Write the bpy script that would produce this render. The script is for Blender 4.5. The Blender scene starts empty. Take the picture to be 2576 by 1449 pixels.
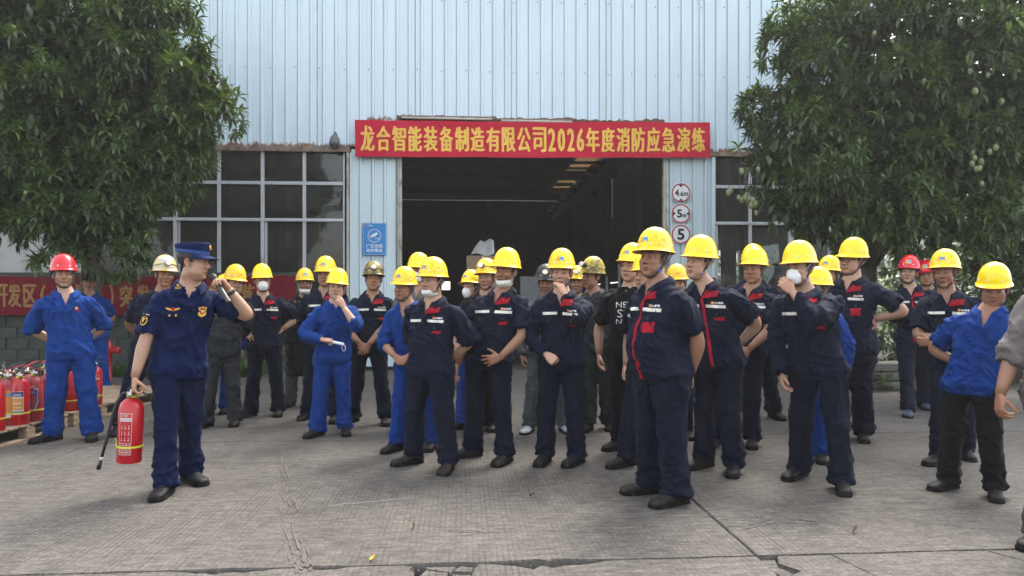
import bpy, bmesh, math, random
import numpy as np
from mathutils import Vector, Matrix, Euler, Quaternion
from mathutils.bvhtree import BVHTree

# ------------------------------------------------------------------ camera, light, exposure
FPX, CXP, HOR, CAMH = 1787.0, 1288.0, 750.0, 1.33      # focal length / centre / horizon in a 2576 px wide frame, eye height
scene = bpy.context.scene
col = scene.collection
cam_data = bpy.data.cameras.new('camera')
cam = bpy.data.objects.new('camera', cam_data)
col.objects.link(cam)
cam.location = (0, 0, CAMH)
cam.rotation_euler = (math.radians(90), 0, 0)
cam_data.sensor_width = 36
cam_data.lens = FPX / 2576 * 36
cam_data.shift_y = (HOR - 724.5) / 2576
cam_data.clip_start = 0.05
cam_data.clip_end = 2000
scene.camera = cam

SUN_EL, SUN_AZ = math.radians(51), math.radians(27)     # azimuth: from +Y (behind the hall) towards +X
world = bpy.data.worlds.new('World')
scene.world = world
world.use_nodes = True
wn = world.node_tree
sky = wn.nodes.new('ShaderNodeTexSky')
sky.sky_type = 'NISHITA'
sky.sun_disc = False
sky.sun_elevation = SUN_EL
sky.sun_rotation = SUN_AZ
sky.air_density = 1.2
sky.dust_density = 4.0
sky.ozone_density = 1.0
wn.nodes['Background'].inputs['Strength'].default_value = 0.15
haze = wn.nodes.new('ShaderNodeHueSaturation')          # milky, hazy sky: little colour left in it
haze.inputs['Saturation'].default_value = 0.42
wn.links.new(sky.outputs[0], haze.inputs['Color'])
wn.links.new(haze.outputs[0], wn.nodes['Background'].inputs['Color'])
sun_data = bpy.data.lights.new('sun', 'SUN')
sun_data.energy = 0.85
sun_data.angle = math.radians(20)
sun_data.color = (1.0, 0.95, 0.87)
sun = bpy.data.objects.new('sun', sun_data)
col.objects.link(sun)
sun.location = (10, 20, 30)
sd = Vector((math.sin(SUN_AZ) * math.cos(SUN_EL), math.cos(SUN_AZ) * math.cos(SUN_EL), math.sin(SUN_EL)))
sun.rotation_euler = (-sd).to_track_quat('-Z', 'Y').to_euler()
scene.view_settings.view_transform = 'Standard'
scene.view_settings.look = 'None'
scene.view_settings.gamma = 1
scene.view_settings.use_curve_mapping = False
scene.view_settings.exposure = 2.3
scene.render.engine = 'CYCLES'
scene.cycles.max_bounces = 6
scene.cycles.diffuse_bounces = 3
scene.cycles.glossy_bounces = 3
scene.cycles.transmission_bounces = 4
scene.cycles.transparent_max_bounces = 6
scene.cycles.caustics_reflective = False
scene.cycles.caustics_refractive = False

PI = math.pi
R = math.radians
rng = np.random.default_rng(7)
random.seed(7)


def gnd(px, py):
    """ground point seen at a pixel of the 2576 px frame"""
    Y = FPX * CAMH / (py - HOR)
    return Vector(((px - CXP) * Y / FPX, Y, 0))


# ------------------------------------------------------------------ tagging
def tag(o, label=None, cat=None, group=None, kind=None):
    if label: o['label'] = label
    if cat: o['category'] = cat
    if group: o['group'] = group
    if kind: o['kind'] = kind
    return o


def empty(name, loc=(0, 0, 0), rz=0, label=None, cat=None, group=None, scale=1.0):
    o = bpy.data.objects.new(name, None)
    col.objects.link(o)
    o.location = loc
    o.rotation_euler = (0, 0, rz)
    o.scale = (scale,) * 3
    o.empty_display_size = 0.2
    return tag(o, label, cat, group)


# ------------------------------------------------------------------ noise
def _hash(ix, iy, iz, seed):
    h = (ix * 374761393 + iy * 668265263 + iz * 2147483647 + seed * 1274126177) & 0xFFFFFFFF
    h = ((h ^ (h >> 13)) * 1274126177) & 0xFFFFFFFF
    h = (h ^ (h >> 16)) & 0xFFFF
    return h / 65535.0


def noise3(p, seed=0):
    """value noise in 0..1 at an (n,3) array"""
    p = np.asarray(p, dtype=np.float64)
    i = np.floor(p).astype(np.int64)
    f = p - i
    f = f * f * (3 - 2 * f)
    x, y, z = i[:, 0], i[:, 1], i[:, 2]
    fx, fy, fz = f[:, 0], f[:, 1], f[:, 2]
    def L(a, b, t): return a + (b - a) * t
    c = [[[_hash(x + a, y + b, z + c_, seed) for c_ in (0, 1)] for b in (0, 1)] for a in (0, 1)]
    x00 = L(c[0][0][0], c[1][0][0], fx); x10 = L(c[0][1][0], c[1][1][0], fx)
    x01 = L(c[0][0][1], c[1][0][1], fx); x11 = L(c[0][1][1], c[1][1][1], fx)
    return L(L(x00, x10, fy), L(x01, x11, fy), fz)


# ------------------------------------------------------------------ geometry collector
class Geo:
    def __init__(self):
        self.v, self.f, self.m, self.c, self.n = [], [], [], [], 0

    def add(self, verts, faces, mi=0, colr=None):
        verts = np.asarray(verts, dtype=np.float64).reshape(-1, 3)
        self.v.append(verts)
        o = self.n
        self.f.extend([tuple(int(i) + o for i in fc) for fc in faces])
        self.m.extend([mi] * len(faces))
        if colr is None:
            colr = np.ones((len(verts), 3))
        colr = np.asarray(colr, dtype=np.float64)
        if colr.ndim == 1:
            colr = np.tile(colr, (len(verts), 1))
        self.c.append(colr)
        self.n += len(verts)
        return o

    def V(self):
        return np.concatenate(self.v) if self.v else np.zeros((0, 3))

    def box(self, c, s, mi=0, rot=None, bev=0.0):
        """box at centre c, full size s; bev chamfers the vertical and horizontal edges a little"""
        sx, sy, sz = s[0] / 2, s[1] / 2, s[2] / 2
        if bev <= 0:
            v = np.array([(x, y, z) for x in (-sx, sx) for y in (-sy, sy) for z in (-sz, sz)])
            f = [(0, 1, 3, 2), (4, 6, 7, 5), (0, 4, 5, 1), (2, 3, 7, 6), (0, 2, 6, 4), (1, 5, 7, 3)]
        else:
            b = min(bev, sx * .9, sy * .9, sz * .9)
            def oct_(z, k):
                return [(-sx + k, -sy, z), (sx - k, -sy, z), (sx, -sy + k, z), (sx, sy - k, z),
                        (sx - k, sy, z), (-sx + k, sy, z), (-sx, sy - k, z), (-sx, -sy + k, z)]
            def ins(z):
                return [(max(-sx + b, min(sx - b, x)), max(-sy + b, min(sy - b, y)), z) for x, y, z in oct_(z, b)]
            rings = [ins(-sz), oct_(-sz + b, b), oct_(sz - b, b), ins(sz)]
            v = np.array([p for r in rings for p in r])
            f = [tuple(range(7, -1, -1)), tuple(range(24, 32))]
            for k in range(3):
                for j in range(8):
                    a, d = k * 8 + j, k * 8 + (j + 1) % 8
                    f.append((a, d, d + 8, a + 8))
        if rot is not None:
            v = v @ np.array(rot.to_3x3()).T
        self.add(v + np.array(c), f, mi)

    def loft(self, rings, mi=0, cap=True, closed=True, colr=None):
        n = len(rings[0])
        v = np.concatenate([np.asarray(r, dtype=np.float64) for r in rings])
        f = []
        m = n if closed else n - 1
        for k in range(len(rings) - 1):
            for j in range(m):
                a, b = k * n + j, k * n + (j + 1) % n
                f.append((a, b, b + n, a + n))
        if cap and closed:
            f.append(tuple(range(n - 1, -1, -1)))
            f.append(tuple(range((len(rings) - 1) * n, len(rings) * n)))
        self.add(v, f, mi, colr)

    def tube(self, pts, rad, n=8, mi=0, cap=True, flat=None, up=None, colr=None):
        """tube along pts; rad scalar or list; flat = (sx, sy) squash of the section"""
        pts = [Vector(p) for p in pts]
        k = len(pts)
        rad = [rad] * k if np.isscalar(rad) else list(rad)
        T = []
        for i in range(k):
            t = (pts[min(i + 1, k - 1)] - pts[max(i - 1, 0)])
            T.append(t.normalized() if t.length > 1e-9 else Vector((0, 0, 1)))
        u = Vector(up) if up is not None else (Vector((0, 0, 1)) if abs(T[0].z) < .9 else Vector((1, 0, 0)))
        u = (u - T[0] * u.dot(T[0])).normalized()
        rings = []
        for i in range(k):
            if i:
                u = (u - T[i] * u.dot(T[i]))
                u = u.normalized() if u.length > 1e-6 else T[i].orthogonal().normalized()
            w = T[i].cross(u)
            fx, fy = flat if flat else (1, 1)
            rings.append([tuple(pts[i] + (u * math.cos(a) * fx + w * math.sin(a) * fy) * rad[i])
                          for a in np.linspace(0, 2 * PI, n, endpoint=False)])
        self.loft(rings, mi, cap, True, colr)

    def lathe(self, prof, n=16, mi=0, c=(0, 0, 0), cap=True, axis='z'):
        rings = []
        for r, z in prof:
            ring = []
            for a in np.linspace(0, 2 * PI, n, endpoint=False):
                p = (r * math.cos(a), r * math.sin(a), z)
                if axis == 'y': p = (p[0], p[2], -p[1])
                if axis == 'x': p = (p[2], p[1], -p[0])
                ring.append((p[0] + c[0], p[1] + c[1], p[2] + c[2]))
            rings.append(ring)
        self.loft(rings, mi, cap)

    def grid(self, P, mi=0):
        """P (nu,nv,3) array of points"""
        P = np.asarray(P)
        nu, nv = P.shape[:2]
        f = [(i * nv + j, (i + 1) * nv + j, (i + 1) * nv + j + 1, i * nv + j + 1)
             for i in range(nu - 1) for j in range(nv - 1)]
        self.add(P.reshape(-1, 3), f, mi)

    def prism(self, poly, y0, y1, mi=0):
        """polygon of (x, z) extruded from y0 (front) to y1"""
        n = len(poly)
        v = [(x, y0, z) for x, z in poly] + [(x, y1, z) for x, z in poly]
        f = [tuple(range(n)), tuple(range(2 * n - 1, n - 1, -1))]
        f += [(i, i + n, (i + 1) % n + n, (i + 1) % n) for i in range(n)]
        self.add(v, f, mi)


def make_mesh(name, V, F, mats=(), mi=None, colr=None, smooth=True):
    me = bpy.data.meshes.new(name)
    me.from_pydata(np.asarray(V).tolist() if not isinstance(V, list) else V, [], F)
    for m in mats:
        me.materials.append(m)
    if mi is not None and len(mats) > 1:
        me.polygons.foreach_set('material_index', np.asarray(mi, dtype=np.int32))
    if colr is not None:
        at = me.color_attributes.new('Col', 'FLOAT_COLOR', 'POINT')
        c4 = np.ones((len(V), 4), dtype=np.float32)
        c4[:, :3] = colr
        at.data.foreach_set('color', c4.ravel())
    if smooth:
        me.polygons.foreach_set('use_smooth', np.ones(len(me.polygons), dtype=bool))
    me.update()
    return me


def link(name, me, parent=None, loc=None, rot=None, scale=None, matrix=None):
    o = bpy.data.objects.new(name, me)
    col.objects.link(o)
    if parent is not None:
        o.parent = parent
    if matrix is not None:
        o.matrix_local = matrix
    if loc is not None: o.location = loc
    if rot is not None: o.rotation_euler = rot
    if scale is not None: o.scale = scale
    return o


def build(name, g, mats, parent=None, smooth=False, colr=False, recalc=True, **kw):
    mats = mats if isinstance(mats, (list, tuple)) else [mats]
    me = make_mesh(name, g.V(), g.f, mats, g.m, np.concatenate(g.c) if colr else None, smooth)
    if recalc:
        bm = bmesh.new(); bm.from_mesh(me)
        bmesh.ops.recalc_face_normals(bm, faces=bm.faces)
        bm.to_mesh(me); bm.free()
    return link(name, me, parent, **kw)


def autosmooth(o, deg=35):
    me = o.data
    me.polygons.foreach_set('use_smooth', np.ones(len(me.polygons), dtype=bool))
    me.set_sharp_from_angle(angle=R(deg))
    return o


def copy_tree(o, parent=None):
    c = o.copy()
    col.objects.link(c)
    c.parent = parent
    for ch in list(o.children):
        copy_tree(ch, c)
    return c


def union_many(jobs):
    """voxel-union each Geo into one continuous skin: jobs = [(Geo, voxel, smooth_iterations)] -> [(V, F)]"""
    sc = bpy.data.scenes.new('tmp_union')
    obs = []
    for g, vox, it in jobs:
        me = bpy.data.meshes.new('tmp')
        me.from_pydata(g.V().tolist(), [], g.f)
        bm = bmesh.new(); bm.from_mesh(me)
        bmesh.ops.recalc_face_normals(bm, faces=bm.faces)
        bm.to_mesh(me); bm.free()
        o = bpy.data.objects.new('tmp', me)
        sc.collection.objects.link(o)
        m = o.modifiers.new('r', 'REMESH'); m.mode = 'VOXEL'; m.voxel_size = vox; m.adaptivity = 0
        if it:
            s = o.modifiers.new('s', 'SMOOTH'); s.factor = .5; s.iterations = it
        obs.append(o)
    with bpy.context.temp_override(scene=sc, view_layer=sc.view_layers[0]):
        dg = bpy.context.evaluated_depsgraph_get()
        dg.update()
    out = []
    for o in obs:
        e = o.evaluated_get(dg)
        me = e.to_mesh()
        n = len(me.vertices)
        V = np.empty(n * 3, dtype=np.float32); me.vertices.foreach_get('co', V)
        N = np.empty(n * 3, dtype=np.float32); me.vertices.foreach_get('normal', N)
        ln = len(me.loops)
        L = np.empty(ln, dtype=np.int32); me.loops.foreach_get('vertex_index', L)
        ls = np.empty(len(me.polygons), dtype=np.int32); me.polygons.foreach_get('loop_start', ls)
        lt = np.empty(len(me.polygons), dtype=np.int32); me.polygons.foreach_get('loop_total', lt)
        if len(lt) and (lt == 4).all():
            F = L.reshape(-1, 4)
        else:
            F = [tuple(L[a:a + b]) for a, b in zip(ls, lt)]
        out.append((V.reshape(-1, 3).astype(np.float64), F, N.reshape(-1, 3).astype(np.float64)))
        e.to_mesh_clear()
    for o in obs:
        me = o.data
        bpy.data.objects.remove(o); bpy.data.meshes.remove(me)
    bpy.data.scenes.remove(sc)
    return out


def vnormals(V, F):
    F = np.asarray(F)
    n = np.cross(V[F[:, 2]] - V[F[:, 0]], V[F[:, 3]] - V[F[:, 1]])
    N = np.zeros_like(V)
    for k in range(4):
        np.add.at(N, F[:, k], n)
    return N / (np.linalg.norm(N, axis=1, keepdims=True) + 1e-12)


# ------------------------------------------------------------------ materials
MATS = {}


def nodes(name):
    m = bpy.data.materials.new(name)
    m.use_nodes = True
    nt = m.node_tree
    return m, nt, nt.nodes['Principled BSDF']


def N(nt, typ, **kw):
    n = nt.nodes.new(typ)
    for k, v in kw.items():
        if k in n.inputs: n.inputs[k].default_value = v
        else: setattr(n, k, v)
    return n


def rgb(*c):
    return (c[0], c[1], c[2], 1)


def noise_node(nt, scale, detail=4, rough=.6, coord='Object', stretch=None):
    tc = nt.nodes.get('tc') or N(nt, 'ShaderNodeTexCoord', name='tc')
    src = tc.outputs[coord]
    if stretch:
        mp = N(nt, 'ShaderNodeMapping')
        mp.inputs['Scale'].default_value = stretch
        nt.links.new(src, mp.inputs[0]); src = mp.outputs[0]
    n = N(nt, 'ShaderNodeTexNoise', Scale=scale, Detail=detail, Roughness=rough)
    nt.links.new(src, n.inputs['Vector'])
    return n


def ramp(nt, src, p0, p1, c0=(0, 0, 0, 1), c1=(1, 1, 1, 1)):
    r = N(nt, 'ShaderNodeValToRGB')
    r.color_ramp.elements[0].position = p0; r.color_ramp.elements[0].color = c0
    r.color_ramp.elements[1].position = p1; r.color_ramp.elements[1].color = c1
    nt.links.new(src, r.inputs[0])
    return r


def mix(nt, fac, a, b, blend='MIX'):
    m = N(nt, 'ShaderNodeMix', data_type='RGBA', blend_type=blend)
    if hasattr(fac, 'links') or hasattr(fac, 'is_linked'): nt.links.new(fac, m.inputs[0])
    else: m.inputs[0].default_value = fac
    for s, i in ((a, 6), (b, 7)):
        if hasattr(s, 'is_linked'): nt.links.new(s, m.inputs[i])
        else: m.inputs[i].default_value = s
    return m.outputs[2]


def bump(nt, bs, src, strength=.3, dist=.01):
    b = N(nt, 'ShaderNodeBump', Strength=strength, Distance=dist)
    nt.links.new(src, b.inputs['Height'])
    nt.links.new(b.outputs[0], bs.inputs['Normal'])
    return b


def mat(name, c, rough=.6, metal=0, var=.15, scale=8, dirt=0, dirt_c=(.08, .07, .05), bmp=0, bscale=60, spec=.5, stretch=None, dscale=3):
    """plain coloured material with tone variation, optional blotchy dirt and fine bump"""
    if name in MATS: return MATS[name]
    m, nt, bs = nodes(name)
    bs.inputs['Roughness'].default_value = rough
    bs.inputs['Metallic'].default_value = metal
    bs.inputs['Specular IOR Level'].default_value = spec
    n = noise_node(nt, scale, 5, .6, stretch=stretch)
    lo = rgb(*[x * (1 - var) for x in c]); hi = rgb(*[min(1, x * (1 + var)) for x in c])
    out = mix(nt, ramp(nt, n.outputs[0], .3, .7).outputs[0], lo, hi)
    if dirt > 0:
        d = noise_node(nt, dscale, 8, .7)
        r = ramp(nt, d.outputs[0], .62 - dirt * .3, .78 - dirt * .2)
        out = mix(nt, r.outputs[0], out, rgb(*dirt_c))
    nt.links.new(out, bs.inputs['Base Color'])
    if bmp:
        b = noise_node(nt, bscale, 6, .6, stretch=stretch)
        bump(nt, bs, b.outputs[0], bmp, .004)
    MATS[name] = m
    return m


def cloth(name, c, dirt=.25, dirt_c=(.03, .03, .03), rough=.85, var=.25):
    if name in MATS: return MATS[name]
    m, nt, bs = nodes(name)
    bs.inputs['Roughness'].default_value = rough
    bs.inputs['Specular IOR Level'].default_value = .12
    bs.inputs['Sheen Weight'].default_value = .015
    bs.inputs['Sheen Roughness'].default_value = .5
    n = noise_node(nt, 6, 6, .65)
    out = mix(nt, ramp(nt, n.outputs[0], .3, .72).outputs[0], rgb(*[x * (1 - var) for x in c]), rgb(*[min(1, x * (1 + var)) for x in c]))
    if dirt:
        d = noise_node(nt, 4.5, 9, .75)
        r = ramp(nt, d.outputs[0], .6 - dirt * .25, .85 - dirt * .25)
        out = mix(nt, r.outputs[0], out, rgb(*dirt_c))
    nt.links.new(out, bs.inputs['Base Color'])
    w = noise_node(nt, 20, 6, .62, stretch=(1, 1, .42))
    cr = noise_node(nt, 6.5, 4, .5, stretch=(1, 1, .5))
    try: cr.noise_type = 'RIDGED_MULTIFRACTAL'
    except Exception: pass
    w2 = noise_node(nt, 420, 2, .5)
    a = N(nt, 'ShaderNodeMath', operation='MULTIPLY_ADD'); a.inputs[1].default_value = .10
    nt.links.new(w2.outputs[0], a.inputs[0]); nt.links.new(w.outputs[0], a.inputs[2])
    a2 = N(nt, 'ShaderNodeMath', operation='MULTIPLY_ADD'); a2.inputs[1].default_value = .55
    nt.links.new(cr.outputs[0], a2.inputs[0]); nt.links.new(a.outputs[0], a2.inputs[2])
    bump(nt, bs, a2.outputs[0], .5, .014)
    MATS[name] = m
    return m

# ------------------------------------------------------------------ lettering
_txt = {}


def text_geo(body, bold=0.0):
    """flat outline of a text as (V (n,2) scaled to a unit box 0..1 x 0..1, faces, aspect)"""
    key = (body, bold)
    if key in _txt: return _txt[key]
    cu = bpy.data.curves.new('txt', 'FONT')
    cu.body = body
    cu.resolution_u = 2
    cu.offset = bold
    o = bpy.data.objects.new('txt', cu)
    col.objects.link(o)
    dg = bpy.context.evaluated_depsgraph_get()
    me = o.evaluated_get(dg).to_mesh()
    V = np.array([v.co[:2] for v in me.vertices]) if len(me.vertices) else np.zeros((0, 2))
    F = [tuple(p.vertices) for p in me.polygons]
    o.evaluated_get(dg).to_mesh_clear()
    bpy.data.objects.remove(o); bpy.data.curves.remove(cu)
    lo, hi = V.min(0), V.max(0)
    out = ((V - lo) / (hi - lo), F, (hi[0] - lo[0]) / (hi[1] - lo[1]))
    _txt[key] = out
    return out


def disc_on(g, p, nrm, r, h, n=10, mi=0):
    t = nrm.orthogonal().normalized(); b = nrm.cross(t)
    def ring(rr, hh): return [tuple(p + (t * math.cos(a) + b * math.sin(a)) * rr + nrm * hh) for a in np.linspace(0, 2 * PI, n, endpoint=False)]
    g.loft([ring(r, -.002), ring(r, h * .6), ring(r * .7, h)], mi)


def _mk(name, g, mats, smooth=True):
    mats = mats if isinstance(mats, (list, tuple)) else [mats]
    me = make_mesh(name, g.V(), g.f, mats, g.m, None, smooth)
    bm = bmesh.new(); bm.from_mesh(me); bmesh.ops.recalc_face_normals(bm, faces=bm.faces); bm.to_mesh(me); bm.free()
    return me


M_EMBO = mat('emblem_orange', (.75, .26, .02), .5, var=.06)
M_EMBB = mat('emblem_blue', (.03, .20, .52), .5, var=.06)

# ------------------------------------------------------------------ ground
PHI = .07
M_DIRT = mat('dark_soil', (.028, .025, .02), .95, var=.4, scale=6)


def concrete_mat():
    m, nt, bs = nodes('broomed_concrete')
    bs.inputs['Roughness'].default_value = .85
    bs.inputs['Specular IOR Level'].default_value = .3
    tc = N(nt, 'ShaderNodeTexCoord', name='tc')
    big = noise_node(nt, .8, 7, .65)
    mid = noise_node(nt, 4.5, 10, .8, stretch=(.8, 1.8, 1))
    fine = noise_node(nt, 38, 8, .85)
    c = mix(nt, ramp(nt, big.outputs[0], .32, .68).outputs[0], rgb(.036, .032, .027), rgb(.130, .116, .099))
    c = mix(nt, ramp(nt, mid.outputs[0], .42, .58).outputs[0], c, rgb(.094, .084, .071), 'MIX')
    r2 = ramp(nt, mid.outputs[0], .25, .45)
    c = mix(nt, r2.outputs[0], mix(nt, .55, c, rgb(.075, .066, .056)), c)
    g = ramp(nt, fine.outputs[0], .34, .66, rgb(.40, .40, .40), rgb(1.6, 1.6, 1.6))
    c = mix(nt, 1.0, c, g.outputs[0], 'MULTIPLY')
    # mottling, streaks across and dark oil spots
    mo = noise_node(nt, 13, 6, .75, stretch=(.55, 1.9, 1))
    c = mix(nt, 1.0, c, ramp(nt, mo.outputs[0], .36, .64, rgb(.50, .49, .48), rgb(1.20, 1.20, 1.20)).outputs[0], 'MULTIPLY')
    oi = noise_node(nt, 3.1, 3, .45)
    c = mix(nt, ramp(nt, oi.outputs[0], .68, .74).outputs[0], c, mix(nt, .6, c, rgb(.028, .024, .020)))
    # light scuffs
    sc = noise_node(nt, 9, 9, .8, stretch=(.5, 2.2, 1))
    c = mix(nt, ramp(nt, sc.outputs[0], .60, .72).outputs[0], c, rgb(.215, .20, .18))
    st = noise_node(nt, 1.7, 4, .6)
    c = mix(nt, ramp(nt, st.outputs[0], .64, .78).outputs[0], c, rgb(.085, .068, .055))
    # grooves drawn along the depth of the slab
    sp = N(nt, 'ShaderNodeSeparateXYZ'); nt.links.new(tc.outputs['Object'], sp.inputs[0])
    wob = noise_node(nt, .9, 2, .5)
    w1 = N(nt, 'ShaderNodeMath', operation='MULTIPLY_ADD'); w1.inputs[1].default_value = .012
    nt.links.new(wob.outputs[0], w1.inputs[0]); nt.links.new(sp.outputs[0], w1.inputs[2])
    dv = N(nt, 'ShaderNodeMath', operation='DIVIDE'); dv.inputs[1].default_value = .031
    nt.links.new(w1.outputs[0], dv.inputs[0])
    fr = N(nt, 'ShaderNodeMath', operation='FRACT'); nt.links.new(dv.outputs[0], fr.inputs[0])
    pk = N(nt, 'ShaderNodeMath', operation='PINGPONG'); pk.inputs[1].default_value = .5
    nt.links.new(fr.outputs[0], pk.inputs[0])
    gr = ramp(nt, pk.outputs[0], .04, .24, rgb(1, 1, 1), rgb(0, 0, 0))
    br = noise_node(nt, 2.2, 6, .7, stretch=(9, .7, 1))
    on = ramp(nt, br.outputs[0], .40, .58)
    reg = noise_node(nt, .55, 3, .5)
    on2 = ramp(nt, reg.outputs[0], .40, .60, rgb(.3, .3, .3), rgb(1, 1, 1))
    gm = N(nt, 'ShaderNodeMath', operation='MULTIPLY'); nt.links.new(gr.outputs[0], gm.inputs[0]); nt.links.new(on.outputs[0], gm.inputs[1])
    gm2 = N(nt, 'ShaderNodeMath', operation='MULTIPLY'); nt.links.new(gm.outputs[0], gm2.inputs[0]); nt.links.new(on2.outputs[0], gm2.inputs[1])
    gm3 = N(nt, 'ShaderNodeMath', operation='MULTIPLY'); nt.links.new(gm2.outputs[0], gm3.inputs[0]); gm3.inputs[1].default_value = .95
    c = mix(nt, gm3.outputs[0], c, rgb(.035, .03, .026))
    nt.links.new(c, bs.inputs['Base Color'])
    h = N(nt, 'ShaderNodeMath', operation='MULTIPLY_ADD'); h.inputs[1].default_value = -.8
    nt.links.new(gm2.outputs[0], h.inputs[0]); nt.links.new(fine.outputs[0], h.inputs[2])
    bump(nt, bs, h.outputs[0], .55, .006)
    return m


M_CONC = concrete_mat()
M_CONCS = mat('concrete_broken_edge', (.12, .108, .092), .95, var=.3, scale=30, bmp=.6, bscale=90)
g = Geo(); g.add([(-440, -80, -.09), (440, -80, -.09), (440, 205, -.09), (-440, 205, -.09)], [(0, 1, 2, 3)])
tag(build('ground', g, M_DIRT), kind='structure')
pave = empty('pavement', (0, 0, 0), PHI)
pave['kind'] = 'structure'


def uv(px, py):
    p = gnd(px, py)
    return (p.x * math.cos(PHI) + p.y * math.sin(PHI), -p.x * math.sin(PHI) + p.y * math.cos(PHI))


def slab(poly, rough=.006, seed=0, top=0.0, bites=()):
    """a slab with a slightly ragged outline; bites = (u, v, radius_u, depth) spalls eaten out of an edge"""
    pts = []
    n = len(poly)
    for i in range(n):
        a, b = Vector(poly[i]), Vector(poly[(i + 1) % n])
        k = max(2, int((b - a).length / .045))
        nr = Vector((-(b - a).y, (b - a).x)).normalized()      # inward for ccw
        for j in range(k):
            p = a.lerp(b, j / k)
            w = (noise3(np.array([[p.x * 14, p.y * 14, seed]]), 5)[0] - .5) * 2 * rough
            e = 0
            for (u, v, ru, dp) in bites:
                du = abs(p.x - u) / ru
                if du < 1 and abs(p.y - v) < .06:
                    e = max(e, dp * (1 - du ** 2) * (.55 + .9 * noise3(np.array([[p.x * 30, 3, seed]]), 6)[0]))
            p = p + nr * (max(w, -rough * .5) + e)
            pts.append(p)
    m = len(pts)
    c = sum(pts, Vector((0, 0))) / m
    ins = [p + (c - p).normalized() * .006 for p in pts]
    v = [(p.x, p.y, top) for p in ins] + [(p.x, p.y, top - .008) for p in pts] + [(p.x, p.y, -.085) for p in pts]
    f = [tuple(range(m))]
    mi = [0]
    for o in (0, m):
        for i in range(m):
            j = (i + 1) % m
            f.append((o + j, o + i, o + i + m, o + j + m)); mi.append(1 if o else 0)
    me = make_mesh('concrete_slab', v, f, [M_CONC, M_CONCS], mi, smooth=False)
    return link('concrete_slab', me, pave)


US = [1.52 + 4.91 * k for k in range(-6, 7)]
VS = [-6.2, -2.9, .36, 3.57, 6.74, 9.95, 13.2]
bt = [(uv(1120, 1420)[0], 3.57, .20, .05), (uv(1375, 1402)[0], 3.57, .30, .075), (uv(820, 1432)[0], 3.57, .12, .02), (uv(560, 1440)[0], 3.57, .25, .035)]
gap = .006
for i in range(len(US) - 1):
    for j in range(len(VS) - 1):
        u0, u1, v0, v1 = US[i] + gap, US[i + 1] - gap, VS[j] + gap, VS[j + 1] - gap
        if j == 2:                                   # the nearest row is broken along its far edge
            if abs(u0 + 3.39 - gap) < .1:
                a = uv(1060, 1430); b = uv(1190, 1420)
                ua, ub = a[0], b[0]
                slab([(u0, v0), (u1, v0), (u1, v1), (ub + .02, v1), (ub - .01, v1 - .22), (ua + .25, v1 - .30), (ua - .02, v1 - .19), (ua - .04, v1), (u0, v1)], .007, 3, 0, bt)
                for k, pc in enumerate([[(ua - .03, v1 - .17), (ua + .11, v1 - .20), (ua + .13, v1 - .09), (ua + .02, v1 - .05)], [(ua + .03, v1 - .04), (ua + .14, v1 - .08), (ua + .17, v1 - .01), (ua + .01, v1 - .005)],
                                        [(ua + .13, v1 - .21), (ub - .03, v1 - .21), (ub - .01, v1 - .10), (ua + .15, v1 - .09)], [(ua + .15, v1 - .08), (ub - .01, v1 - .09), (ub + .01, v1 - .03), (ua + .19, v1 - .01)],
                                        [(ua + .13, v1 - .27), (ua + .25, v1 - .28), (ub - .03, v1 - .225), (ua + .13, v1 - .22)]]):
                    slab(pc, .008, 20 + k, -.006 - .004 * (k % 3))
                continue
            if abs(u0 - 1.52 - gap) < .1:            # right of the depth joint: a corner piece and two long cracks
                c1, c2 = uv(2110, 1400)[0], uv(2470, 1380)[0]
                slab([(u0, v0), (c1 + .12, v0), (c1 + .10, v1 - .5), (c1 + .02, v1 - .22), (c1 - .03, v1), (u0 + .10, v1), (u0 + .06, v1 - .10), (u0 + .12, v1 - .2), (u0 + .02, v1 - .28), (u0, v1 - .3)], .006, 5)
                slab([(u0 + .01, v1 - .27), (u0 + .10, v1 - .2), (u0 + .05, v1 - .11), (u0 + .08, v1 - .01), (u0 + .0, v1 - .01)], .008, 6, -.018)
                slab([(c1 + .125, v0), (c2 + .5, v0), (c2 + .35, v1 - .5), (c2 + .1, v1 - .2), (c2, v1), (c1 - .022, v1), (c1 + .027, v1 - .22), (c1 + .106, v1 - .5)], .006, 7)
                slab([(c2 + .507, v0), (u1, v0), (u1, v1), (c2 + .007, v1), (c2 + .107, v1 - .2), (c2 + .357, v1 - .5)], .006, 8)
                continue
        if j >= 5 and False: continue
        slab([(u0, v0), (u1, v0), (u1, v1), (u0, v1)], .005, i * 10 + j, 0, [(b[0], 3.57, b[2] * .8, b[3] * .3) for b in bt] if j == 3 else ())
# rubble in the spalled joint
M_STONE = mat('rubble_stone', (.13, .12, .105), .95, var=.35, scale=40)
g = Geo()
for k in range(90):
    b = bt[k % 4]
    u = b[0] + random.uniform(-1, 1) * b[2] * .9; v = 3.57 - random.uniform(-.01, b[3])
    r = random.uniform(.004, .011)
    gg = Geo(); gg.box((u, v, -.075 + random.uniform(0, .05)), (r * 2, r * 1.6, r * 1.3), rot=Euler((random.random() * 3, random.random() * 3, random.random() * 3)).to_matrix(), bev=r * .4)
    g.add(gg.V(), gg.f)
o = build('rubble', g, M_STONE, None); o.rotation_euler.z = PHI; tag(o, kind='stuff')
# chalk marks and scuffs lying on the slabs
M_CHALK = mat('chalk_mark', (.25, .24, .22), .9, var=.2, scale=60)


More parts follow.
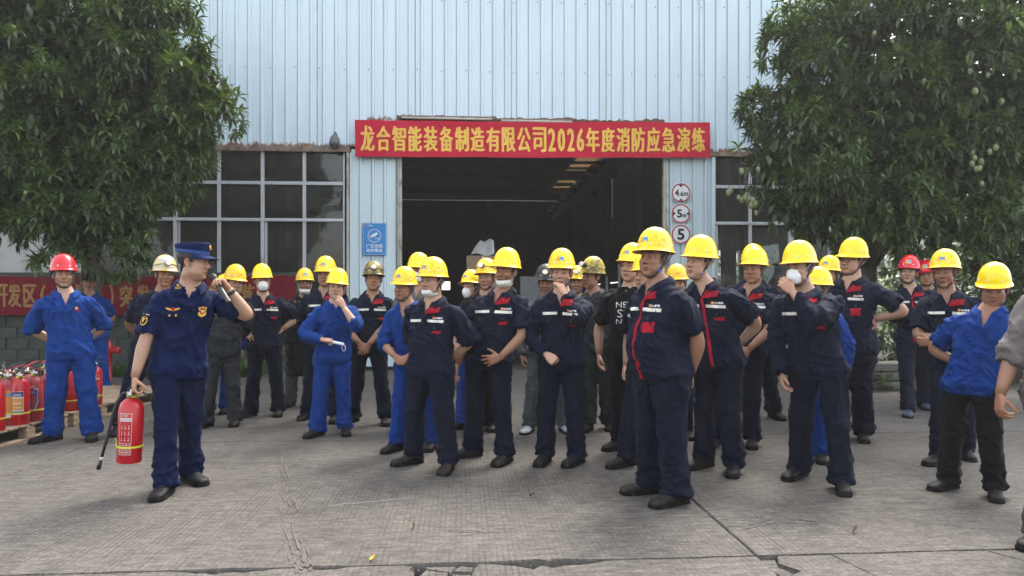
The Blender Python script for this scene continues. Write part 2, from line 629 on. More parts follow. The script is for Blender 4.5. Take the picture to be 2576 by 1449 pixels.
def mark(px0, py0, px1, py1, w, seed, label, bend=0.0):
    a, b = gnd(px0, py0), gnd(px1, py1)
    g = Geo(); n = 14; d = (b - a); nr = Vector((-d.y, d.x, 0)).normalized()
    P = np.zeros((n, 2, 3))
    for i in range(n):
        t = i / (n - 1)
        c = a.lerp(b, t) + nr * (bend * math.sin(t * PI) + (noise3(np.array([[t * 9, seed, 0]]), 9)[0] - .5) * .03)
        ww = w * (.35 + noise3(np.array([[t * 14, seed, 4]]), 8)[0]) * (1 - (2 * t - 1) ** 6)
        P[i, 0] = c + nr * ww / 2 + Vector((0, 0, .004)); P[i, 1] = c - nr * ww / 2 + Vector((0, 0, .004))
    g.grid(P)
    tag(build('chalk_mark', g, M_CHALK), label, 'mark', 'chalk marks on the concrete')


mark(815, 1274, 1055, 1251, .011, 1, 'long white chalk stroke across the concrete in front of the group')
mark(1096, 1000 + 203, 1135, 1196, .012, 4, 'faint white scratch on the concrete before the stout masked man')

M_TYRE = mat('tyre_smear', (.078, .067, .055), .9, var=.3, scale=30)


def smear(pts, w, seed, label):
    P0 = [gnd(*q) for q in pts]
    n = 40; g = Geo()
    for lane in range(5):
        P = np.zeros((n, 2, 3)); off = (lane - 2) * w * .22
        for i in range(n):
            t = i / (n - 1) * (len(P0) - 1); k = min(int(t), len(P0) - 2); c = P0[k].lerp(P0[k + 1], t - k)
            d_ = (P0[k + 1] - P0[k]); nr = Vector((-d_.y, d_.x, 0)).normalized()
            c = c + nr * (off + (noise3(np.array([[t * 3, seed, lane]]), 9)[0] - .5) * .03)
            ww = max(0, noise3(np.array([[t * 9, seed, lane * 5]]), 8)[0] - .45) * w * .25
            P[i, 0] = c + nr * ww + Vector((0, 0, .004 + lane * .0004)); P[i, 1] = c - nr * ww + Vector((0, 0, .004 + lane * .0004))
        g.grid(P)
    o = tag(build('tyre_mark', g, M_TYRE), label, 'mark', 'dark smears on the concrete')


smear([(705, 1130), (718, 1220), (735, 1320), (752, 1400), (765, 1440)], .09, 1, 'dark curved tyre smear running to the near joint')
smear([(1130, 1335), (1210, 1340), (1300, 1331)], .05, 2, 'short dark scuff across the open concrete in front of the group')
smear([(1830, 1330), (1960, 1310), (2120, 1320)], .07, 4, 'dark smear right of the depth joint')

# ------------------------------------------------------------------ the hall
BSL = .065
M_WALL = None


def wl(px, py):
    k = (px - CXP) / FPX
    Y = 14.0 / (1 - BSL * k)
    return k * Y * math.sqrt(1 + BSL * BSL), CAMH - (py - HOR) * Y / FPX


def wall_mat(name, c, rustlow):
    m, nt, bs = nodes(name)
    bs.inputs['Roughness'].default_value = .42
    n = noise_node(nt, 1.2, 6, .6, stretch=(3, 1, .35))
    c0 = mix(nt, ramp(nt, n.outputs[0], .3, .7).outputs[0], rgb(*[x * .93 for x in c]), rgb(*[x * 1.04 for x in c]))
    s = noise_node(nt, 2.4, 8, .75, stretch=(6, 1, .12))
    c0 = mix(nt, ramp(nt, s.outputs[0], .66, .84).outputs[0], c0, rgb(.34, .27, .19))
    sp = N(nt, 'ShaderNodeSeparateXYZ'); nt.links.new(nt.nodes['tc'].outputs['Object'], sp.inputs[0])
    # rust creeping up from the lower cut edge
    e = noise_node(nt, 9, 7, .75, stretch=(1, 1, .35))
    ad = N(nt, 'ShaderNodeMath', operation='MULTIPLY_ADD'); ad.inputs[1].default_value = .42
    nt.links.new(e.outputs[0], ad.inputs[0]); ad.inputs[2].default_value = rustlow - .15
    sb = N(nt, 'ShaderNodeMath', operation='SUBTRACT'); nt.links.new(ad.outputs[0], sb.inputs[0]); nt.links.new(sp.outputs[2], sb.inputs[1])
    rr = ramp(nt, sb.outputs[0], -.01, .05)
    c0 = mix(nt, rr.outputs[0], c0, mix(nt, e.outputs[0], rgb(.10, .035, .015), rgb(.26, .12, .05)))
    nt.links.new(c0, bs.inputs['Base Color'])
    b = noise_node(nt, 3.0, 3, .5, stretch=(2, 1, .5))
    bump(nt, bs, b.outputs[0], .12, .03)
    return m


LINT = 4.27
M_WALLU = wall_mat('blue_white_sheet', (.60, .705, .755), LINT)
M_WALLD = wall_mat('blue_white_sheet_door', (.60, .705, .755), 4.80)
M_WALLL = wall_mat('pale_sheet_lower', (.57, .675, .70), -3)
M_RUST = mat('rusty_steel', (.22, .16, .12), .8, var=.4, scale=9, dirt=.6, dirt_c=(.085, .035, .018), dscale=5, bmp=.3, bscale=40)
M_TRIM = mat('cream_trim', (.42, .40, .34), .55, var=.15, scale=5, dirt=.5, dirt_c=(.16, .075, .035), dscale=4, stretch=(3, 3, .5))
M_FRAME = mat('window_aluminium', (.50, .51, .52), .5, metal=.05, var=.12, scale=6, dirt=.2, dirt_c=(.2, .18, .15))
M_RUSTY = mat('rust_blister', (.13, .06, .03), .95, var=.5, scale=14, bmp=.8, bscale=30)
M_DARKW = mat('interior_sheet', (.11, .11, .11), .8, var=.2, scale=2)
M_STEEL = mat('dark_steel', (.06, .06, .06), .55, var=.3, scale=6, dirt=.3, dirt_c=(.09, .05, .03))
M_CREAM2 = mat('cream_render', (.42, .42, .40), .9, var=.1, scale=2, dirt=.3, dirt_c=(.25, .24, .22))
m, nt, bs = nodes('window_glass')
tr = N(nt, 'ShaderNodeBsdfTransparent'); tr.inputs[0].default_value = rgb(.50, .53, .53)
gl = N(nt, 'ShaderNodeBsdfGlossy'); gl.inputs['Roughness'].default_value = .04; gl.inputs[0].default_value = rgb(.9, .9, .9)
fr = N(nt, 'ShaderNodeFresnel', IOR=1.45)
mx = N(nt, 'ShaderNodeMixShader')
nt.links.new(fr.outputs[0], mx.inputs[0]); nt.links.new(tr.outputs[0], mx.inputs[1]); nt.links.new(gl.outputs[0], mx.inputs[2])
dd = N(nt, 'ShaderNodeBsdfDiffuse'); dd.inputs[0].default_value = rgb(.30, .29, .26)
dn = noise_node(nt, 1.5, 7, .7)
dm = N(nt, 'ShaderNodeMath', operation='MULTIPLY'); dm.inputs[1].default_value = .22
nt.links.new(ramp(nt, dn.outputs[0], .3, .8).outputs[0], dm.inputs[0])
mx2 = N(nt, 'ShaderNodeMixShader')
nt.links.new(dm.outputs[0], mx2.inputs[0]); nt.links.new(mx.outputs[0], mx2.inputs[1]); nt.links.new(dd.outputs[0], mx2.inputs[2])
nt.links.new(mx2.outputs[0], nt.nodes['Material Output'].inputs['Surface'])
M_GLASS = m

hall = empty('factory_building', (0, 14.0, 0), math.atan(BSL), 'tall workshop clad in pale blue ribbed sheet with an open doorway under a red banner', 'building')
PITCH, NR = .2355, 4
SHW = PITCH * NR


def ribbed(x0, x1, z0, z1, m, name='wall_panel', lap=.0):
    """one ribbed sheet between x0 and x1, ribs towards the yard (-y)"""
    prof = []
    k0 = math.floor(x0 / PITCH) - 1
    xs = [x0, x1]
    for k in range(k0, int(x1 / PITCH) + 2):
        for dx, d in ((.080, 0), (.083, -.022), (.097, -.022), (.102, .036), (.136, .034), (.150, 0)):
            prof.append((k * PITCH + dx, d))
    px = np.array([p[0] for p in prof]); pd = np.array([p[1] for p in prof])
    pts = [(x0, float(np.interp(x0, px, pd)))] + [p for p in prof if x0 + 1e-4 < p[0] < x1 - 1e-4] + [(x1, float(np.interp(x1, px, pd)))]
    g = Geo()
    n = len(pts)
    zz = [z0, z1]
    v = [(x, -d - lap, z) for z in zz for x, d in pts] + [(x, .004 - d - lap, z) for z in zz for x, d in pts]
    f = []
    for i in range(n - 1):
        f.append((i, i + 1, n + i + 1, n + i)); f.append((2 * n + i + 1, 2 * n + i, 3 * n + i, 3 * n + i + 1))
        f.append((i + 1, i, 2 * n + i, 2 * n + i + 1)); f.append((n + i, n + i + 1, 3 * n + i + 1, 3 * n + i))
    for i in (0, n - 1):
        f.append((i, n + i, 3 * n + i, 2 * n + i))
    g.add(v, f)
    return build(name, g, m, hall)


M_SEAM = mat('stained_seam', (.30, .27, .22), .8, var=.4, scale=3, stretch=(1, 1, .6), dirt=.4, dirt_c=(.2, .10, .05))
XL, XR = -12.2, 7.4
DL, DR = wl(1012, 500)[0], wl(1667, 500)[0]
g = Geo(); disc_on(g, Vector((0, 0, 0)), Vector((0, -1, 0)), .011, .008, 6)
ME_SCREW = _mk('screw', g, M_RUSTY, False)
x = math.floor(XL / SHW) * SHW
kk = 0
while x < XR:
    xe = min(x + SHW, XR)
    over_door = DL - .35 < (x + xe) / 2 < DR + .25
    cuts = [(x, xe)]
    for (a, b) in cuts:
        lo = 4.80 if over_door else LINT
        p = ribbed(a, b - .002, lo + random.uniform(-.012, .012), 9.6, M_WALLD if over_door else M_WALLU, lap=.0035 * (kk % 2))
        if kk % 2 == 0:
            g = Geo(); g.box((b - .011, -.006, (lo + 9.6) / 2), (.011, .006, 9.6 - lo)); build('lap_seam', g, M_SEAM if kk % 4 else M_TRIM, p)
        for zz in (5.78, 7.16, 8.5):
            for q in (0, 2):
                xx = x + (q + .02) * PITCH + .03
                if xx < xe: link('screw', ME_SCREW, p, loc=(xx, -.004 - .0035 * (kk % 2), zz + random.uniform(-.02, .02)), rot=(0, 0, 0))
    kk += 1
    x += SHW
# sheets beside the door and the corner trims
WLx = wl(868, 500)[0]
ribbed(wl(884, 500)[0], DL - .07, .0, LINT - .05, M_WALLL)
ribbed(DR + .06, wl(1788, 500)[0], .0, LINT - .02, M_WALLL)
ribbed(DL - .36, DL - .04, LINT - .05, 4.80, M_WALLL, lap=.01); ribbed(DR + .04, DR + .30, LINT - .02, 4.80, M_WALLL, lap=.01)


def hbox(name, x0, x1, y0, y1, z0, z1, m, bev=.004, parent=None):
    g = Geo(); g.box(((x0 + x1) / 2, (y0 + y1) / 2, (z0 + z1) / 2), (x1 - x0, y1 - y0, z1 - z0), bev=bev)
    return build(name, g, m, parent or hall)


hbox('lintel', XL, WLx + .10, -.06, .06, LINT - .115, LINT - .012, M_RUST)
hbox('lintel', wl(1788, 500)[0] - .06, XR, -.06, .06, LINT - .10, LINT - .012, M_RUST)
hbox('corner_trim', WLx + .035, WLx + .085, -.05, .03, 0, LINT - .12, M_TRIM)
hbox('corner_trim', WLx + .095, WLx + .135, -.035, .03, 0, LINT - .12, M_WALLL)
hbox('door_jamb', DL - .065, DL - .005, -.075, .08, 0, 4.78, M_TRIM, .012)
hbox('door_jamb', DR + .005, DR + .055, -.06, .08, 0, 4.78, M_TRIM, .012)
g = Geo(); g.tube([(DL - .10, -.03, 0), (DL - .10, -.03, 4.2)], .014, 8); build('conduit', g, M_RUST, hall, smooth=True)
g = Geo(); g.tube([(DR + .085, -.035, 0), (DR + .085, -.035, 2.6), (DR + .075, -.04, 4.1)], .024, 8); build('conduit', g, M_TRIM, hall, smooth=True)
hbox('corner_trim', wl(1789, 500)[0], wl(1797, 500)[0], -.05, .04, 0, LINT - .12, M_WALLL)
hbox('door_lintel', DL - .05, DR + .05, -.02, .12, 4.70, 4.80, M_RUST)
# ragged rust along the door head
g = Geo()
n = 120
P = np.zeros((n, 3, 3))
for i in range(n):
    t = i / (n - 1); xx = DL - .10 + (DR - DL + .12) * t
    h = .03 + .055 * noise3(np.array([[xx * 5, 0, 0]]), 3)[0] + .05 * noise3(np.array([[xx * 17, 2, 0]]), 4)[0]
    for j in range(3):
        P[i, j] = (xx, -.055 - .015 * (j == 1) - .012 * noise3(np.array([[xx * 23, j * 3, 0]]), 5)[0], 4.785 + h * j / 2)
g.grid(P); build('rust_edge', g, M_RUSTY, hall, smooth=True)

# windows: frames with panes
g_px = lambda px: wl(px, 500)[0]
zrow_l = [wl(700, y)[1] for y in (374, 460, 553)] + [.95]
zrow_r = [wl(1880, y)[1] for y in (387, 470, 562)] + [.95]


def windows(cols, thick, rows, mname):
    for i in range(len(cols) - 1):
        for j in range(len(rows) - 1):
            xa, xb, zt, zb = cols[i], cols[i + 1], rows[j], rows[j + 1]
            w = empty('window', ((xa + xb) / 2, .03, zb)); w.parent = hall
            fw = .032
            hx = (xb - xa) / 2
            H = zt - zb
            g = Geo()
            low = j == 2
            for (cx, cz, sx, sz) in ((-hx + fw / 2, H / 2, fw, H), (hx - fw / 2, H / 2, fw, H), (0, H - fw / 2, 2 * hx - 2 * fw, fw), (0, fw / 2, 2 * hx - 2 * fw, fw)):
                g.box((cx, 0, cz), (sx - .001, .05, sz - .001), bev=.004)
            if low and i % 2 == 0:
                for cx in (-hx + fw + .03,):
                    g.box((cx, .01, H / 2), (.045, .03, H - 2 * fw - .004), bev=.004)
            build('frame', g, M_FRAME, w)
            g = Geo(); g.box((0, .012, H / 2), (2 * hx - 2 * fw + .004, .005, H - 2 * fw + .004)); build('pane', g, M_GLASS, w)
    for i, t in enumerate(thick):
        if t: hbox('mullion', cols[i] - .03, cols[i] + .03, -.012, .075, rows[-1], rows[0], M_FRAME)
    hbox('transom', cols[0], cols[-1], -.006, .07, rows[2] - .025, rows[2] + .025, M_FRAME)
    hbox('sill_wall', cols[0], cols[-1], -.02, .10, 0, rows[-1], M_CREAM2)


windows([g_px(p) for p in (228, 334, 440, 550, 660, 765, 867)], [1, 0, 1, 0, 1, 0, 0], zrow_l, 'l')
windows([g_px(p) for p in (1797, 1888, 1988, 2088, 2186)], [0, 0, 1, 0, 0], zrow_r, 'r')
# the pale render left of the windows, and the rest of the shell
hbox('side_wall', XL, g_px(228), -.03, .10, 0, LINT - .12, M_CREAM2)
hbox('side_wall', g_px(2186), XR, -.03, .10, 0, LINT - .12, M_CREAM2)
ZR = 8.2
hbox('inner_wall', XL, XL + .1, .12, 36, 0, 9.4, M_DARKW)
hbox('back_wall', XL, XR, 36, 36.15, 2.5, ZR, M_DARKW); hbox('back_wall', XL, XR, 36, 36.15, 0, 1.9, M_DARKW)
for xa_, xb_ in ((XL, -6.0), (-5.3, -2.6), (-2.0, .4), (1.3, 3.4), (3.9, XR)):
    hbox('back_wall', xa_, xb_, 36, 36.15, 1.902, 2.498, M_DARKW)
# right wall with its openings
for (ya, yb, za, zb) in ((.12, 4.2, 0, ZR), (4.2, 12.5, 3.4, ZR), (12.5, 24, 0, ZR), (24, 34, 2.45, 5.9), (24, 25.4, 5.9, ZR), (25.65, 34, 5.9, ZR), (24, 34, 0, .9), (34, 36, 0, ZR), (27.2, 29.0, .9, 2.449), (30.6, 32.0, .9, 2.449)):
    hbox('inner_wall', XR - .1, XR, ya, yb - .002, za + .001, zb - .001, M_DARKW)
for k in range(4):
    hbox('louvre', XR - .085, XR - .02, 24, 34, 1.05 + k * .39, 1.385 + k * .39, M_STEEL)
# roof with a strip of rooflights over the crane way
SX0, SX1 = 4.5, 5.7
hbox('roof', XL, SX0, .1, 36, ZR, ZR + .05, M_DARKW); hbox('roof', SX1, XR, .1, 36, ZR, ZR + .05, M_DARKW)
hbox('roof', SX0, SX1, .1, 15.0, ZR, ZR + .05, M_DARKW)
m, nt, bs = nodes('dirty_rooflight')
tl = N(nt, 'ShaderNodeBsdfTranslucent'); tl.inputs[0].default_value = rgb(.20, .155, .10)
nt.links.new(tl.outputs[0], nt.nodes['Material Output'].inputs['Surface'])
M_RLIGHT = m
yy = 15.0
while yy < 33:
    w_ = random.uniform(.5, 1.3)
    hbox('rooflight', SX0, SX1, yy, yy + .9, ZR + .01, ZR + .03, M_RLIGHT)
    hbox('rooflight_bar', SX0, SX1, yy + .902, yy + .9 + w_, ZR, ZR + .05, M_DARKW); yy += .902 + w_
hbox('roof', SX0, SX1, yy + .001, 36, ZR, ZR + .05, M_DARKW)
for q in range(1, 6):
    hbox('rafter', XL + .1, XR - .1, q * 6 - .1, q * 6 + .1, ZR - .42, ZR - .01, M_STEEL)
    for xx in (-7.5, 5.5):
        hbox('column', xx - .13, xx + .13, q * 6 - .13, q * 6 + .13, 0, ZR - .42, M_STEEL)
# the crane girder running back under the rooflights
g = Geo()
for (za, zb, wd) in ((6.55, 6.60, .34), (6.60, 7.15, .05), (7.15, 7.20, .34)):
    g.box((5.15, 18, (za + zb) / 2), (wd, 35, zb - za - .001))
build('crane_girder', g, M_STEEL, hall)
M_SLAT = mat('dusty_walkway', (.34, .29, .22), .9, var=.3, scale=3)
for q in range(12):
    hbox('walkway_plank', 4.55, 4.95, 10 + q * 2.0, 10 + q * 2.0 + 1.2, 7.12, 7.16, M_SLAT)
    hbox('bracket', 4.55, 4.97, 10 + q * 2.0 + 1.5, 10 + q * 2.0 + 1.62, 6.95, 7.10, M_STEEL)
hbox('concrete_column', 5.55, 5.85, 3.4, 3.7, 0, 7, mat('grey_concrete', (.30, .29, .26), .9, var=.15))
g = Geo(); g.tube([(6.02, 3.5, 0), (6.02, 3.5, 5)], .055, 10); build('downpipe', g, mat('tan_pipe', (.34, .22, .13), .6), hall, smooth=True)
hbox('canopy', 6.6, 9.5, 4.2, 12.4, 3.15, 3.28, M_TRIM)
hbox('roof_edge', XL, XR, -.12, .1, 9.6, 9.75, M_TRIM)
# ------------------------------------------------------------------ people: templates
def ell(p, c, r):
    q = (p - np.array(c)) / np.array(r)
    k = np.linalg.norm(q, axis=-1)
    return (k - 1) * min(r)


def capsule(p, a, b, ra, rb):
    a, b = np.array(a), np.array(b)
    ab = b - a
    t = np.clip(((p - a) @ ab) / (ab @ ab), 0, 1)
    return np.linalg.norm(p - a - t[..., None] * ab, axis=-1) - (ra + (rb - ra) * t)


def smin(a, b, k):
    h = np.clip(.5 + .5 * (b - a) / k, 0, 1)
    return b + (a - b) * h - k * h * (1 - h)


def smax(a, b, k):
    return -smin(-a, -b, k)


def head_sdf(p, fat=0.0, woman=False):
    q = p.copy()
    q[..., 0] = np.abs(q[..., 0])
    jw = .058 + fat * .010 - (.005 if woman else 0)
    d = ell(q, (0, .014, .034), (.077, .096, .084))
    d = smin(d, ell(q, (0, -.022, -.048), (jw, .064, .076)), .03)
    d = smin(d, ell(q, (.047 + fat * .006, -.004, -.072), (.02, .028, .026)), .025)
    d = smin(d, ell(q, (0, -.072, -.106), (.024, .02, .017)), .02)
    d = smin(d, ell(q, (.043, -.062, -.032), (.026, .024, .022)), .03)
    if fat > 0:
        d = smin(d, ell(q, (.04, -.05, -.075), (.028, .03, .03)), .025)
        d = smin(d, ell(q, (0, -.03, -.118), (.04, .04, .02)), .02)
    d = smin(d, ell(q, (.03, -.079, .022), (.03, .014, .010)), .018)
    d = smax(d, -ell(q, (.031, -.1045, -.001), (.018, .015, .011)), .014)
    d = smin(d, ell(q, (.032, -.073, -.003), (.018, .0165, .013)), .006)
    d = smin(d, capsule(q, (0, -.084, .008), (0, -.107, -.034), .0085, .0125), .010)
    d = smin(d, ell(q, (.013, -.096, -.038), (.0085, .011, .0085)), .007)
    d = smax(d, -ell(q, (0, -.110, -.054), (.008, .012, .010)), .008)
    q = q.copy(); q[..., 2] = q[..., 2] + 5.5 * q[..., 0] ** 2 * (q[..., 2] < -.05)
    d = smin(d, ell(q, (0, -.080, -.066), (.026, .0165, .0075)), .006)
    d = smin(d, ell(q, (0, -.080, -.080), (.022, .0165, .0075)), .006)
    d = smax(d, -ell(q, (0, -.103, -.0732), (.026, .014, .0016)), .003)
    d = smax(d, -ell(q, (0, -.100, -.094), (.018, .012, .006)), .008)
    return d


HN_A, HN_E = 88, 62


def head_template(fat=0.0, woman=False, mouth_open=0.0):
    t = np.linspace(-PI, PI, HN_A, endpoint=False)
    az = t - .55 * np.sin(t)
    u = np.linspace(-1, 1, HN_E)
    el = (PI / 2) * (.6 * u + .4 * u ** 3) - .06 * (1 - u * u)
    A, E = np.meshgrid(az, el)
    D = np.stack([np.sin(A) * np.cos(E), -np.cos(A) * np.cos(E), np.sin(E)], -1)
    O = np.array([0, -.02, -.022])
    r = np.full(A.shape, .01)
    ts = np.linspace(.19, .03, 70)
    prev = None
    done = np.zeros(A.shape, bool)
    for k, tt in enumerate(ts):
        d = head_sdf(O + D * tt, fat, woman)
        hit = (d < 0) & ~done
        if prev is not None:
            dt = ts[k - 1] - tt
            w = np.clip(prev / (prev - d + 1e-9), 0, 1)
            r = np.where(hit, ts[k - 1] - dt * w, r)
        else:
            r = np.where(hit, tt, r)
        done |= hit
        prev = d
    P = O + D * r[..., None]
    x, y, z = P[..., 0], P[..., 1], P[..., 2]
    ax = np.abs(x)
    C = np.ones(P.shape)
    front = y < -.055
    def put(m, c, s=1.0):
        m = np.clip(m * s, 0, 1)[..., None]
        C[:] = C * (1 - m) + np.array(c) * m
    sm = lambda v, a, b: np.clip((v - a) / (b - a), 0, 1)
    # ruddy nose and cheeks, shaved chin
    put(np.exp(-((ax - .04) ** 2 + (z + .03) ** 2) / .0006) * front, (1.05, .88, .84), .6)
    put(np.exp(-((ax) ** 2 + (z + .035) ** 2) / .0002) * front, (1.04, .86, .82), .5)
    if not woman:
        put(np.exp(-(x ** 2 / .0016 + (z + .085) ** 2 / .0010)) * front, (.86, .85, .86), .55)
    zm = z + 5.5 * x * x
    lip = front & (ax < .025) & (np.abs(zm + .0735) < .0115 * np.sqrt(np.clip(1 - (ax / .0255) ** 2, 0, 1)))
    put(lip.astype(float), (.82, .55, .52), .85)
    put((front & (ax < .024) & (np.abs(zm + .0732) < .0022)).astype(float), (.3, .2, .2), .85)
    put((front & (np.abs(ax - .007) < .0035) & (np.abs(z + .0465) < .003)).astype(float), (.35, .25, .22), .8)
    # brows
    bz = .0215 + .006 * np.sin(np.clip((ax - .014) / .04, 0, 1) * PI * .75)
    th = .0042 * np.clip((.056 - ax) / .02, 0, 1)
    put((front & (ax > .013) & (ax < .056) & (np.abs(z - bz) < th)).astype(float), (.10, .09, .09), .9)
    # eyes: narrow lids, dark lash line
    ex = (ax - .032) / .0165
    eh = .0047 * np.sqrt(np.clip(1 - ex ** 2, 0, 1))
    ez = -.003 + .0016 * ex
    put((front & (np.abs(ex) < 1) & (np.abs(z - ez) < eh)).astype(float), (1.15, 1.3, 1.5), .85)
    put((front & (((ax - .032) ** 2 + (z - ez) ** 2) < .0056 ** 2) & (np.abs(z - ez) < eh + .0008)).astype(float), (.06, .05, .05))
    put((front & (np.abs(ex) < 1.08) & (np.abs(z - ez - eh - .0006) < .0019)).astype(float), (.12, .1, .1), .95)
    put((front & (np.abs(ex) < 1.0) & (np.abs(z - ez + eh + .0008) < .0013)).astype(float), (.6, .5, .48), .7)
    # hair mask (1 inside)
    hl = np.where(y < -.02, .074 - .05 * sm(ax, .052, .07), np.where(y < .03, -.008, -.02 - .05 * sm(y, .03, .08)))
    hl = np.where((y < .018) & (y > -.02), np.minimum(hl, -.012 + .9 * np.abs(y - .0) * (y < 0)), hl)
    H = z > hl
    put(H.astype(float), (.14, .12, .12), .92)
    F = []
    for e in range(HN_E - 1):
        for a in range(HN_A):
            b = (a + 1) % HN_A
            F.append((e * HN_A + a, e * HN_A + b, (e + 1) * HN_A + b, (e + 1) * HN_A + a))
    V = P.reshape(-1, 3); C = C.reshape(-1, 3)
    # hair shell
    hm = H.reshape(-1)
    n = noise3(V * 90, 3) * .004
    Dn = D.reshape(-1, 3)
    HV = V + Dn * (.0045 + n)[:, None]
    HF = [f for f in F if all(hm[i] for i in f)]
    used = sorted({i for f in HF for i in f})
    mp = {i: k for k, i in enumerate(used)}
    hair = (HV[used], [tuple(mp[i] for i in f) for f in HF])
    # ears
    g = Geo()
    for s in (-1, 1):
        rings = []
        for k, (rr, off) in enumerate([(.2, .004), (.62, .003), (.8, .010), (1.0, .012), (1.02, .006), (.75, -.004), (.4, -.01)]):
            ring = []
            for a in np.linspace(0, 2 * PI, 14, endpoint=False):
                lz = math.cos(a) * .031 * rr * (1 if math.cos(a) > 0 else 1.0)
                ly = math.sin(a) * (.018 if math.sin(a) > 0 else .014) * rr * (1 if math.cos(a) > -.3 else .8)
                ring.append((s * (.073 + off * 1.1 + max(0, ly) * .45), .012 + ly + .12 * lz, -.012 + lz))
            rings.append(ring)
        g.loft(rings)
    return V, F, C, hair, (g.V(), g.f)


HEADS = {}


def get_head(fat, woman):
    k = (fat, woman)
    if k not in HEADS: HEADS[k] = head_template(fat, woman)
    return HEADS[k]


def hand_geo(bends, spread=4, thumb=((.55, .75, .35), 25)):
    """left hand: wrist at the origin, fingers along +x, palm towards +z, thumb towards +y"""
    g = Geo()
    rings = []
    for x, w, t, zo in ((-.03, .024, .019, 0), (0, .026, .019, 0), (.025, .036, .018, 0), (.06, .042, .0165, -.001), (.088, .041, .0145, -.002), (.097, .036, .011, -.003)):
        rings.append([(x, w * np.sign(math.cos(a)) * abs(math.cos(a)) ** .7, zo + t * np.sign(math.sin(a)) * abs(math.sin(a)) ** .8)
                      for a in np.linspace(0, 2 * PI, 16, endpoint=False)])
    g.loft(rings)
    ys = (.032, .011, -.011, -.031); ls = (.070, .079, .073, .058); xs = (.086, .091, .088, .081)
    for i in range(4):
        p = Vector((xs[i] - .015, ys[i] * .95, -.002))
        sp = R(spread * (1.5 - i))
        fw = Vector((math.cos(sp), math.sin(sp), 0))
        ang = 0
        pts = [p, p + fw * .015]
        p = pts[-1]
        b = bends[i] if isinstance(bends[0], (list, tuple)) else bends
        for k, fr in enumerate((.46, .30, .24)):
            ang += R(b[k])
            d = fw * math.cos(ang) + Vector((0, 0, 1)) * math.sin(ang)
            p = p + d * ls[i] * fr
            pts.append(p)
        g.tube(pts, [.0105, .0105, .0095, .0088, .0072], 10, up=(0, 0, 1))
        g.lathe([(.0001, -.0072), (.006, -.004), (.0072, 0), (.006, .004), (.0001, .0072)], 8, c=pts[-1])
        for q in pts[2:4]:
            g.lathe([(.0001, -.0096), (.007, -.006), (.0097, 0), (.007, .006), (.0001, .0096)], 8, c=q)
    d = Vector(thumb[0]).normalized()
    p = Vector((.022, .020, .004))
    pts = [p]
    d2 = d
    for k, L in enumerate((.042, .032, .026)):
        p = p + d2 * L
        pts.append(p)
        ax = Vector((0, 0, 1)).cross(d)
        q = Quaternion((0, 0, -1), R(thumb[1])) @ d2
        d2 = Vector(q)
    g.tube(pts, [.0155, .0125, .0105, .008], 10, up=(0, 0, 1))
    g.lathe([(.0001, -.008), (.006, -.005), (.008, 0), (.006, .005), (.0001, .008)], 8, c=pts[-1])
    return g


HAND_POSES = {
    'relaxed': dict(bends=[(18, 28, 18), (22, 30, 20), (28, 34, 22), (34, 38, 24)], spread=3, thumb=((.72, .55, .42), 12)),
    'fist': dict(bends=[(72, 88, 50), (76, 90, 52), (80, 92, 54), (82, 94, 56)], spread=1, thumb=((.62, .42, .68), 32)),
    'grip': dict(bends=[(48, 62, 38), (54, 66, 40), (58, 68, 42), (62, 70, 42)], spread=2, thumb=((.55, .45, .75), 18)),
    'flat': dict(bends=[(8, 12, 8), (10, 14, 8), (12, 16, 10), (15, 18, 10)], spread=9, thumb=((.55, .8, .25), 10)),
    'pinch': dict(bends=[(50, 40, 20), (40, 38, 22), (26, 34, 24), (14, 30, 24)], spread=5, thumb=((.7, .35, .65), 6)),
}
_hj = union_many([(hand_geo(**p),   .0042, 3) for p in HAND_POSES.values()])
HANDS = {k: (v[0], [tuple(int(i) for i in f) for f in v[1]]) for k, v in zip(HAND_POSES, _hj)}


# ------------------------------------------------------------------ head gear templates (head space: face towards -y)
def helmet_r(az):
    """outline of the shell at the brim, without the brim"""
    a, b = .113, .136
    return 1 / math.sqrt((math.sin(az) / a) ** 2 + (math.cos(az) / b) ** 2)


HB, HT = .046, .158      # brim height and dome height above it


def helmet_pt(az, e, off=0.0):
    r = helmet_r(az) * max(math.cos(e), 0) ** .80 + off * math.cos(e)
    return (r * math.sin(az), .012 - r * math.cos(az), HB + (HT + off) * math.sin(e) ** 1.03)


def helmet_geo():
    n = 40
    azs = [2 * PI * i / n for i in range(n)]
    rings = []
    E = [R(a) for a in (88, 78, 66, 54, 43, 33, 24, 16, 9, 4)]
    for e in E:
        rings.append([helmet_pt(a, e, .002 * math.exp(-(math.sin(a) * 6 * math.cos(e)) ** 2) * math.sin(e)) for a in azs])
    def brim(k, dz):
        out = []
        for a in azs:
            f = max(0, math.cos(a)) ** 1.6
            ext = (.010 + .030 * f + .004 * max(0, -math.cos(a))) * k
            r = helmet_r(a) + ext + .001
            out.append((r * math.sin(a), .012 - r * math.cos(a), HB - .012 * k * (1 - .35 * f) + dz))
        return out
    rings += [brim(.25, .001), brim(.7, 0), brim(1, -.001), brim(1.02, -.004), brim(.7, -.0045), brim(.1, -.004)]
    for e in (5, 20, 40, 60, 80):
        rings.append([helmet_pt(a, R(e), -.005) for a in azs])
    g = Geo(); g.loft(rings)
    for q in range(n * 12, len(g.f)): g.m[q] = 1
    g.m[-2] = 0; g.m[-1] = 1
    return g


def on_helmet(az, e, off=.0):
    p = Vector(helmet_pt(az, e, off))
    q1 = Vector(helmet_pt(az + .02, e, off)); q2 = Vector(helmet_pt(az, e + .02, off))
    nrm = (q1 - p).cross(q2 - p).normalized()
    return p, nrm


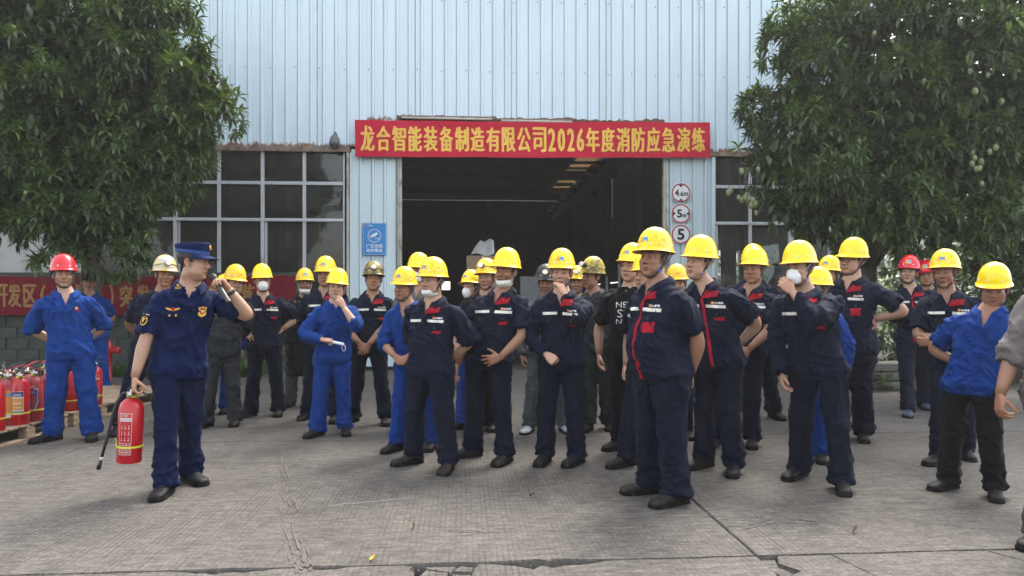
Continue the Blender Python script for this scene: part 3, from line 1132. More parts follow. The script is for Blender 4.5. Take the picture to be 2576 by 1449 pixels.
M_YEL = mat('helmet_yellow', (.88, .60, .004), .28, var=.08, scale=14, dirt=.32, dirt_c=(.30, .17, .01), dscale=34, spec=.5)
M_YEL2 = mat('helmet_yellow_worn', (.84, .52, .006), .38, var=.12, scale=16, dirt=.42, dirt_c=(.28, .14, .01), dscale=16, spec=.5)
M_YEL3 = mat('helmet_yellow_clean', (.90, .65, .003), .24, var=.05, scale=8, spec=.5, dirt=.14, dirt_c=(.38, .24, .01), dscale=45)
M_GRIM = mat('helmet_grimy', (.30, .22, .02), .35, var=.3, scale=14, dirt=.75, dirt_c=(.035, .03, .02), dscale=18)
M_SILV = mat('helmet_flaked', (.70, .48, .02), .3, var=.1, scale=14, dirt=.85, dirt_c=(.42, .42, .42), dscale=13)
M_BLKP = mat('helmet_black', (.018, .019, .02), .45, var=.3, scale=20, dirt=.3, dirt_c=(.08, .075, .07), dscale=30)
M_SPLT = mat('helmet_soot', (.62, .44, .03), .45, var=.1, scale=14, dirt=.8, dirt_c=(.012, .011, .01), dscale=8)
M_RED = mat('helmet_red', (.58, .012, .02), .2, var=.05, scale=10)
M_WHITE = mat('white_plastic', (.72, .72, .70), .4, var=.04)
M_STRAP = mat('black_strap', (.018, .019, .022), .7, var=.2)
M_BLUEP = mat('blue_buckle', (.02, .06, .42), .4, var=.1)
M_REDP = mat('red_buckle', (.5, .02, .02), .4, var=.1)
M_DARK = mat('dark_hole', (.01, .01, .008), .9, var=.1)
M_BAND = mat('grey_webbing', (.12, .115, .11), .8, var=.2)
M_LAMP = mat('lamp_black', (.02, .02, .022), .35, var=.2)
M_CHROME = mat('lamp_reflector', (.8, .8, .82), .12, metal=1, var=.05)
M_BRASS = mat('lamp_ring', (.6, .5, .42), .3, metal=.8, var=.1)

M_INO = mat('helmet_inside_bounce_orange', (.80, .26, .01), .4, var=.05)  # light bouncing inside the yellow shell, put into the colour as orange
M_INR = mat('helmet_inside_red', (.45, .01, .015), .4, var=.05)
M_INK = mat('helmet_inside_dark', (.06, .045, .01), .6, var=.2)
ME_HELM = {}
_hg = helmet_geo()


def helmet_mesh(m):
    if m.name not in ME_HELM:
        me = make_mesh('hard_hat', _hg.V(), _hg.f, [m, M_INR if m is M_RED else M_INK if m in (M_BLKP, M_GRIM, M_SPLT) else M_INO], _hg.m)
        ME_HELM[m.name] = me
    return ME_HELM[m.name]


RIVET_AZ = [R(a) for a in (-112, -62, -22, 22, 62, 112)]
g = Geo(); disc_on(g, Vector((0, 0, 0)), Vector((0, 0, 1)), .0068, .003, 10); ME_RIVET = _mk('rivet', g, M_WHITE)
RIVET_MX = []
for a in RIVET_AZ:
    p, nn = on_helmet(a, R(13), .001)
    RIVET_MX.append(Matrix.Translation(p) @ nn.to_track_quat('Z', 'Y').to_matrix().to_4x4())
g = Geo()
for s in (-1, 1):
    for a, e in ((118, 36), (128, 29), (138, 38), (126, 45), (140, 25), (150, 32)):
        p, nn = on_helmet(s * R(a), R(e), .0008)
        disc_on(g, p, nn, .0032, .0006, 8)
ME_VENT = _mk('vent_hole', g, M_DARK)


def helmet_patch(g, az0, az1, e0, e1, off, mi, poly=None):
    """a thin sticker following the shell; poly = list of (u, v) in 0..1, else a rectangle"""
    if poly is None:
        nu, nv = 5, 4
        P = [[helmet_pt(az0 + (az1 - az0) * i / (nu - 1), e0 + (e1 - e0) * j / (nv - 1), off) for j in range(nv)] for i in range(nu)]
        g.grid(P, mi)
    else:
        g.add([helmet_pt(az0 + (az1 - az0) * u, e0 + (e1 - e0) * v, off) for u, v in poly], [tuple(range(len(poly)))], mi)


g = Geo()
helmet_patch(g, R(-13), R(13), R(17), R(33), .0012, 0)
helmet_patch(g, R(-12), R(-4.5), R(18), R(32), .0022, 1)
helmet_patch(g, R(-3), R(12), R(18.5), R(31.5), .0022, 2, [(0, 0), (.3, 0), (.3, .5), (.5, .25), (.7, .5), (.7, 0), (1, 0), (1, 1), (.72, 1), (.5, .72), (.28, 1), (0, 1)])
ME_EMBLEM = _mk('emblem', g, [M_YEL3, M_EMBO, M_EMBB], False)
g = Geo()
n = 30
rings = []
for z, o in ((.034, .006), (.034, .003), (.060, .004), (.060, .007)):
    rings.append([((.080 + o) * math.sin(a), .013 - (.100 + o) * math.cos(a), z + .006 * math.cos(a)) for a in np.linspace(0, 2 * PI, n, endpoint=False)])
rings.append(rings[0])
g.loft(rings, cap=False); ME_BAND = _mk('sweatband', g, M_BAND)


def strap_geo(low=0.0):
    g = Geo()
    for s in (-1, 1):
        pts = [(s * .100, .030, .05), (s * .092, .02, .02), (s * .086, .0, -.02), (s * .0765, -.02, -.06), (s * .06, -.036, -.095 - low), (s * .036, -.052, -.122 - low), (0, -.060, -.131 - low)]
        g.tube(pts, .0075, 8, flat=(.28, 1.0), up=(s, -.4, 0))
        pts = [(s * .096, .075, .05), (s * .088, .05, .0), (s * .083, .02, -.035), (s * .0765, -.02, -.06)]
        g.tube(pts, .006, 6, flat=(.3, 1.0), up=(s, .2, 0))
    return g


ME_STRAP = _mk('chin_strap', strap_geo(), M_STRAP)
g = Geo(); g.box((0, 0, 0), (.008, .018, .024), bev=.002)
ME_BUCK = {'blue': _mk('buckle', g, M_BLUEP, False), 'red': _mk('buckle', g, M_REDP, False)}
g = Geo()
p, nn = on_helmet(0, R(24), .002)
q = nn.to_track_quat('Z', 'Y')
def _tl(g, prof, mi, at, quat, n=16):
    gg = Geo(); gg.lathe(prof, n); V = gg.V() @ np.array(quat.to_matrix()).T + np.array(at); g.add(V, gg.f, mi)
gl = Geo(); gl.box((0, 0, .012), (.05, .042, .028), bev=.006)
g.add(gl.V() @ np.array(q.to_matrix()).T + np.array(p), gl.f, 0)
fq = Vector((0, -1, .12)).to_track_quat('Z', 'Y')
_tl(g, [(.024, .0), (.027, .014), (.027, .045), (.024, .050), (.022, .049)], 0, p + nn * .005, fq)
_tl(g, [(.0268, .038), (.0285, .040), (.0285, .049), (.0225, .051)], 1, p + nn * .005, fq)
_tl(g, [(.0235, .0495), (.0001, .0500)], 2, p + nn * .005, fq)
_tl(g, [(.006, .048), (.006, .054), (.0001, .055)], 2, p + nn * .005, fq, 8)
g.tube([Vector(helmet_pt(R(a), R(14 + 10 * math.cos(R(a)) ** 2), .003)) for a in range(-150, 151, 20)], .006, 6, 0, flat=(.4, 1), up=(0, 0, 1))
ME_LAMP = _mk('headlamp', g, [M_LAMP, M_BRASS, M_CHROME], False)


def mask_cup(low=0.0, chin=False):
    """folded respirator: grid shell over nose, mouth and chin (or pulled under the chin)"""
    g = Geo()
    nu, nv = 15, 11
    P = np.zeros((nu, nv, 3))
    for i in range(nu):
        u = -1 + 2 * i / (nu - 1)
        for j in range(nv):
            v = -1 + 2 * j / (nv - 1)
            if not chin:
                hv = 1 - .25 * abs(u) ** 2
                z = -.062 + v * .056 * hv * (1 - .35 * u * u)
                w = .066 * (1 - .12 * v * v)
                x = w * math.sin(u * 1.25) / math.sin(1.25)
                y = -.122 + .085 * abs(u) ** 2.2 + .020 * max(0, -v) ** 1.5 + .010 * max(0, v) ** 2 - .012 * (1 - abs(u)) * (1 - v * v)
            else:
                z = -.108 + v * .030 * (1 - .3 * u * u) + .02 * abs(u) ** 2
                w = .068
                x = w * math.sin(u * 1.25) / math.sin(1.25)
                y = -.108 + .080 * abs(u) ** 2.0 + .032 * max(0, -v) ** 1.2 - .006 * (1 - v * v) + .003 * math.sin(u * 14 + v * 5)
            P[i, j] = (x, y, z)
    P2 = P.copy(); P2[..., 1] += .003
    g.grid(P); 
    o = g.n
    g.grid(P2[:, ::-1])
    for s in (-1, 1):
        for (a, b) in (((s * .065, -.045, -.035 - (.05 if chin else 0)), .028), ((s * .065, -.04, -.085 - (.015 if chin else 0)), -.03)):
            g.tube([a, (s * .078, -.015, (a[2] + b) / 2), (s * .085, .016, b * .8), (s * .088, .024, 0)], .0018, 5)
    return g


M_MASK = mat('mask_white', (.74, .74, .71), .85, var=.05, scale=20, bmp=.2, bscale=200)
M_MASKD = mat('mask_used', (.64, .62, .55), .85, var=.08, scale=14, bmp=.3, bscale=90)
ME_MASK = {'worn': _mk('face_mask', mask_cup(), M_MASK), 'chin': _mk('face_mask', mask_cup(chin=True), M_MASKD)}

g = Geo()
for s in (-1, 1):
    c = Vector((s * .032, -.108, -.004))
    ring = [c + Vector((.025 * math.cos(a) , .004 * math.cos(a) * s * 1.0 + .002, .017 * math.sin(a))) for a in np.linspace(0, 2 * PI, 17)]
    g.tube(ring, .0021, 5)
    g.tube([(s * .056, -.102, .004), (s * .078, -.05, .006), (s * .085, .012, .006)], .002, 5)
g.tube([(-.008, -.109, .0), (0, -.113, .003), (.008, -.109, .0)], .0018, 5)
ME_GLASS = _mk('glasses', g, M_STRAP)


def shoe_geo():
    """ankle above the origin, toe towards -y"""
    g = Geo()
    def ring(y, w, z0, z1, top, n=14, sh=0):
        out = []
        for a in np.linspace(0, 2 * PI, n, endpoint=False):
            c, s = math.cos(a), math.sin(a)
            x = w * np.sign(c) * abs(c) ** .75
            z = (z0 + z1) / 2 + (z1 - z0) / 2 * np.sign(s) * abs(s) ** (.55 if s < 0 else top)
            out.append((x + sh, y, z))
        return out
    up = [(.085, .018, .022, .060, .8), (.083, .030, .014, .088, .9), (.06, .037, .012, .108, 1.0), (.02, .039, .012, .112, 1.1), (-.02, .040, .012, .104, 1.2),
          (-.06, .044, .012, .086, 1.1), (-.10, .050, .012, .068, .9), (-.14, .051, .012, .060, .75), (-.17, .046, .013, .055, .7), (-.19, .034, .016, .047, .7), (-.199, .016, .022, .038, .8)]
    g.loft([ring(*u) for u in up], 0)
    for k in range(4):
        y = -.03 - k * .024; z = .1045 - k * .0125
        g.tube([(-.024, y, z - .012), (0, y - .004, z + .003), (.024, y, z - .012)], .0035, 5, 1)
    g.tube([(-.0, -.022, .108), (-.02, -.03, .118), (-.034, -.038, .1), (-.038, -.045, .085)], .0025, 5, 1)
    g.tube([(-.0, -.022, .108), (.02, -.032, .118), (.034, -.042, .1), (.038, -.05, .085)], .0025, 5, 1)
    return g


def sole_geo():
    g = Geo()
    out = [(.088, .018), (.08, .034), (.05, .041), (0, .042), (-.05, .046), (-.10, .054), (-.14, .055), (-.175, .049), (-.196, .034), (-.205, .014)]
    poly = [(w, y) for y, w in out] + [(-w, y) for y, w in reversed(out)]
    def ring(z, k): return [(x * k, (y + .055) * k - .055, z) for x, y in poly]
    g.loft([ring(.0, .97), ring(.004, 1), ring(.020, 1.0), ring(.024, .985)], 0)
    return g


M_SHOE = mat('shoe_leather', (.006, .0056, .0053), .6, spec=.2, var=.3, scale=24, dirt=.25, dirt_c=(.02, .017, .015), dscale=14, bmp=.2, bscale=120)
M_SHOEB = mat('shoe_brown', (.015, .012, .010), .75, spec=.15, var=.3, scale=24, dirt=.4, dirt_c=(.045, .039, .034), dscale=14, bmp=.2, bscale=120)
M_SHOEW = mat('shoe_paint_splashed', (.03, .03, .03), .7, var=.3, scale=24, dirt=.95, dirt_c=(.5, .5, .5), dscale=18)
M_SHOEN = mat('shoe_navy', (.02, .03, .06), .6, var=.3, scale=24)
M_SOLE = mat('shoe_sole', (.007, .006, .0055), .8, spec=.12, var=.3, scale=20, dirt=.3, dirt_c=(.04, .035, .03), dscale=20)
_sg = shoe_geo()
ME_SHOE = {k: _mk('shoe', _sg, [m, M_STRAP]) for k, m in (('black', M_SHOE), ('brown', M_SHOEB), ('white', M_SHOEW), ('navy', M_SHOEN))}
ME_SOLE = _mk('sole', sole_geo(), M_SOLE)
for me in (ME_SOLE,): me.set_sharp_from_angle(angle=R(40))

# skin: the vertex colour carries skin tone, brows, lips and eyes
m, nt, bs = nodes('skin')
vc = N(nt, 'ShaderNodeVertexColor', layer_name='Col')
nz = noise_node(nt, 35, 6, .6)
sk = mix(nt, ramp(nt, nz.outputs[0], .35, .7).outputs[0], vc.outputs[0], rgb(1, .93, .9), 'MULTIPLY')
nt.links.new(mix(nt, .85, vc.outputs[0], sk), bs.inputs['Base Color'])
bs.inputs['Roughness'].default_value = .46
bs.inputs['Specular IOR Level'].default_value = .38
bs.inputs['Subsurface Weight'].default_value = .12
bs.inputs['Subsurface Radius'].default_value = (.012, .005, .003)
bs.inputs['Subsurface Scale'].default_value = .5
bump(nt, bs, noise_node(nt, 260, 3, .5).outputs[0], .12, .002)
M_SKIN = m
M_HAIR = mat('black_hair', (.012, .010, .009), .55, var=.4, scale=120, bmp=.6, bscale=240, stretch=(1, 1, .25))

M_NAVY = cloth('navy_work_cloth', (.0055, .0078, .0188), .30, (.013, .0155, .024))
M_NAVYT = cloth('navy_trouser_cloth', (.0042, .0061, .0155), .30, (.0105, .0125, .020))
M_NAVYD = cloth('grimy_navy_cloth', (0.0128, 0.0150, 0.0195), .6, (0.0375, 0.0375, 0.0375))
M_BLUE = cloth('royal_blue_cloth', (.0045, .0310, .156), .2, (.007, .034, .135), var=.18)
M_BLUE2 = cloth('faded_blue_cloth', (.008, .034, .165), .3, (.012, .037, .14), var=.18)
M_FIRE = cloth('fire_service_blue', (.0036, .0092, .042), .15, (.005, .011, .042), var=.15)
M_FIRET = cloth('fire_service_trousers', (.0026, .0066, .030), .15, (.004, .009, .032), var=.15)
M_BLACKC = cloth('black_cloth', (0.0056, 0.0056, 0.0063), .25, (0.0140, 0.0140, 0.0154))
M_RAIN = cloth('oily_black_coverall', (0.0120, 0.0150, 0.0180), .7, (0.0375, 0.0413, 0.0450), rough=.5)
M_GREYD = cloth('paint_stained_grey', (0.0350, 0.0420, 0.0455), .7, (0.0980, 0.1050, 0.1050))
M_GREY = cloth('grey_cotton', (.125, .108, .104), .3, (.085, .072, .068))
M_APRON = cloth('dark_apron_cloth', (0.0084, 0.0091, 0.0112), .5, (0.0210, 0.0210, 0.0210))
M_REDC = cloth('red_facing', (0.3360, 0.0096, 0.0224), .1, (0.2400, 0.0160, 0.0240))
M_REFL = mat('reflective_tape', (.70, .67, .58), .35, var=.12, scale=40, dirt=.25, dirt_c=(.3, .28, .24), dscale=40)
M_BTN = mat('snap_button', (.10, .10, .11), .3, metal=.8, var=.1)
M_TEXTW = mat('print_white', (.75, .75, .75), .6, var=.03)
M_GOLD = mat('gold_thread', (.62, .36, .03), .5, var=.15)
M_CREAM = mat('cream_print', (.6, .45, .16), .5, var=.1)


# ------------------------------------------------------------------ people: figure
def ik(S, W, l1, l2, pole):
    S, W = Vector(S), Vector(W)
    d = W - S
    L = min(d.length, (l1 + l2) * .998)
    dr = d.normalized()
    a = (l1 * l1 - l2 * l2 + L * L) / (2 * L)
    h = math.sqrt(max(l1 * l1 - a * a, 0))
    p = Vector(pole)
    p = p - dr * p.dot(dr)
    p = p.normalized() if p.length > 1e-6 else dr.orthogonal().normalized()
    return S + dr * a + p * h, S + dr * L


UA, FA = .295, .250
TORSO = [(.772, .192, .126, .122), (.80, .195, .128, .125), (.86, .195, .126, .124), (.93, .183, .118, .114), (1.0, .175, .115, .104), (1.10, .177, .114, .102),
         (1.20, .190, .121, .114), (1.27, .190, .119, .119), (1.32, .178, .110, .115), (1.36, .150, .095, .104), (1.395, .114, .077, .089), (1.42, .086, .064, .075), (1.45, .066, .058, .066)]


def torso_rings(w, belly, k=1.0, S=None, n=36, lo=0, lift=0):
    rings = []
    for z, a, bf, bb in TORSO[lo:]:
        bel = belly * math.exp(-((z - 1.02) / .17) ** 2)
        ring = []
        dx, dy = S(z)
        for t in np.linspace(0, 2 * PI, n, endpoint=False):
            c, s = math.cos(t), math.sin(t)
            x = a * w * k * np.sign(c) * abs(c) ** .82
            b = (bf * (1 + .25 * (w - 1)) + bel) if s < 0 else bb * (1 + .3 * (w - 1))
            y = b * k * np.sign(s) * abs(s) ** .88
            ring.append((x + dx, y + dy, z + lift))
        rings.append(ring)
    return rings


def arm_path(P, n=5):
    """shoulder, elbow, wrist with the elbow rounded"""
    S, E, W = [Vector(p) for p in P]
    a = E + (S - E).normalized() * .06
    b = E + (W - E).normalized() * .06
    pts = [S.lerp(a, t) for t in (0, .35, .7)]
    pts += [a.lerp(E, t).lerp(E.lerp(b, t), t) for t in np.linspace(0, 1, n)]
    pts += [b.lerp(W, t) for t in (.35, .7, 1)]
    L = [0]
    for i in range(1, len(pts)): L.append(L[-1] + (pts[i] - pts[i - 1]).length)
    return pts, np.array(L) / L[-1]


def cut_path(pts, L, t1):
    out = [p for p, l in zip(pts, L) if l < t1 - .02]
    i = int(np.searchsorted(L, t1))
    i = min(max(i, 1), len(pts) - 1)
    f = (t1 - L[i - 1]) / (L[i] - L[i - 1])
    out.append(pts[i - 1].lerp(pts[i], min(max(f, 0), 1)))
    return out


SLEEVE = {'short': .44, 'elbow': .56, 'rolled': .66, 'long': .985, 'none': .1}
PEOPLE = []


def plan_person(P):
    """stage 1: place the skeleton, return the union jobs"""
    f1, f2 = gnd(*P['feet'][0][:2]), gnd(*P['feet'][1][:2])
    base = (f1 + f2) / 2
    if 'base' in P:
        base = gnd(*P['base'])
    top = P['top']
    Zt = CAMH - (top[1] - HOR) * base.y / FPX
    s = P.get('s', Zt / (1.80 if P.get('hat', 'yellow') != 'cap' else 1.745))
    th = -R(P.get('face', 0))
    rot = Matrix.Rotation(-th, 3, 'Z')
    loc = lambda w: (rot @ (w - base)) / s
    hx = (top[0] - CXP) * base.y / FPX
    lean = loc(Vector((hx, base.y, 0)))
    lx = max(-.14, min(.14, lean.x)); ly = max(-.12, min(.12, lean.y)) - P.get('stoop', 0)
    rs = random.Random(int(top[0] * 7 + top[1]))
    swx, swy = rs.uniform(-.022, .022), rs.uniform(-.02, .012)
    P.setdefault('ht', rs.uniform(-4, 4)); P.setdefault('htilt', rs.uniform(-4, 3)); P['_hroll'] = rs.uniform(-4, 4)
    P.setdefault('fw', rs.uniform(.95, 1.05)); P.setdefault('fl', rs.uniform(.95, 1.05)); P.setdefault('fat', rs.choice((0, 0, .3, .3)))
    def S(z):
        t = min(max((z - .84) / (1.6 - .84), 0), 1.1)
        t = t ** 1.15
        b = math.sin(min(max((z - .80) / .62, 0), 1) * PI)
        return lx * t + swx * b, ly * t + swy * b
    P.update(_base=base, _s=s, _th=th, _S=S, _lx=lx, _ly=ly)
    w = P.get('w', 1.0)
    belly = P.get('belly', .01)
    # arms
    arms = []
    for sx in (-1, 1):
        spec = P['arms'][0 if sx < 0 else 1]
        sh = Vector((sx * .178 * w, .005, 1.318 + spec.get('raise', 0))) + Vector((*S(1.32), 0))
        t = Vector(spec['to'])
        if spec.get('abs') is None:
            t = Vector((t.x * sx, t.y, t.z)) + Vector((*S(t.z), 0))
        pole = Vector(spec.get('pole', (.5, .5, -.2)))
        pole.x *= sx
        E, W = ik(sh, t, UA, FA, pole)
        arms.append((sx, sh, E, W, spec))
    P['_arms'] = arms
    jobs = []
    kind = P['wear']
    # jacket
    g = Geo()
    lift = 0
    rings = torso_rings(w, belly, 1.0, S)
    if P.get('long_hem'):
        d = P['long_hem']
        rings = [[(x * 1.04, y * 1.05, z - dz) for x, y, z in rings[0]] for dz in (d, d * .66, d * .33)] + rings
    g.loft(rings)
    P['_sl'] = []
    for sx, sh, E, W, spec in arms:
        pts, L = arm_path((sh, E, W))
        st = SLEEVE[spec.get('sleeve', P.get('sleeve', 'short'))]
        pp = cut_path(pts, L, st)
        inner = Vector((sx * .10 * w, .002, 1.325)) + Vector((*S(1.325), 0))
        k = len(pp)
        tt = np.linspace(0, 1, k)
        if st < .6: rad = .074 - .004 * tt + .006 * np.clip((tt - .6) / .4, 0, 1)
        elif st < .8: rad = .076 - .012 * tt + .004 * np.clip((tt - .85) / .15, 0, 1)
        else: rad = .076 - .030 * tt ** 1.1
        rad = rad * (.92 + .12 * (w - .9) / .2) * P.get('baggy', 1.0) * (1 - .10 * np.exp(-(tt / .22) ** 2))
        g.tube([inner] + pp, [.072 * (.5 + .5 * w)] + list(rad), 14, up=(0, 1, 0))
        P['_sl'].append((pp, float(rad[-1])))
    far = base.y > 6.2 or P.get('simple')
    jobs.append((g, .0135 if far else .0105, 3 if far else 5))
    # trousers
    g = Geo()
    legs = []
    feet = []
    pz = P.get('pelvis', .87)
    for k, sx in enumerate((-1, 1)):
        f = loc(gnd(*P['feet'][k][:2])) if 'base' not in P else loc(gnd(*P['feet'][k][:2]))
        f.x = max(-.42, min(.42, f.x)); f.y = max(-.35, min(.35, f.y))
        yaw = -R(P['feet'][k][2]) - th if len(P['feet'][k]) > 2 else -sx * -R(10)
        feet.append((f, yaw))
        hip = Vector((sx * .088 * w, .0, pz)) + Vector((*S(.86), 0))
        ank = Vector((f.x, f.y + .0, .085))
        kn = hip.lerp(ank, .5) + Vector((0, -.025 - P.get('bend', (0, 0))[k], 0))
        legs.append((hip, kn, ank))
    P['_feet'] = feet; P['_legs'] = legs
    tw = P.get('tw', 1.0)
    for (hip, kn, ank) in legs:
        up = hip + Vector((0, 0, .06))
        pts = [up, hip, hip.lerp(kn, .35), hip.lerp(kn, .72), kn, kn.lerp(ank, .3), kn.lerp(ank, .6), kn.lerp(ank, .85), ank + Vector((0, .004, -.022))]
        rad = [.094 * w, .098 * w, .093 * w, .083, .075, .073, .072, .076, .080]
        rad = [r * (tw if i > 1 else 1) for i, r in enumerate(rad)]
        g.tube(pts, rad, 18, up=(0, -1, 0))
    pel = []
    for z, a, b in ((.80, .148, .090), (.86, .160, .104), (.92, .160, .104), (1.0, .155, .096)):
        dx, dy = S(z)
        pel.append([(a * w * np.sign(c) * abs(c) ** .85 + dx, b * np.sign(s_) * abs(s_) ** .9 * (.6 + .4 * w) + dy, z)
                    for c, s_ in [(math.cos(t), math.sin(t)) for t in np.linspace(0, 2 * PI, 26, endpoint=False)]])
    g.loft(pel)
    jobs.append((g, .0145 if far else .0115, 3))
    return jobs


def wrinkle_jacket(P, V, Nn, seed):
    amp = P.get('wr', 1.0)
    z = V[:, 2]
    q = V + (noise3(V * 5, seed) - .5)[:, None] * np.array([.10, .10, .14])
    # long drag folds, mostly vertical and diagonal
    s1 = 1 - np.abs(2 * noise3(q * np.array([13, 13, 4.2]), seed + 1) - 1)
    dq = np.stack([q[:, 0] + q[:, 2] * .7, q[:, 1] + q[:, 2] * .4, q[:, 2] - q[:, 0] * .7], -1)
    s2 = 1 - np.abs(2 * noise3(dq * np.array([17, 17, 5]), seed + 2) - 1)
    s3 = 1 - np.abs(2 * noise3(q * np.array([7, 7, 26]), seed + 3) - 1)
    s4 = 1 - np.abs(2 * noise3(dq * np.array([38, 38, 12]), seed + 8) - 1)
    d = .0165 * (s1 ** 4.5 - .2) + .0175 * (s2 ** 5 - .18) + .0045 * (s4 ** 3 - .25)
    waist = np.exp(-((z - .88) / .07) ** 2)
    d += .012 * waist * (s3 ** 2 - .3)
    d += .007 * np.exp(-((z - .845) / .03) ** 2) - .006 * np.exp(-((z - .79) / .02) ** 2)
    for (sx, sh, E, W, spec), (pp, rr) in zip(P['_arms'], P['_sl']):
        de = np.linalg.norm(V - np.array(E), axis=1)
        ax = np.array((W - sh).normalized())
        along = V @ ax
        fold = np.sin(along * 105 + 7 * noise3(V * 16, seed + 5)) * .5 + .5
        d += .013 * np.exp(-(de / .085) ** 2) * (fold ** 1.5 - .35)
        ds = np.linalg.norm(V - np.array(sh) - np.array([0, -.03, -.06]), axis=1)
        d += .011 * np.exp(-(ds / .09) ** 2) * (s2 ** 2 - .3)
        end = np.array(pp[-1]); 
        dn = np.linalg.norm(V - end, axis=1)
        d += .003 * np.exp(-(dn / .07) ** 2) * np.sin(along * 210)
    return V + Nn * (d * amp)[:, None]


def wrinkle_trousers(P, V, Nn, seed):
    z = V[:, 2]
    q = V + (noise3(V * 5, seed) - .5)[:, None] * np.array([.08, .08, .12])
    s1 = 1 - np.abs(2 * noise3(q * np.array([15, 15, 3.2]), seed + 1) - 1)
    s3 = 1 - np.abs(2 * noise3(q * np.array([8, 8, 24]), seed + 3) - 1)
    dq = np.stack([q[:, 0] + q[:, 2] * .6, q[:, 1], q[:, 2] - q[:, 0] * .6], -1)
    s2 = 1 - np.abs(2 * noise3(dq * np.array([15, 15, 6]), seed + 2) - 1)
    d = .0135 * (s1 ** 4.5 - .2) + .0115 * (s2 ** 4.5 - .2)
    low = np.clip((.34 - z) / .26, 0, 1)
    d += .019 * low * (s3 ** 3 - .25)
    d += .008 * low ** 2 * np.sin(z * 75 + 8 * noise3(V * 9, seed + 7)) * .6
    kn = np.exp(-((z - .47) / .08) ** 2)
    d += .011 * kn * (s3 ** 2 - .3)
    cr = np.exp(-((z - .80) / .09) ** 2) * (V[:, 1] < .02)
    d += .012 * cr * (s2 ** 2 - .3)
    return V + Nn * d[:, None]


def patch_geo(bvh, S, quad, nu, nv, off=.004, th=.0025, y0=None, wave=0, seed=0):
    """cloth patch with thickness on the front of the jacket; quad = bl, br, tr, tl in (x, z)"""
    bl, br, tr, tl = [np.array(q) for q in quad]
    P = np.full((nu, nv, 3), np.nan)
    last = None
    for j in range(nv):
        v = j / (nv - 1)
        for i in range(nu):
            u = i / (nu - 1)
            x, z = (bl * (1 - u) + br * u) * (1 - v) + (tl * (1 - u) + tr * u) * v
            dx, dy = S(z)
            hit = bvh.ray_cast(Vector((x + dx, dy - .30, z)), Vector((0, 1, 0)))
            y = hit[0].y if hit[0] is not None else None
            if y is None or y > dy + .02: y = last if last is not None else dy - .1
            last = y
            P[i, j] = (x + dx, y - off, z)
    # keep the patch off sleeves that cross the chest: clamp to the median depth
    med = np.median(P[..., 1])
    P[..., 1] = np.clip(P[..., 1], med - .03, med + .06)
    if wave:
        P[..., 1] -= wave * noise3(P.reshape(-1, 3) * 50, seed).reshape(P.shape[:2])
    g = Geo()
    Q = P.copy(); Q[..., 1] += th + off
    idx = lambda i, j, o: o + i * nv + j
    v = np.concatenate([P.reshape(-1, 3), Q.reshape(-1, 3)])
    f = []
    m = nu * nv
    for i in range(nu - 1):
        for j in range(nv - 1):
            f.append((idx(i, j, 0), idx(i + 1, j, 0), idx(i + 1, j + 1, 0), idx(i, j + 1, 0)))
    edge = [(i, 0) for i in range(nu)] + [(nu - 1, j) for j in range(1, nv)] + [(i, nv - 1) for i in range(nu - 2, -1, -1)] + [(0, j) for j in range(nv - 2, 0, -1)]
    for a, b in zip(edge, edge[1:] + edge[:1]):
        f.append((idx(*b, 0), idx(*a, 0), idx(*a, m), idx(*b, m)))
    g.add(v, f)
    return g


def text_on(bvh, S, body, x0, x1, z0, z1, bold=.02, off=.0065):
    T, F, asp = text_geo(body, bold)
    med = []
    out = []
    for u, v in T:
        x, z = x0 + (x1 - x0) * u, z0 + (z1 - z0) * v
        dx, dy = S(z)
        hit = bvh.ray_cast(Vector((x + dx, dy - .30, z)), Vector((0, 1, 0)))
        y = hit[0].y if hit[0] is not None else dy - .12
        out.append((x + dx, y, z))
    out = np.array(out)
    md = np.median(out[:, 1])
    out[:, 1] = np.clip(out[:, 1], md - .03, md + .03) - off
    g = Geo(); g.add(out, F)
    return g


def collar_geo(S, w=1.0, spread=150, fold=.032, opened=1.0):
    g = Geo()
    nphi = 33
    prof_n = 9
    P = np.zeros((nphi, prof_n, 3))
    dx, dy = S(1.44)
    for i in range(nphi):
        t = -1 + 2 * i / (nphi - 1)
        phi = R(spread) * t           # 0 = back
        at = abs(t)
        rx, ry = .074, .072
        def pt(r_add, z):
            return (math.sin(phi) * (rx + r_add) * w ** .5 + dx, math.cos(phi) * (ry + r_add) + .006 + dy, z)
        zi = 1.405 - .045 * at ** 3 * opened
        zt = 1.476 - .066 * at ** 2.4 * opened
        zo = 1.436 - .072 * at ** 2.2 * opened
        fo = fold + .036 * at ** 3
        P[i, 0] = pt(.004, zi)
        P[i, 1] = pt(.003, (zi + zt) / 2)
        P[i, 2] = pt(.006, zt - .004)
        P[i, 3] = pt(.010, zt + .001)
        P[i, 4] = pt(.015, zt - .003)
        P[i, 5] = pt(.015 + fo * .45, zt + (zo - zt) * .45)
        P[i, 6] = pt(.012 + fo, zo)
        P[i, 7] = pt(.009 + fo, zo - .004)
        P[i, 8] = pt(.008 + fo * .5, zo + (zt - zo) * .3 - .006)
    g.grid(P)
    return g


def collar_fit(g, bvh, S):
    """rest the fold on the jacket: nothing of it below the cloth"""
    V = g.v[0]
    for i, p in enumerate(V):
        dx, dy = S(p[2])
        k = i % 9
        if k in (5, 6, 7, 8) and p[1] < dy - .03:
            hit = bvh.ray_cast(Vector((p[0], dy - .3, p[2])), Vector((0, 1, 0)))
            if hit[0] is not None:
                V[i, 1] = min(p[1], hit[0].y - (.012 if k in (5, 6) else .006))
                if k == 6 and p[1] < hit[0].y - .03: V[i, 1] = hit[0].y - .012
    return g


def add(name, me, parent, **kw):
    return link(name, me, parent, **kw)


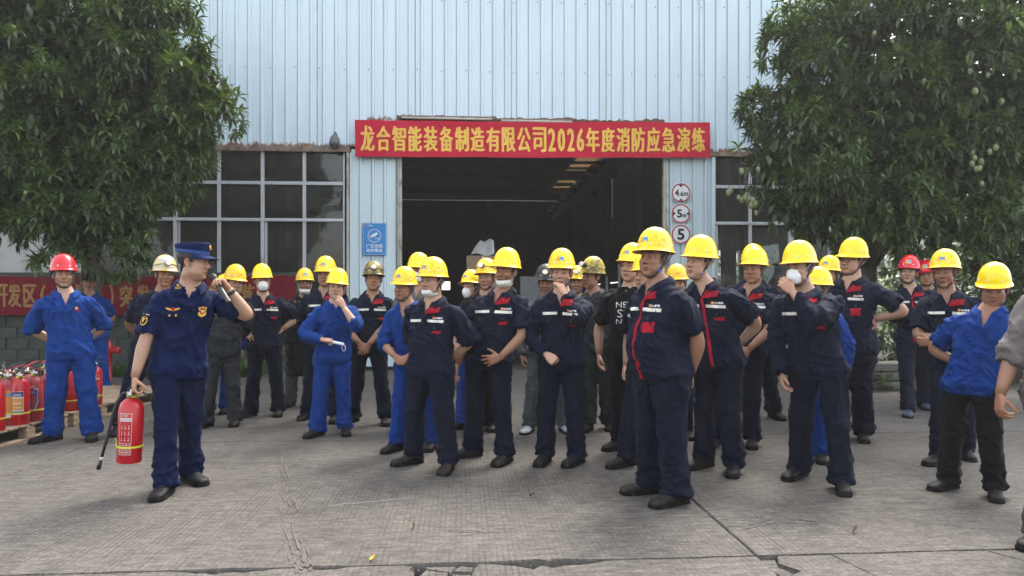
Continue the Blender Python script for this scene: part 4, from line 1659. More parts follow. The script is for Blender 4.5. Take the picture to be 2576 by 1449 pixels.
SKIN_TONES = [tuple(.80 * k for k in t) for t in [(.43, .235, .145), (.49, .285, .185), (.38, .195, .115), (.54, .33, .225), (.32, .165, .098)]]
HATS = {'yellow': M_YEL, 'worn': M_YEL2, 'clean': M_YEL3, 'grimy': M_GRIM, 'flaked': M_SILV, 'black': M_BLKP, 'soot': M_SPLT, 'red': M_RED}
GROUP = 'people gathered for the safety drill'


def finish_person(P, jac, tro, seed):
    base, s, th, S = P['_base'], P['_s'], P['_th'], P['_S']
    w = P.get('w', 1.0)
    root = empty('person', base, th, P['label'], 'person', GROUP, s)
    P['_root'] = root
    rnd = random.Random(seed * 13 + 5)
    wear = P['wear']
    jm = P['jm']; tm = P['tm']
    # ---- jacket
    V, F, _ = jac
    Nn = vnormals(V, F)
    V = wrinkle_jacket(P, V, Nn, seed * 11)
    Fl = [tuple(int(i) for i in f) for f in F]
    bvh = BVHTree.FromPolygons(V.tolist(), Fl)
    zv = P.get('vee', 1.325)
    me = make_mesh('jacket', V, Fl, [jm])
    zv0 = zv
    if zv:
        bm = bmesh.new(); bm.from_mesh(me)
        dxv, dyv = S(zv); dxt, dyt = S(1.46)
        hw = P.get('veew', .042)
        b0 = Vector((dxv + .0, 0, zv))
        for sx in (-1, 1):
            tp = Vector((dxt + sx * hw * 1.25, 0, 1.46))
            d = tp - b0
            nrm = Vector((d.z, 0, -d.x)).normalized()
            bmesh.ops.bisect_plane(bm, geom=[e for e in list(bm.verts) + list(bm.edges) + list(bm.faces)], plane_co=b0, plane_no=nrm)
        bmesh.ops.bisect_plane(bm, geom=list(bm.verts) + list(bm.edges) + list(bm.faces), plane_co=(0, 0, 1.416), plane_no=(0, 0, 1))
        kill = []
        for f in bm.faces:
            c = f.calc_center_median()
            dx, dy = S(c.z)
            if c.z > zv and c.y < dy + (-.02 if c.z < 1.42 else .09):
                t = (c.z - zv) / (1.46 - zv)
                cx0 = dxv + (dxt - dxv) * t
                hh = hw * 1.25 * t
                if abs(c.x - cx0) < hh: kill.append(f)
                elif c.z > 1.416: kill.append(f)
            elif c.z > 1.416: kill.append(f)
        bmesh.ops.delete(bm, geom=kill, context='FACES')
        bm.to_mesh(me); bm.free()
    jk = add(P.get('jname', 'jacket'), me, root)
    # ---- trousers
    V2, F2, _ = tro
    V2 = wrinkle_trousers(P, V2, vnormals(V2, F2), seed * 17)
    tr = add('trousers', make_mesh('trousers', V2, [tuple(int(i) for i in f) for f in F2], [tm]), root)
    # ---- shoes
    for (f, yaw) in P['_feet']:
        so = add('shoe', ME_SHOE[P.get('shoe', 'black')], root, loc=(f.x, f.y, 0), rot=(0, 0, yaw), scale=(1.02, 1.06, 1.0))
        add('sole', ME_SOLE, so)
    # ---- body
    tone = np.array(SKIN_TONES[P.get('tone', rnd.randrange(4))]) * rnd.uniform(.92, 1.06)
    g = Geo()
    one = np.array(tone)
    fat = P.get('fat', 0.0)
    HV, HF, HC, hair, ears = get_head(fat, P.get('woman', False))
    dx, dy = S(1.597)
    hp = P.get('hp', 0)
    hy = -R(P.get('hf', P.get('face', 0))) - th
    Hm = Matrix.Translation((dx, dy - .012 - .0012 * max(hp, 0), 1.597 - .0006 * abs(hp))) @ Matrix.Rotation(hy, 4, 'Z') @ Matrix.Rotation(R(hp), 4, 'X') @ Matrix.Rotation(R(P.get('ht', 0)), 4, 'Y')
    M3 = np.array(Hm.to_3x3()); t3 = np.array(Hm.translation)
    sq = np.array([P.get('fw', 1.0), 1, P.get('fl', 1.0)])
    g.add((HV * sq) @ M3.T + t3, HF, 0, HC * one)
    g.add((ears[0] * sq) @ M3.T + t3, ears[1], 0, one * np.array([1.05, .9, .86]))
    # neck and torso in one tube
    rings = torso_rings(w, P.get('belly', .01), .93, S, 28, 3)
    dxn, dyn = S(1.47)
    neck = []
    cN = Vector((dxn, dyn + .012, 1.46)); cH = Vector(Hm @ Vector((0, .012, -.095)))
    for t in (0, .3, .6, 1.0):
        c = cN.lerp(cH, t)
        r = .060 + .006 * (1 - t) ** 2 + fat * .008
        neck.append([(c.x + r * math.cos(a), c.y + r * 1.04 * math.sin(a), c.z) for a in np.linspace(0, 2 * PI, 28, endpoint=False)])
    c = Vector(Hm @ Vector((0, .012, -.03)))
    neck.append([(c.x + .045 * math.cos(a), c.y + .05 * math.sin(a), c.z) for a in np.linspace(0, 2 * PI, 28, endpoint=False)])
    g.loft(rings[:-1] + neck, 0, True, True, one * .97)
    for (sx, sh, E, W, spec), (pp, rr) in zip(P['_arms'], P['_sl']):
        pts, L = arm_path((sh, E, W), 7)
        t = L
        lo = np.interp(t, [0, .25, .5, .56, .68, .85, 1], [.050, .049, .042, .043, .045, .034, .0275]) * P.get('armk', 1.0)
        g.tube([Vector((sx * .1, 0, 1.33)) + Vector((*S(1.33), 0))] + pts, [.04] + list(lo), 16, up=(0, 1, 0), colr=one * .99)
        fd = Vector(spec.get('hd', tuple((W - E).normalized())))
        pn = Vector(spec.get('pn', (-1, .2, 0)))
        if 'hd' in spec: fd.x *= sx
        pn.x *= sx
        fd = (fd.normalized() * .999 + Vector((1e-4, 2e-4, 3e-4))).normalized()
        pn = (pn - fd * pn.dot(fd)).normalized()
        HVv, HFf = HANDS[spec.get('hand', 'relaxed')]
        side = pn.cross(fd)                 # template +y for a left hand (x = fingers, z = palm)
        hv = HVv.copy()
        ff = HFf
        # template basis (x, y, z) = (fd, side, pn) is right handed = left hand
        if sx < 0:
            hv = hv * np.array([1, -1, 1])
            ff = [tuple(reversed(f)) for f in HFf]
        B = np.array([list(fd), list(side), list(pn)])
        hk = P.get('handk', 1.0)
        g.add((hv * hk) @ B + np.array(W), ff, 0, one * np.array([1.03, .95, .92]))
        spec['_hm'] = (W, fd, side, pn)
    add('body', make_mesh('body', g.V(), g.f, [M_SKIN], None, np.concatenate(g.c)), root)
    hs = P.get('hair', 'short')
    if hs:
        hv = hair[0] * sq
        if hs == 'crew':
            hv = hv * .992
        add('hair', make_mesh('hair', hv, hair[1], [M_HAIR]), root, matrix=Hm)
    # ---- head gear
    hat = P.get('hat', 'yellow')
    if hat in HATS:
        hk = P.get('hatk', 1.0)
        Hh = Hm @ Matrix.Rotation(R(P.get('htilt', 0)), 4, 'X') @ Matrix.Rotation(R(P['_hroll']), 4, 'Y') @ Matrix.Scale(hk, 4)
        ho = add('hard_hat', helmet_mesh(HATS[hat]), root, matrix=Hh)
        for mx in RIVET_MX:
            add('rivet', ME_RIVET, ho, matrix=mx)
        if P.get('vents', True):
            tag(add('vent_hole', ME_VENT, ho), kind='stuff')
        if P.get('emblem', True):
            add('emblem', ME_EMBLEM, ho)
        add('sweatband', ME_BAND, ho)
        if P.get('lamp'):
            add('headlamp', ME_LAMP, ho)
        if P.get('strap', True):
            add('chin_strap', ME_STRAP, ho, scale=(1 + .12 * fat, 1 + .08 * fat, 1 + .04 * fat))
            bk = P.get('buckle', 'blue')
            if bk:
                for sx in ((-1, 1) if bk == 'both' else (1,)):
                    add('buckle', ME_BUCK['blue' if bk == 'both' else bk], ho, loc=(sx * .067, -.0335, -.088), rot=(R(-20), 0, R(-18 * sx)))
    mk = P.get('mask')
    if mk:
        add('face_mask', ME_MASK[mk], root, matrix=Hm)
    if P.get('glasses'):
        add('glasses', ME_GLASS, root, matrix=Hm)
    P['_Hm'] = Hm
    # ---- collar and chest details
    det = lambda name, quad, nu, nv, m, off=.004, wave=0: build(name, patch_geo(bvh, S, quad, nu, nv, off, .003, wave=wave, seed=seed), m, jk, smooth=False)
    if P.get('collar', True):
        cg = collar_fit(collar_geo(S, w, P.get('cspread', 152)), bvh, S)
        build('collar', cg, jm, jk, smooth=True)
    simple = P.get('simple', False)
    if wear == 'navy':
        z1 = P.get('zs', 1.255)
        fx = P.get('flap', 1.0)
        det('red_flap', [(.004, zv - .012), (.118 * fx, zv + .002), (.122 * fx, zv + .045), (.046, zv + .050)], 8, 5, M_REDC, .010, .006)
        det('chest_stripe', [(-.158, z1 - .012), (-.028, z1 - .008), (-.028, z1 + .014), (-.158, z1 + .010)], 12, 3, M_REFL, .0085)
        det('chest_stripe', [(.028, z1 - .010), (.158, z1 - .016), (.158, z1 + .006), (.028, z1 + .012)], 12, 3, M_REFL, .0085)
        det('placket', [(-.010, .80), (.014, .80), (.014, zv - .012), (-.006, zv - .012)], 3, 24, M_REDC if P.get('redline') else jm, .005)
        det('pocket_flap', [(-.150, 1.180), (-.050, 1.182), (-.050, 1.226), (-.150, 1.222)], 6, 4, jm, .006)
        det('pocket_flap', [(.048, 1.182), (.150, 1.178), (.150, 1.220), (.048, 1.226)], 6, 4, jm, .006)
        rp = P.get('redpocket', 'bar')
        if rp == 'bar':
            det('red_pocket', [(.070, 1.152), (.140, 1.146), (.144, 1.176), (.074, 1.168)], 6, 3, M_REDC, .005, .004)
        elif rp == 'full':
            det('red_pocket', [(.066, 1.108), (.140, 1.108), (.144, 1.176), (.066, 1.172)], 6, 4, M_REDC, .005, .004)
        if not simple:
            build('chest_logo', text_on(bvh, S, '龙合智能', .092, .150, z1 + .016, z1 + .032), M_TEXTW, jk)
            det('logo_mark', [(.070, z1 + .017), (.088, z1 + .017), (.088, z1 + .034), (.070, z1 + .034)], 3, 3, M_EMBO)
            for x, z in ((.072, zv + .026), (.104, zv + .024), (-.1, 1.196), (.1, 1.196)):
                gb = Geo()
                dx, dy = S(z)
                hit = bvh.ray_cast(Vector((x + dx, dy - .3, z)), Vector((0, 1, 0)))
                yy = hit[0].y if hit[0] is not None else -.12
                disc_on(gb, Vector((x + dx, yy - (.018 if z > 1.24 else .010), z)), Vector((0, -1, 0)), .0058, .003, 8)
                build('button', gb, M_BTN, jk)
            det('hem_band', [(-.14, .785), (.14, .785), (.14, .80), (-.14, .80)], 10, 2, jm, .003)
    elif wear in ('blue', 'grey'):
        det('placket', [(-.016, .80), (.018, .80), (.018, zv - .01), (-.014, zv - .01)], 3, 22, jm, .006)
        for sx in (-1, 1):
            det('pocket_flap', [(sx * .1 - .05, 1.19), (sx * .1 + .05, 1.19), (sx * .1 + .05, 1.235), (sx * .1 - .05, 1.235)], 6, 4, jm, .008)
            det('pocket', [(sx * .1 - .048, 1.085), (sx * .1 + .048, 1.085), (sx * .1 + .048, 1.188), (sx * .1 - .048, 1.188)], 6, 6, jm, .004)
        if P.get('logo'):
            det('logo_mark', [(.075, 1.262), (.098, 1.262), (.098, 1.284), (.075, 1.284)], 3, 3, M_EMBO)
            build('chest_logo', text_on(bvh, S, '龙合智能', .060, .118, 1.244, 1.258), M_REDC, jk)
    return jk, bvh


# arm presets (x is mirrored for the other side)
def A(to, pole=(.5, .5, -.2), hand='relaxed', pn=(-1, .2, 0), **k):
    return dict(to=to, pole=pole, hand=hand, pn=pn, **k)


def _pre(k, **d):
    d.update(k)
    return A(**d)


def a_down(**k): return _pre(k, to=(.265, .0, .815), pole=(.6, .6, 0), hand='relaxed', pn=(-1, .1, .1))
def a_back(**k): return _pre(k, to=(.06, .175, .93), pole=(1, .25, 0), hand='relaxed', pn=(0, .4, -1), hd=(-.9, .15, -.5))
def a_hip(**k): return _pre(k, to=(.235, -.045, .985), pole=(1, .35, .1), hand='flat', pn=(-.75, .1, -.9), hd=(-.75, -.5, -.35))
def a_clasp(**k): return _pre(k, to=(.075, -.20, .95), pole=(.9, .35, -.1), hand='relaxed', pn=(.1, 1, -.1), hd=(-.75, -.1, -.6))
def a_cross(dz=0, **k): return _pre(k, to=(-.04, -.215, 1.12 + dz), pole=(.8, -.2, -.6), hand='flat', pn=(0, 1, 0), hd=(-1, .1, .15))

# ------------------------------------------------------------------ people: who stands where
NV = dict(wear='navy', jm=M_NAVY, tm=M_NAVYT)
BL = dict(wear='blue', jm=M_BLUE, tm=M_BLUE)
PEOPLE += [
    dict(top=(160, 638), feet=[(131, 1108, 25), (231, 1104, -30)], face=-31, hf=-34, hp=-2, **BL, sleeve='elbow', baggy=1.06, tw=1.08, hat='red', emblem=False, vents=False, buckle=None, tone=1,
         arms=[a_back(to=(.10, .15, .93), pole=(1, .1, 0)), a_back(to=(.10, .15, .93), pole=(1, .1, 0))], vee=1.30, logo=True, w=1.0, shoe='black',
         label='person in a red helmet and royal blue work suit standing by the pallets of extinguishers'),
    dict(top=(223, 674), feet=[(205, 992, 0), (262, 992, -20)], face=-30, hf=-34, hat='bcap', **dict(BL, jm=M_BLUE2), sleeve='short', tone=0, logo=True,
         arms=[a_back(), a_back()], label='person in a black baseball cap and faded blue shirt behind the extinguisher pallet'),
    dict(top=(486, 604), feet=[(417, 1243, -6), (478, 1212, -52)], face=-29, hf=-96, hp=4, ht=0, wear='fire', jm=M_FIRE, tm=M_FIRET, sleeve='short', hat='cap', hair='crew', vee=1.335, veew=.036, tone=1, w=.95, belly=.0, fl=1.0,
         arms=[A((.275, -.09, .79), (.6, .7, 0), 'grip', (-1, .05, -.1), hd=(.05, -.12, -1)),
               A((.245, -.17, 1.395), (.9, .05, -1), 'grip', (-.75, -.35, -.1), hd=(-.66, -.05, .70))],
         label='person in a dark blue fire service uniform and peaked cap speaking into a microphone'),
    dict(top=(415, 641), feet=[(302, 1091, -8), (420, 1085, -25)], base=(385, 1082), face=-24, hf=-36, wear='plain', jm=M_NAVY, tm=M_NAVYT, hat='flaked', lamp=True, emblem=False, strap=False, tone=2,
         arms=[a_back(pole=(1, .1, 0)), a_back(pole=(1, .1, 0))], label='person in a paint flaked helmet with headlamp just behind the uniformed speaker'),
    dict(top=(566, 690), feet=[(525, 1045, 0), (568, 1038, -10)], base=(556, 1040), face=-20, **BL, sleeve='long', simple=True, tone=0,
         arms=[a_down(), a_down()], label='person in blue overalls mostly hidden behind the speaker and his microphone'),
    dict(top=(597, 664), feet=[(520, 1074, 15), (592, 1068, -15)], face=-22, hf=-38, hp=6, wear='navy', jm=M_NAVYD, tm=M_NAVYD, sleeve='long', hat='worn', emblem=False, vents=False, buckle='red', tone=0, zs=1.25, redpocket='bar',
         arms=[a_back(pole=(1, .1, 0)), a_back(pole=(1, .1, 0))], label='person in an orange tinted worn helmet and grimy dark jacket with red collar facing'),
    dict(top=(660, 663), feet=[(630, 1047, 20), (702, 1044, -12)], face=-22, hf=-24, **NV, sleeve='elbow', mask='worn', emblem=False, vents=False, buckle='red', hat='clean', tone=1,
         arms=[a_hip(), a_hip(to=(.20, .0, 1.02))], label='person in a white respirator mask with a hand on the hip before the banner'),
    dict(top=(767, 674), feet=[(730, 1022, 10), (790, 1022, -10)], face=-16, hf=-16, wear='plain', jm=M_APRON, tm=M_GREYD, sleeve='long', long_hem=.36, mask='chin', strap=False, hat='worn', tone=4, vee=1.37, buckle=None,
         arms=[a_down(), a_down()], jname='apron', label='person in a long dark apron with a mask under the chin and an orange helmet'),
    dict(top=(820, 644), feet=[(775, 1052, 10), (843, 1060, -8)], face=-4, hf=0, **NV, sleeve='long', hat='yellow', buckle=None, tone=2,
         arms=[a_back(), a_back()], label='tall person in navy standing directly behind the woman in blue'),
    dict(top=(847, 674), feet=[(798, 1096, 20), (868, 1091, -18)], face=-18, hf=-8, ht=3, **BL, sleeve='long', woman=True, hat='clean', emblem=False, vents=False, tone=3, vee=1.36, w=.98, baggy=1.1, buckle='red', tw=1.04,
         arms=[A((.135, -.23, 1.04), (.9, .2, -.5), 'grip', (0, .4, -1), hd=(-1, -.1, -.12), sleeve='long'),
               A((.075, -.19, 1.375), (.7, .0, -1), 'relaxed', (-.5, .8, .1), hd=(-.5, .02, .86), sleeve='rolled')],
         label='woman in a blue work suit holding her nose and a folded mask'),
    dict(top=(940, 655), feet=[(888, 1060, 20), (968, 1066, -15)], face=-10, hf=-11, hp=-4, **NV, sleeve='short', hat='grimy', lamp=True, emblem=False, buckle=None, tone=2, vents=False,
         arms=[a_clasp(to=(.10, -.19, .90), pn=(0, 1, .2), hd=(-.55, -.1, -.85)), a_clasp(to=(.0, -.21, .88), pn=(0, 1, .2), hd=(-.6, -.05, -.8))], label='person in a grimy gold lamp helmet with hands crossed below the blue notice'),
    dict(top=(1018, 670), feet=[(997, 1133, 30), (1085, 1128, 5)], face=18, hf=24, hp=2, **BL, sleeve='rolled', hat='yellow', buckle=None, tone=2, fat=.6, vee=1.27, veew=.05, w=.98, hp2=0,
         arms=[a_clasp(to=(.085, -.21, .93), hand='fist'), a_clasp(to=(.055, -.22, .93), hand='fist')], label='short person in a blue work suit with fists together in front and open collar'),
    dict(top=(1090, 646), feet=[(1040, 1166, 55), (1128, 1184, 10)], face=22, hf=36, hp=2, **NV, sleeve='elbow', baggy=1.08, hat='yellow', mask='chin', tone=1, fat=.6, w=1.08, belly=.02, tw=1.08, shoe='brown', buckle=None, htilt=-2,
         arms=[a_back(), a_back(to=(.12, .15, .92))], label='stout person in navy with a mask under the chin and brown shoes looking aside'),
    dict(top=(1053, 634), feet=[(1025, 1072, 10), (1085, 1072, -10)], face=5, hf=18, hp=-4, wear='plain', jm=M_GREY, tm=M_NAVYT, sleeve='long', mask='worn', emblem=False, strap=False, tone=0, hat='clean',
         arms=[a_down(), a_down()], label='person at the doorway edge whose helmet shows above the stout masked man'),
    dict(top=(1187, 678), feet=[(1165, 1078, 45), (1215, 1070, 20)], face=46, hf=38, ht=-3, **dict(BL, jm=M_BLUE2, tm=M_BLUE2), sleeve='rolled', woman=True, hat='clean', mask='worn', tone=3, htilt=-7, vee=1.38, buckle='red', logo=True, vents=False,
         arms=[a_clasp(), a_back()], label='woman in a white mask and blue jacket turned sideways with her helmet tipped back'),
    dict(top=(1224, 649), feet=[(1200, 1086, 10), (1232, 1080, -10)], face=10, hf=18, wear='plain', jm=M_BLACKC, tm=M_BLACKC, sleeve='short', lamp=True, vents=False, tone=0,
         arms=[a_back(), a_back()], label='person in a black top and lamp helmet behind the older hand-on-hip man'),
    dict(top=(1280, 622), feet=[(1188, 1148, 65), (1272, 1163, 25)], face=20, hf=26, hp=2, **NV, sleeve='short', hat='clean', emblem=False, vents=False, mask='chin', tone=2, belly=.025, w=1.04, strap=False, bend=(0, .0), shoe='brown', hair='crew',
         arms=[a_down(to=(.25, -.08, .80)), A((.165, -.175, .885), (1, .25, .25), 'flat', (-.1, 1, .1), hd=(-.95, -.12, -.28))],
         label='older person with one hand on the hip and a mask hanging under the chin'),
    dict(top=(1373, 663), feet=[(1332, 1086, 20), (1419, 1085, -15)], face=4, hf=6, hp=6, wear='plain', jm=M_GREYD, tm=M_GREYD, sleeve='long', hat='black', lamp=True, emblem=False, shoe='white', strap=False, tone=4,
         arms=[a_down(), a_down()], label='person in a black lamp helmet and paint stained grey overalls with white splashed shoes'),
    dict(top=(1413, 624), feet=[(1371, 1163, 20), (1452, 1166, 35)], face=12, hf=10, hp=3, **dict(NV, tm=M_NAVYT), sleeve='long', hat='yellow', tone=3, vents=False,
         arms=[A((.10, -.205, .925), (.9, .3, -.2), 'fist', (.2, 1, -.2), hd=(-.72, -.25, -.55)),
               A((.055, -.20, 1.40), (.75, -.05, -1), 'pinch', (-.75, .5, -.1), hd=(-.40, .02, .85))],
         label='slim young person pinching his nose with one fist at the waist'),
    dict(top=(1451, 668), feet=[(1425, 1050, 5), (1470, 1050, -5)], face=5, hf=8, **BL, sleeve='long', lamp=True, simple=True, tone=2,
         arms=[a_down(), a_down()], label='person in blue whose helmet peeps out between the nose pincher and the sooty helmet'),
    dict(top=(1490, 645), feet=[(1480, 1082, 25), (1532, 1078, 5)], face=34, hf=52, wear='plain', jm=M_RAIN, tm=M_RAIN, sleeve='long', baggy=1.22, tw=1.1, hat='soot', lamp=True, emblem=False, glasses=True, tone=4, strap=False, w=1.05, shoe='black', vee=1.38,
         arms=[a_back(), a_back()], label='person in an oily black coverall and soot blackened yellow helmet with glasses'),
    dict(top=(1588, 611), feet=[(1560, 1128, 50), (1606, 1130, 20)], face=16, hf=38, wear='tee', jm=M_BLACKC, tm=M_BLACKC, sleeve='short', tone=1, collar=False, vee=1.40, veew=.06, strap=False, hat='clean', fat=.3,
         arms=[a_down(), a_down()], label='person in a black printed t-shirt at the right side of the doorway'),
    dict(top=(1630, 630), feet=[(1575, 1172, 55), (1668, 1170, 30)], base=(1636, 1171), face=50, hf=56, **NV, sleeve='short', tone=3, hat='clean', emblem=False,
         arms=[a_down(), a_down()], label='young person half hidden behind the big man in front with one boot showing'),
    dict(top=(1649, 571), feet=[(1636, 1240, 80), (1702, 1268, 62)], face=66, hf=46, hp=-2, **NV, sleeve='short', hat='yellow', tone=2, fat=.5, w=1.14, belly=.10, tw=1.2, shoe='brown', redline=True, redpocket='full', hair='crew', armk=1.1, baggy=1.06,
         arms=[a_back(), A((.10, .15, .84), (.9, .6, 0), 'relaxed', (-.4, -.3, -.6), hd=(-.1, .1, -1))],
         label='big bellied person in navy with brown shoes and hands behind, nearest of the crowd'),
    dict(top=(1704, 664), feet=[(1690, 1100, 5), (1725, 1100, -5)], face=15, **NV, sleeve='short', hat='worn', emblem=False, simple=True, tone=0,
         arms=[a_back(), a_back()], label='person whose helmet alone shows over the shoulder of the big bellied man'),
    dict(top=(1760, 591), feet=[(1772, 1174, 55), (1846, 1189, 22)], face=36, hf=58, hp=-3, **NV, sleeve='short', hat='clean', emblem=False, tone=3, w=.98, redline=True,
         arms=[a_back(), a_back(to=(.12, .15, .95))], label='tall young person looking sideways with hands behind the back by the round signs'),
    dict(top=(1898, 620), feet=[(1800, 1118, 30), (1892, 1121, 20)], base=(1870, 1118), face=36, hf=42, hp=2, **NV, sleeve='short', hat='clean', emblem=False, redpocket='full', tone=2,
         arms=[a_clasp(to=(.03, -.22, .90)), a_clasp(to=(.10, -.20, .88), hd=(-.7, -.2, -.6))], label='person with clasped hands and a large red pocket in front of the lit window'),
    dict(top=(1893, 613), feet=[(1886, 1036, 10), (1950, 1040, -5)], base=(1893, 1062), face=22, hf=30, **NV, sleeve='short', hat='clean', emblem=False, simple=True, tone=1, w=1.05,
         arms=[a_down(), a_down()], label='person standing right behind the one with the large red pocket'),
    dict(top=(2012, 604), feet=[(2010, 1200, 50), (2118, 1232, 20)], face=40, hf=54, hp=4, **dict(NV, jm=M_NAVY), sleeve='long', hat='clean', emblem=False, mask='worn', tone=1, baggy=1.1, w=1.03, tw=1.05,
         arms=[a_down(to=(.235, -.11, .80)), A((-.015, -.235, 1.41), (.8, -.25, -1), 'relaxed', (-.6, .75, .1), hd=(-.62, .0, .7))],
         label='person in a long sleeved navy jacket pressing a white mask to the face'),
    dict(top=(2058, 671), feet=[(2040, 1146, 40), (2066, 1158, 20)], face=60, hf=70, **BL, sleeve='long', hat='clean', emblem=False, tone=0, w=.95,
         arms=[a_down(), a_down()], label='short person in royal blue behind the one pressing a mask to the face'),
    dict(top=(2087, 642), feet=[(2060, 1075, 10), (2115, 1075, 10)], face=40, hf=46, **NV, sleeve='short', tone=1, hat='yellow',
         arms=[a_down(), a_down()], label='person with a logo helmet between the masked man and the man in spectacles'),
    dict(top=(2145, 597), feet=[(2105, 1110, 40), (2172, 1106, 25)], face=46, hf=62, **NV, sleeve='short', hat='clean', emblem=False, glasses=True, tone=1, fat=.8, w=1.14, belly=.05, redpocket='full', tw=1.12,
         arms=[a_down(), A((.215, .0, 1.08), (1, .12, .45), 'relaxed', (-.6, .1, -.8), hd=(-.25, -.1, -.95))],
         label='heavy person in spectacles with one hand on the hip and elbow out'),
    dict(top=(2286, 640), feet=[(2284, 1046, 30), (2325, 1014, 10)], base=(2300, 1036), face=32, hf=34, hp=-6, **NV, sleeve='long', hat='red', tone=3, redline=True, vents=False, shoe='navy',
         arms=[a_cross(), a_cross(.02)], label='person in a red helmet with folded arms and blue shoes under the mango tree'),
    dict(top=(2330, 653), feet=[(2330, 1012, 10), (2370, 1012, -5)], face=30, hf=32, **NV, sleeve='long', hat='red', tone=2, fat=.4, simple=True,
         arms=[a_down(), a_down()], label='person in a red helmet partly hidden behind the long necked man with crossed forearms'),
    dict(top=(2377, 626), feet=[(2364, 1166, 60), (2428, 1150, 20)], face=38, hf=44, hp=0, **NV, sleeve='short', hat='yellow', tone=4, fw=.94, fl=1.06, buckle='red', w=.98,
         arms=[A((.03, -.215, 1.035), (.9, .1, -.5), 'flat', (0, 1, 0), hd=(-1, .02, .05)), A((-.13, -.235, 1.02), (.9, .1, -.6), 'grip', (0, 1, .1), hd=(-1, -.05, -.1))],
         label='lean person with a long neck and forearms crossed at the waist'),
    dict(top=(2510, 657), feet=[(2386, 1229, 68), (2502, 1250, 30)], face=40, hf=34, hp=16, **dict(BL, tm=M_BLACKC), sleeve='short', hat='clean', emblem=False, vents=False, tone=2, stoop=.0, vee=1.29, w=1.03,
         arms=[a_back(to=(.10, .10, .98), pole=(1, .0, .1)), a_back()], label='person in a blue shirt and black trousers looking down at the ground'),
    dict(top=(2724, 572), feet=[(2622, 1372, 60), (2758, 1376, 30)], face=44, hf=60, wear='grey', jm=M_GREY, tm=M_GREYD, sleeve='rolled', hat='none', tone=2, baggy=1.1, w=1.05, shoe='black', s=.98,
         arms=[A((.30, -.12, .80), (.6, .6, 0), 'pinch', (-.8, .6, .1), hd=(.0, -.15, -1)), a_down()], label='person in a grey cotton shirt cut off by the right edge of the view'),
]
for P in PEOPLE:
    P.setdefault('hat', 'yellow')

# caps
M_CAPB = cloth('cap_blue', (.006, .014, .06), .05, (.007, .016, .065), var=.1)
M_CAPL = mat('cap_band_blue', (.015, .05, .19), .6, var=.3, scale=90)


def cap_geo(kind):
    g = Geo()
    n = 32
    az = np.linspace(0, 2 * PI, n, endpoint=False)
    def ring(rx, ry, z, tilt=0, dy=0):
        return [(rx * math.sin(a), .012 + dy - ry * math.cos(a), z + tilt * math.cos(a)) for a in az]
    if kind == 'cap':
        g.loft([ring(.088, .109, .052, -.006), ring(.090, .111, .056, -.006), ring(.091, .112, .076, -.004)], 1, False)
        g.loft([ring(.0905, .1115, .076, -.004), ring(.0925, .114, .088, .002), ring(.096, .118, .106, .010), ring(.096, .119, .118, .014), ring(.091, .113, .125, .013), ring(.07, .09, .127, .010), ring(.02, .02, .127, .004)], 0)
        b = [(R(a)) for a in range(-72, 73, 12)]
        top, bot = [], []
        P = np.zeros((len(b), 5, 3))
        for i, a in enumerate(b):
            for j in range(5):
                t = j / 4
                ext = .068 * t * math.cos(a * 1.18) ** .7 if abs(a * 1.18) < PI / 2 else 0
                r = 1 / math.sqrt((math.sin(a) / .092) ** 2 + (math.cos(a) / .113) ** 2)
                P[i, j] = ((r + ext * .45) * math.sin(a), .012 - (r * math.cos(a) + ext), .054 - .006 * math.cos(a) - .018 * t + .0 - .02 * (math.sin(a) ** 2) * t)
        g.grid(P, 0)
        P2 = P.copy(); P2[..., 2] -= .004
        g.grid(P2[:, ::-1], 0)
        p = Vector((0, -.109, .104))
        disc_on(g, p, Vector((0, -.97, .2)), .017, .004, 14, 2)
        disc_on(g, p + Vector((0, -.004, 0)), Vector((0, -.97, .2)), .010, .003, 10, 3)
    else:
        g.loft([ring(.089, .110, .040), ring(.091, .112, .06), ring(.088, .108, .10), ring(.072, .088, .132), ring(.04, .05, .147), ring(.008, .01, .151)], 0)
        b = [(R(a)) for a in range(-70, 71, 14)]
        P = np.zeros((len(b), 5, 3))
        for i, a in enumerate(b):
            for j in range(5):
                t = j / 4
                ext = .075 * t * max(0, math.cos(a * 1.2)) ** .8
                r = 1 / math.sqrt((math.sin(a) / .092) ** 2 + (math.cos(a) / .113) ** 2)
                P[i, j] = ((r + ext * .4) * math.sin(a), .012 - (r * math.cos(a) + ext), .045 - .012 * t - .03 * math.sin(a) ** 2 * t)
        g.grid(P, 0)
        P2 = P.copy(); P2[..., 2] -= .004
        g.grid(P2[:, ::-1], 0)
        disc_on(g, Vector((.012, -.098, .088)), Vector((0, -.9, .35)), .010, .003, 8, 2)
    return g


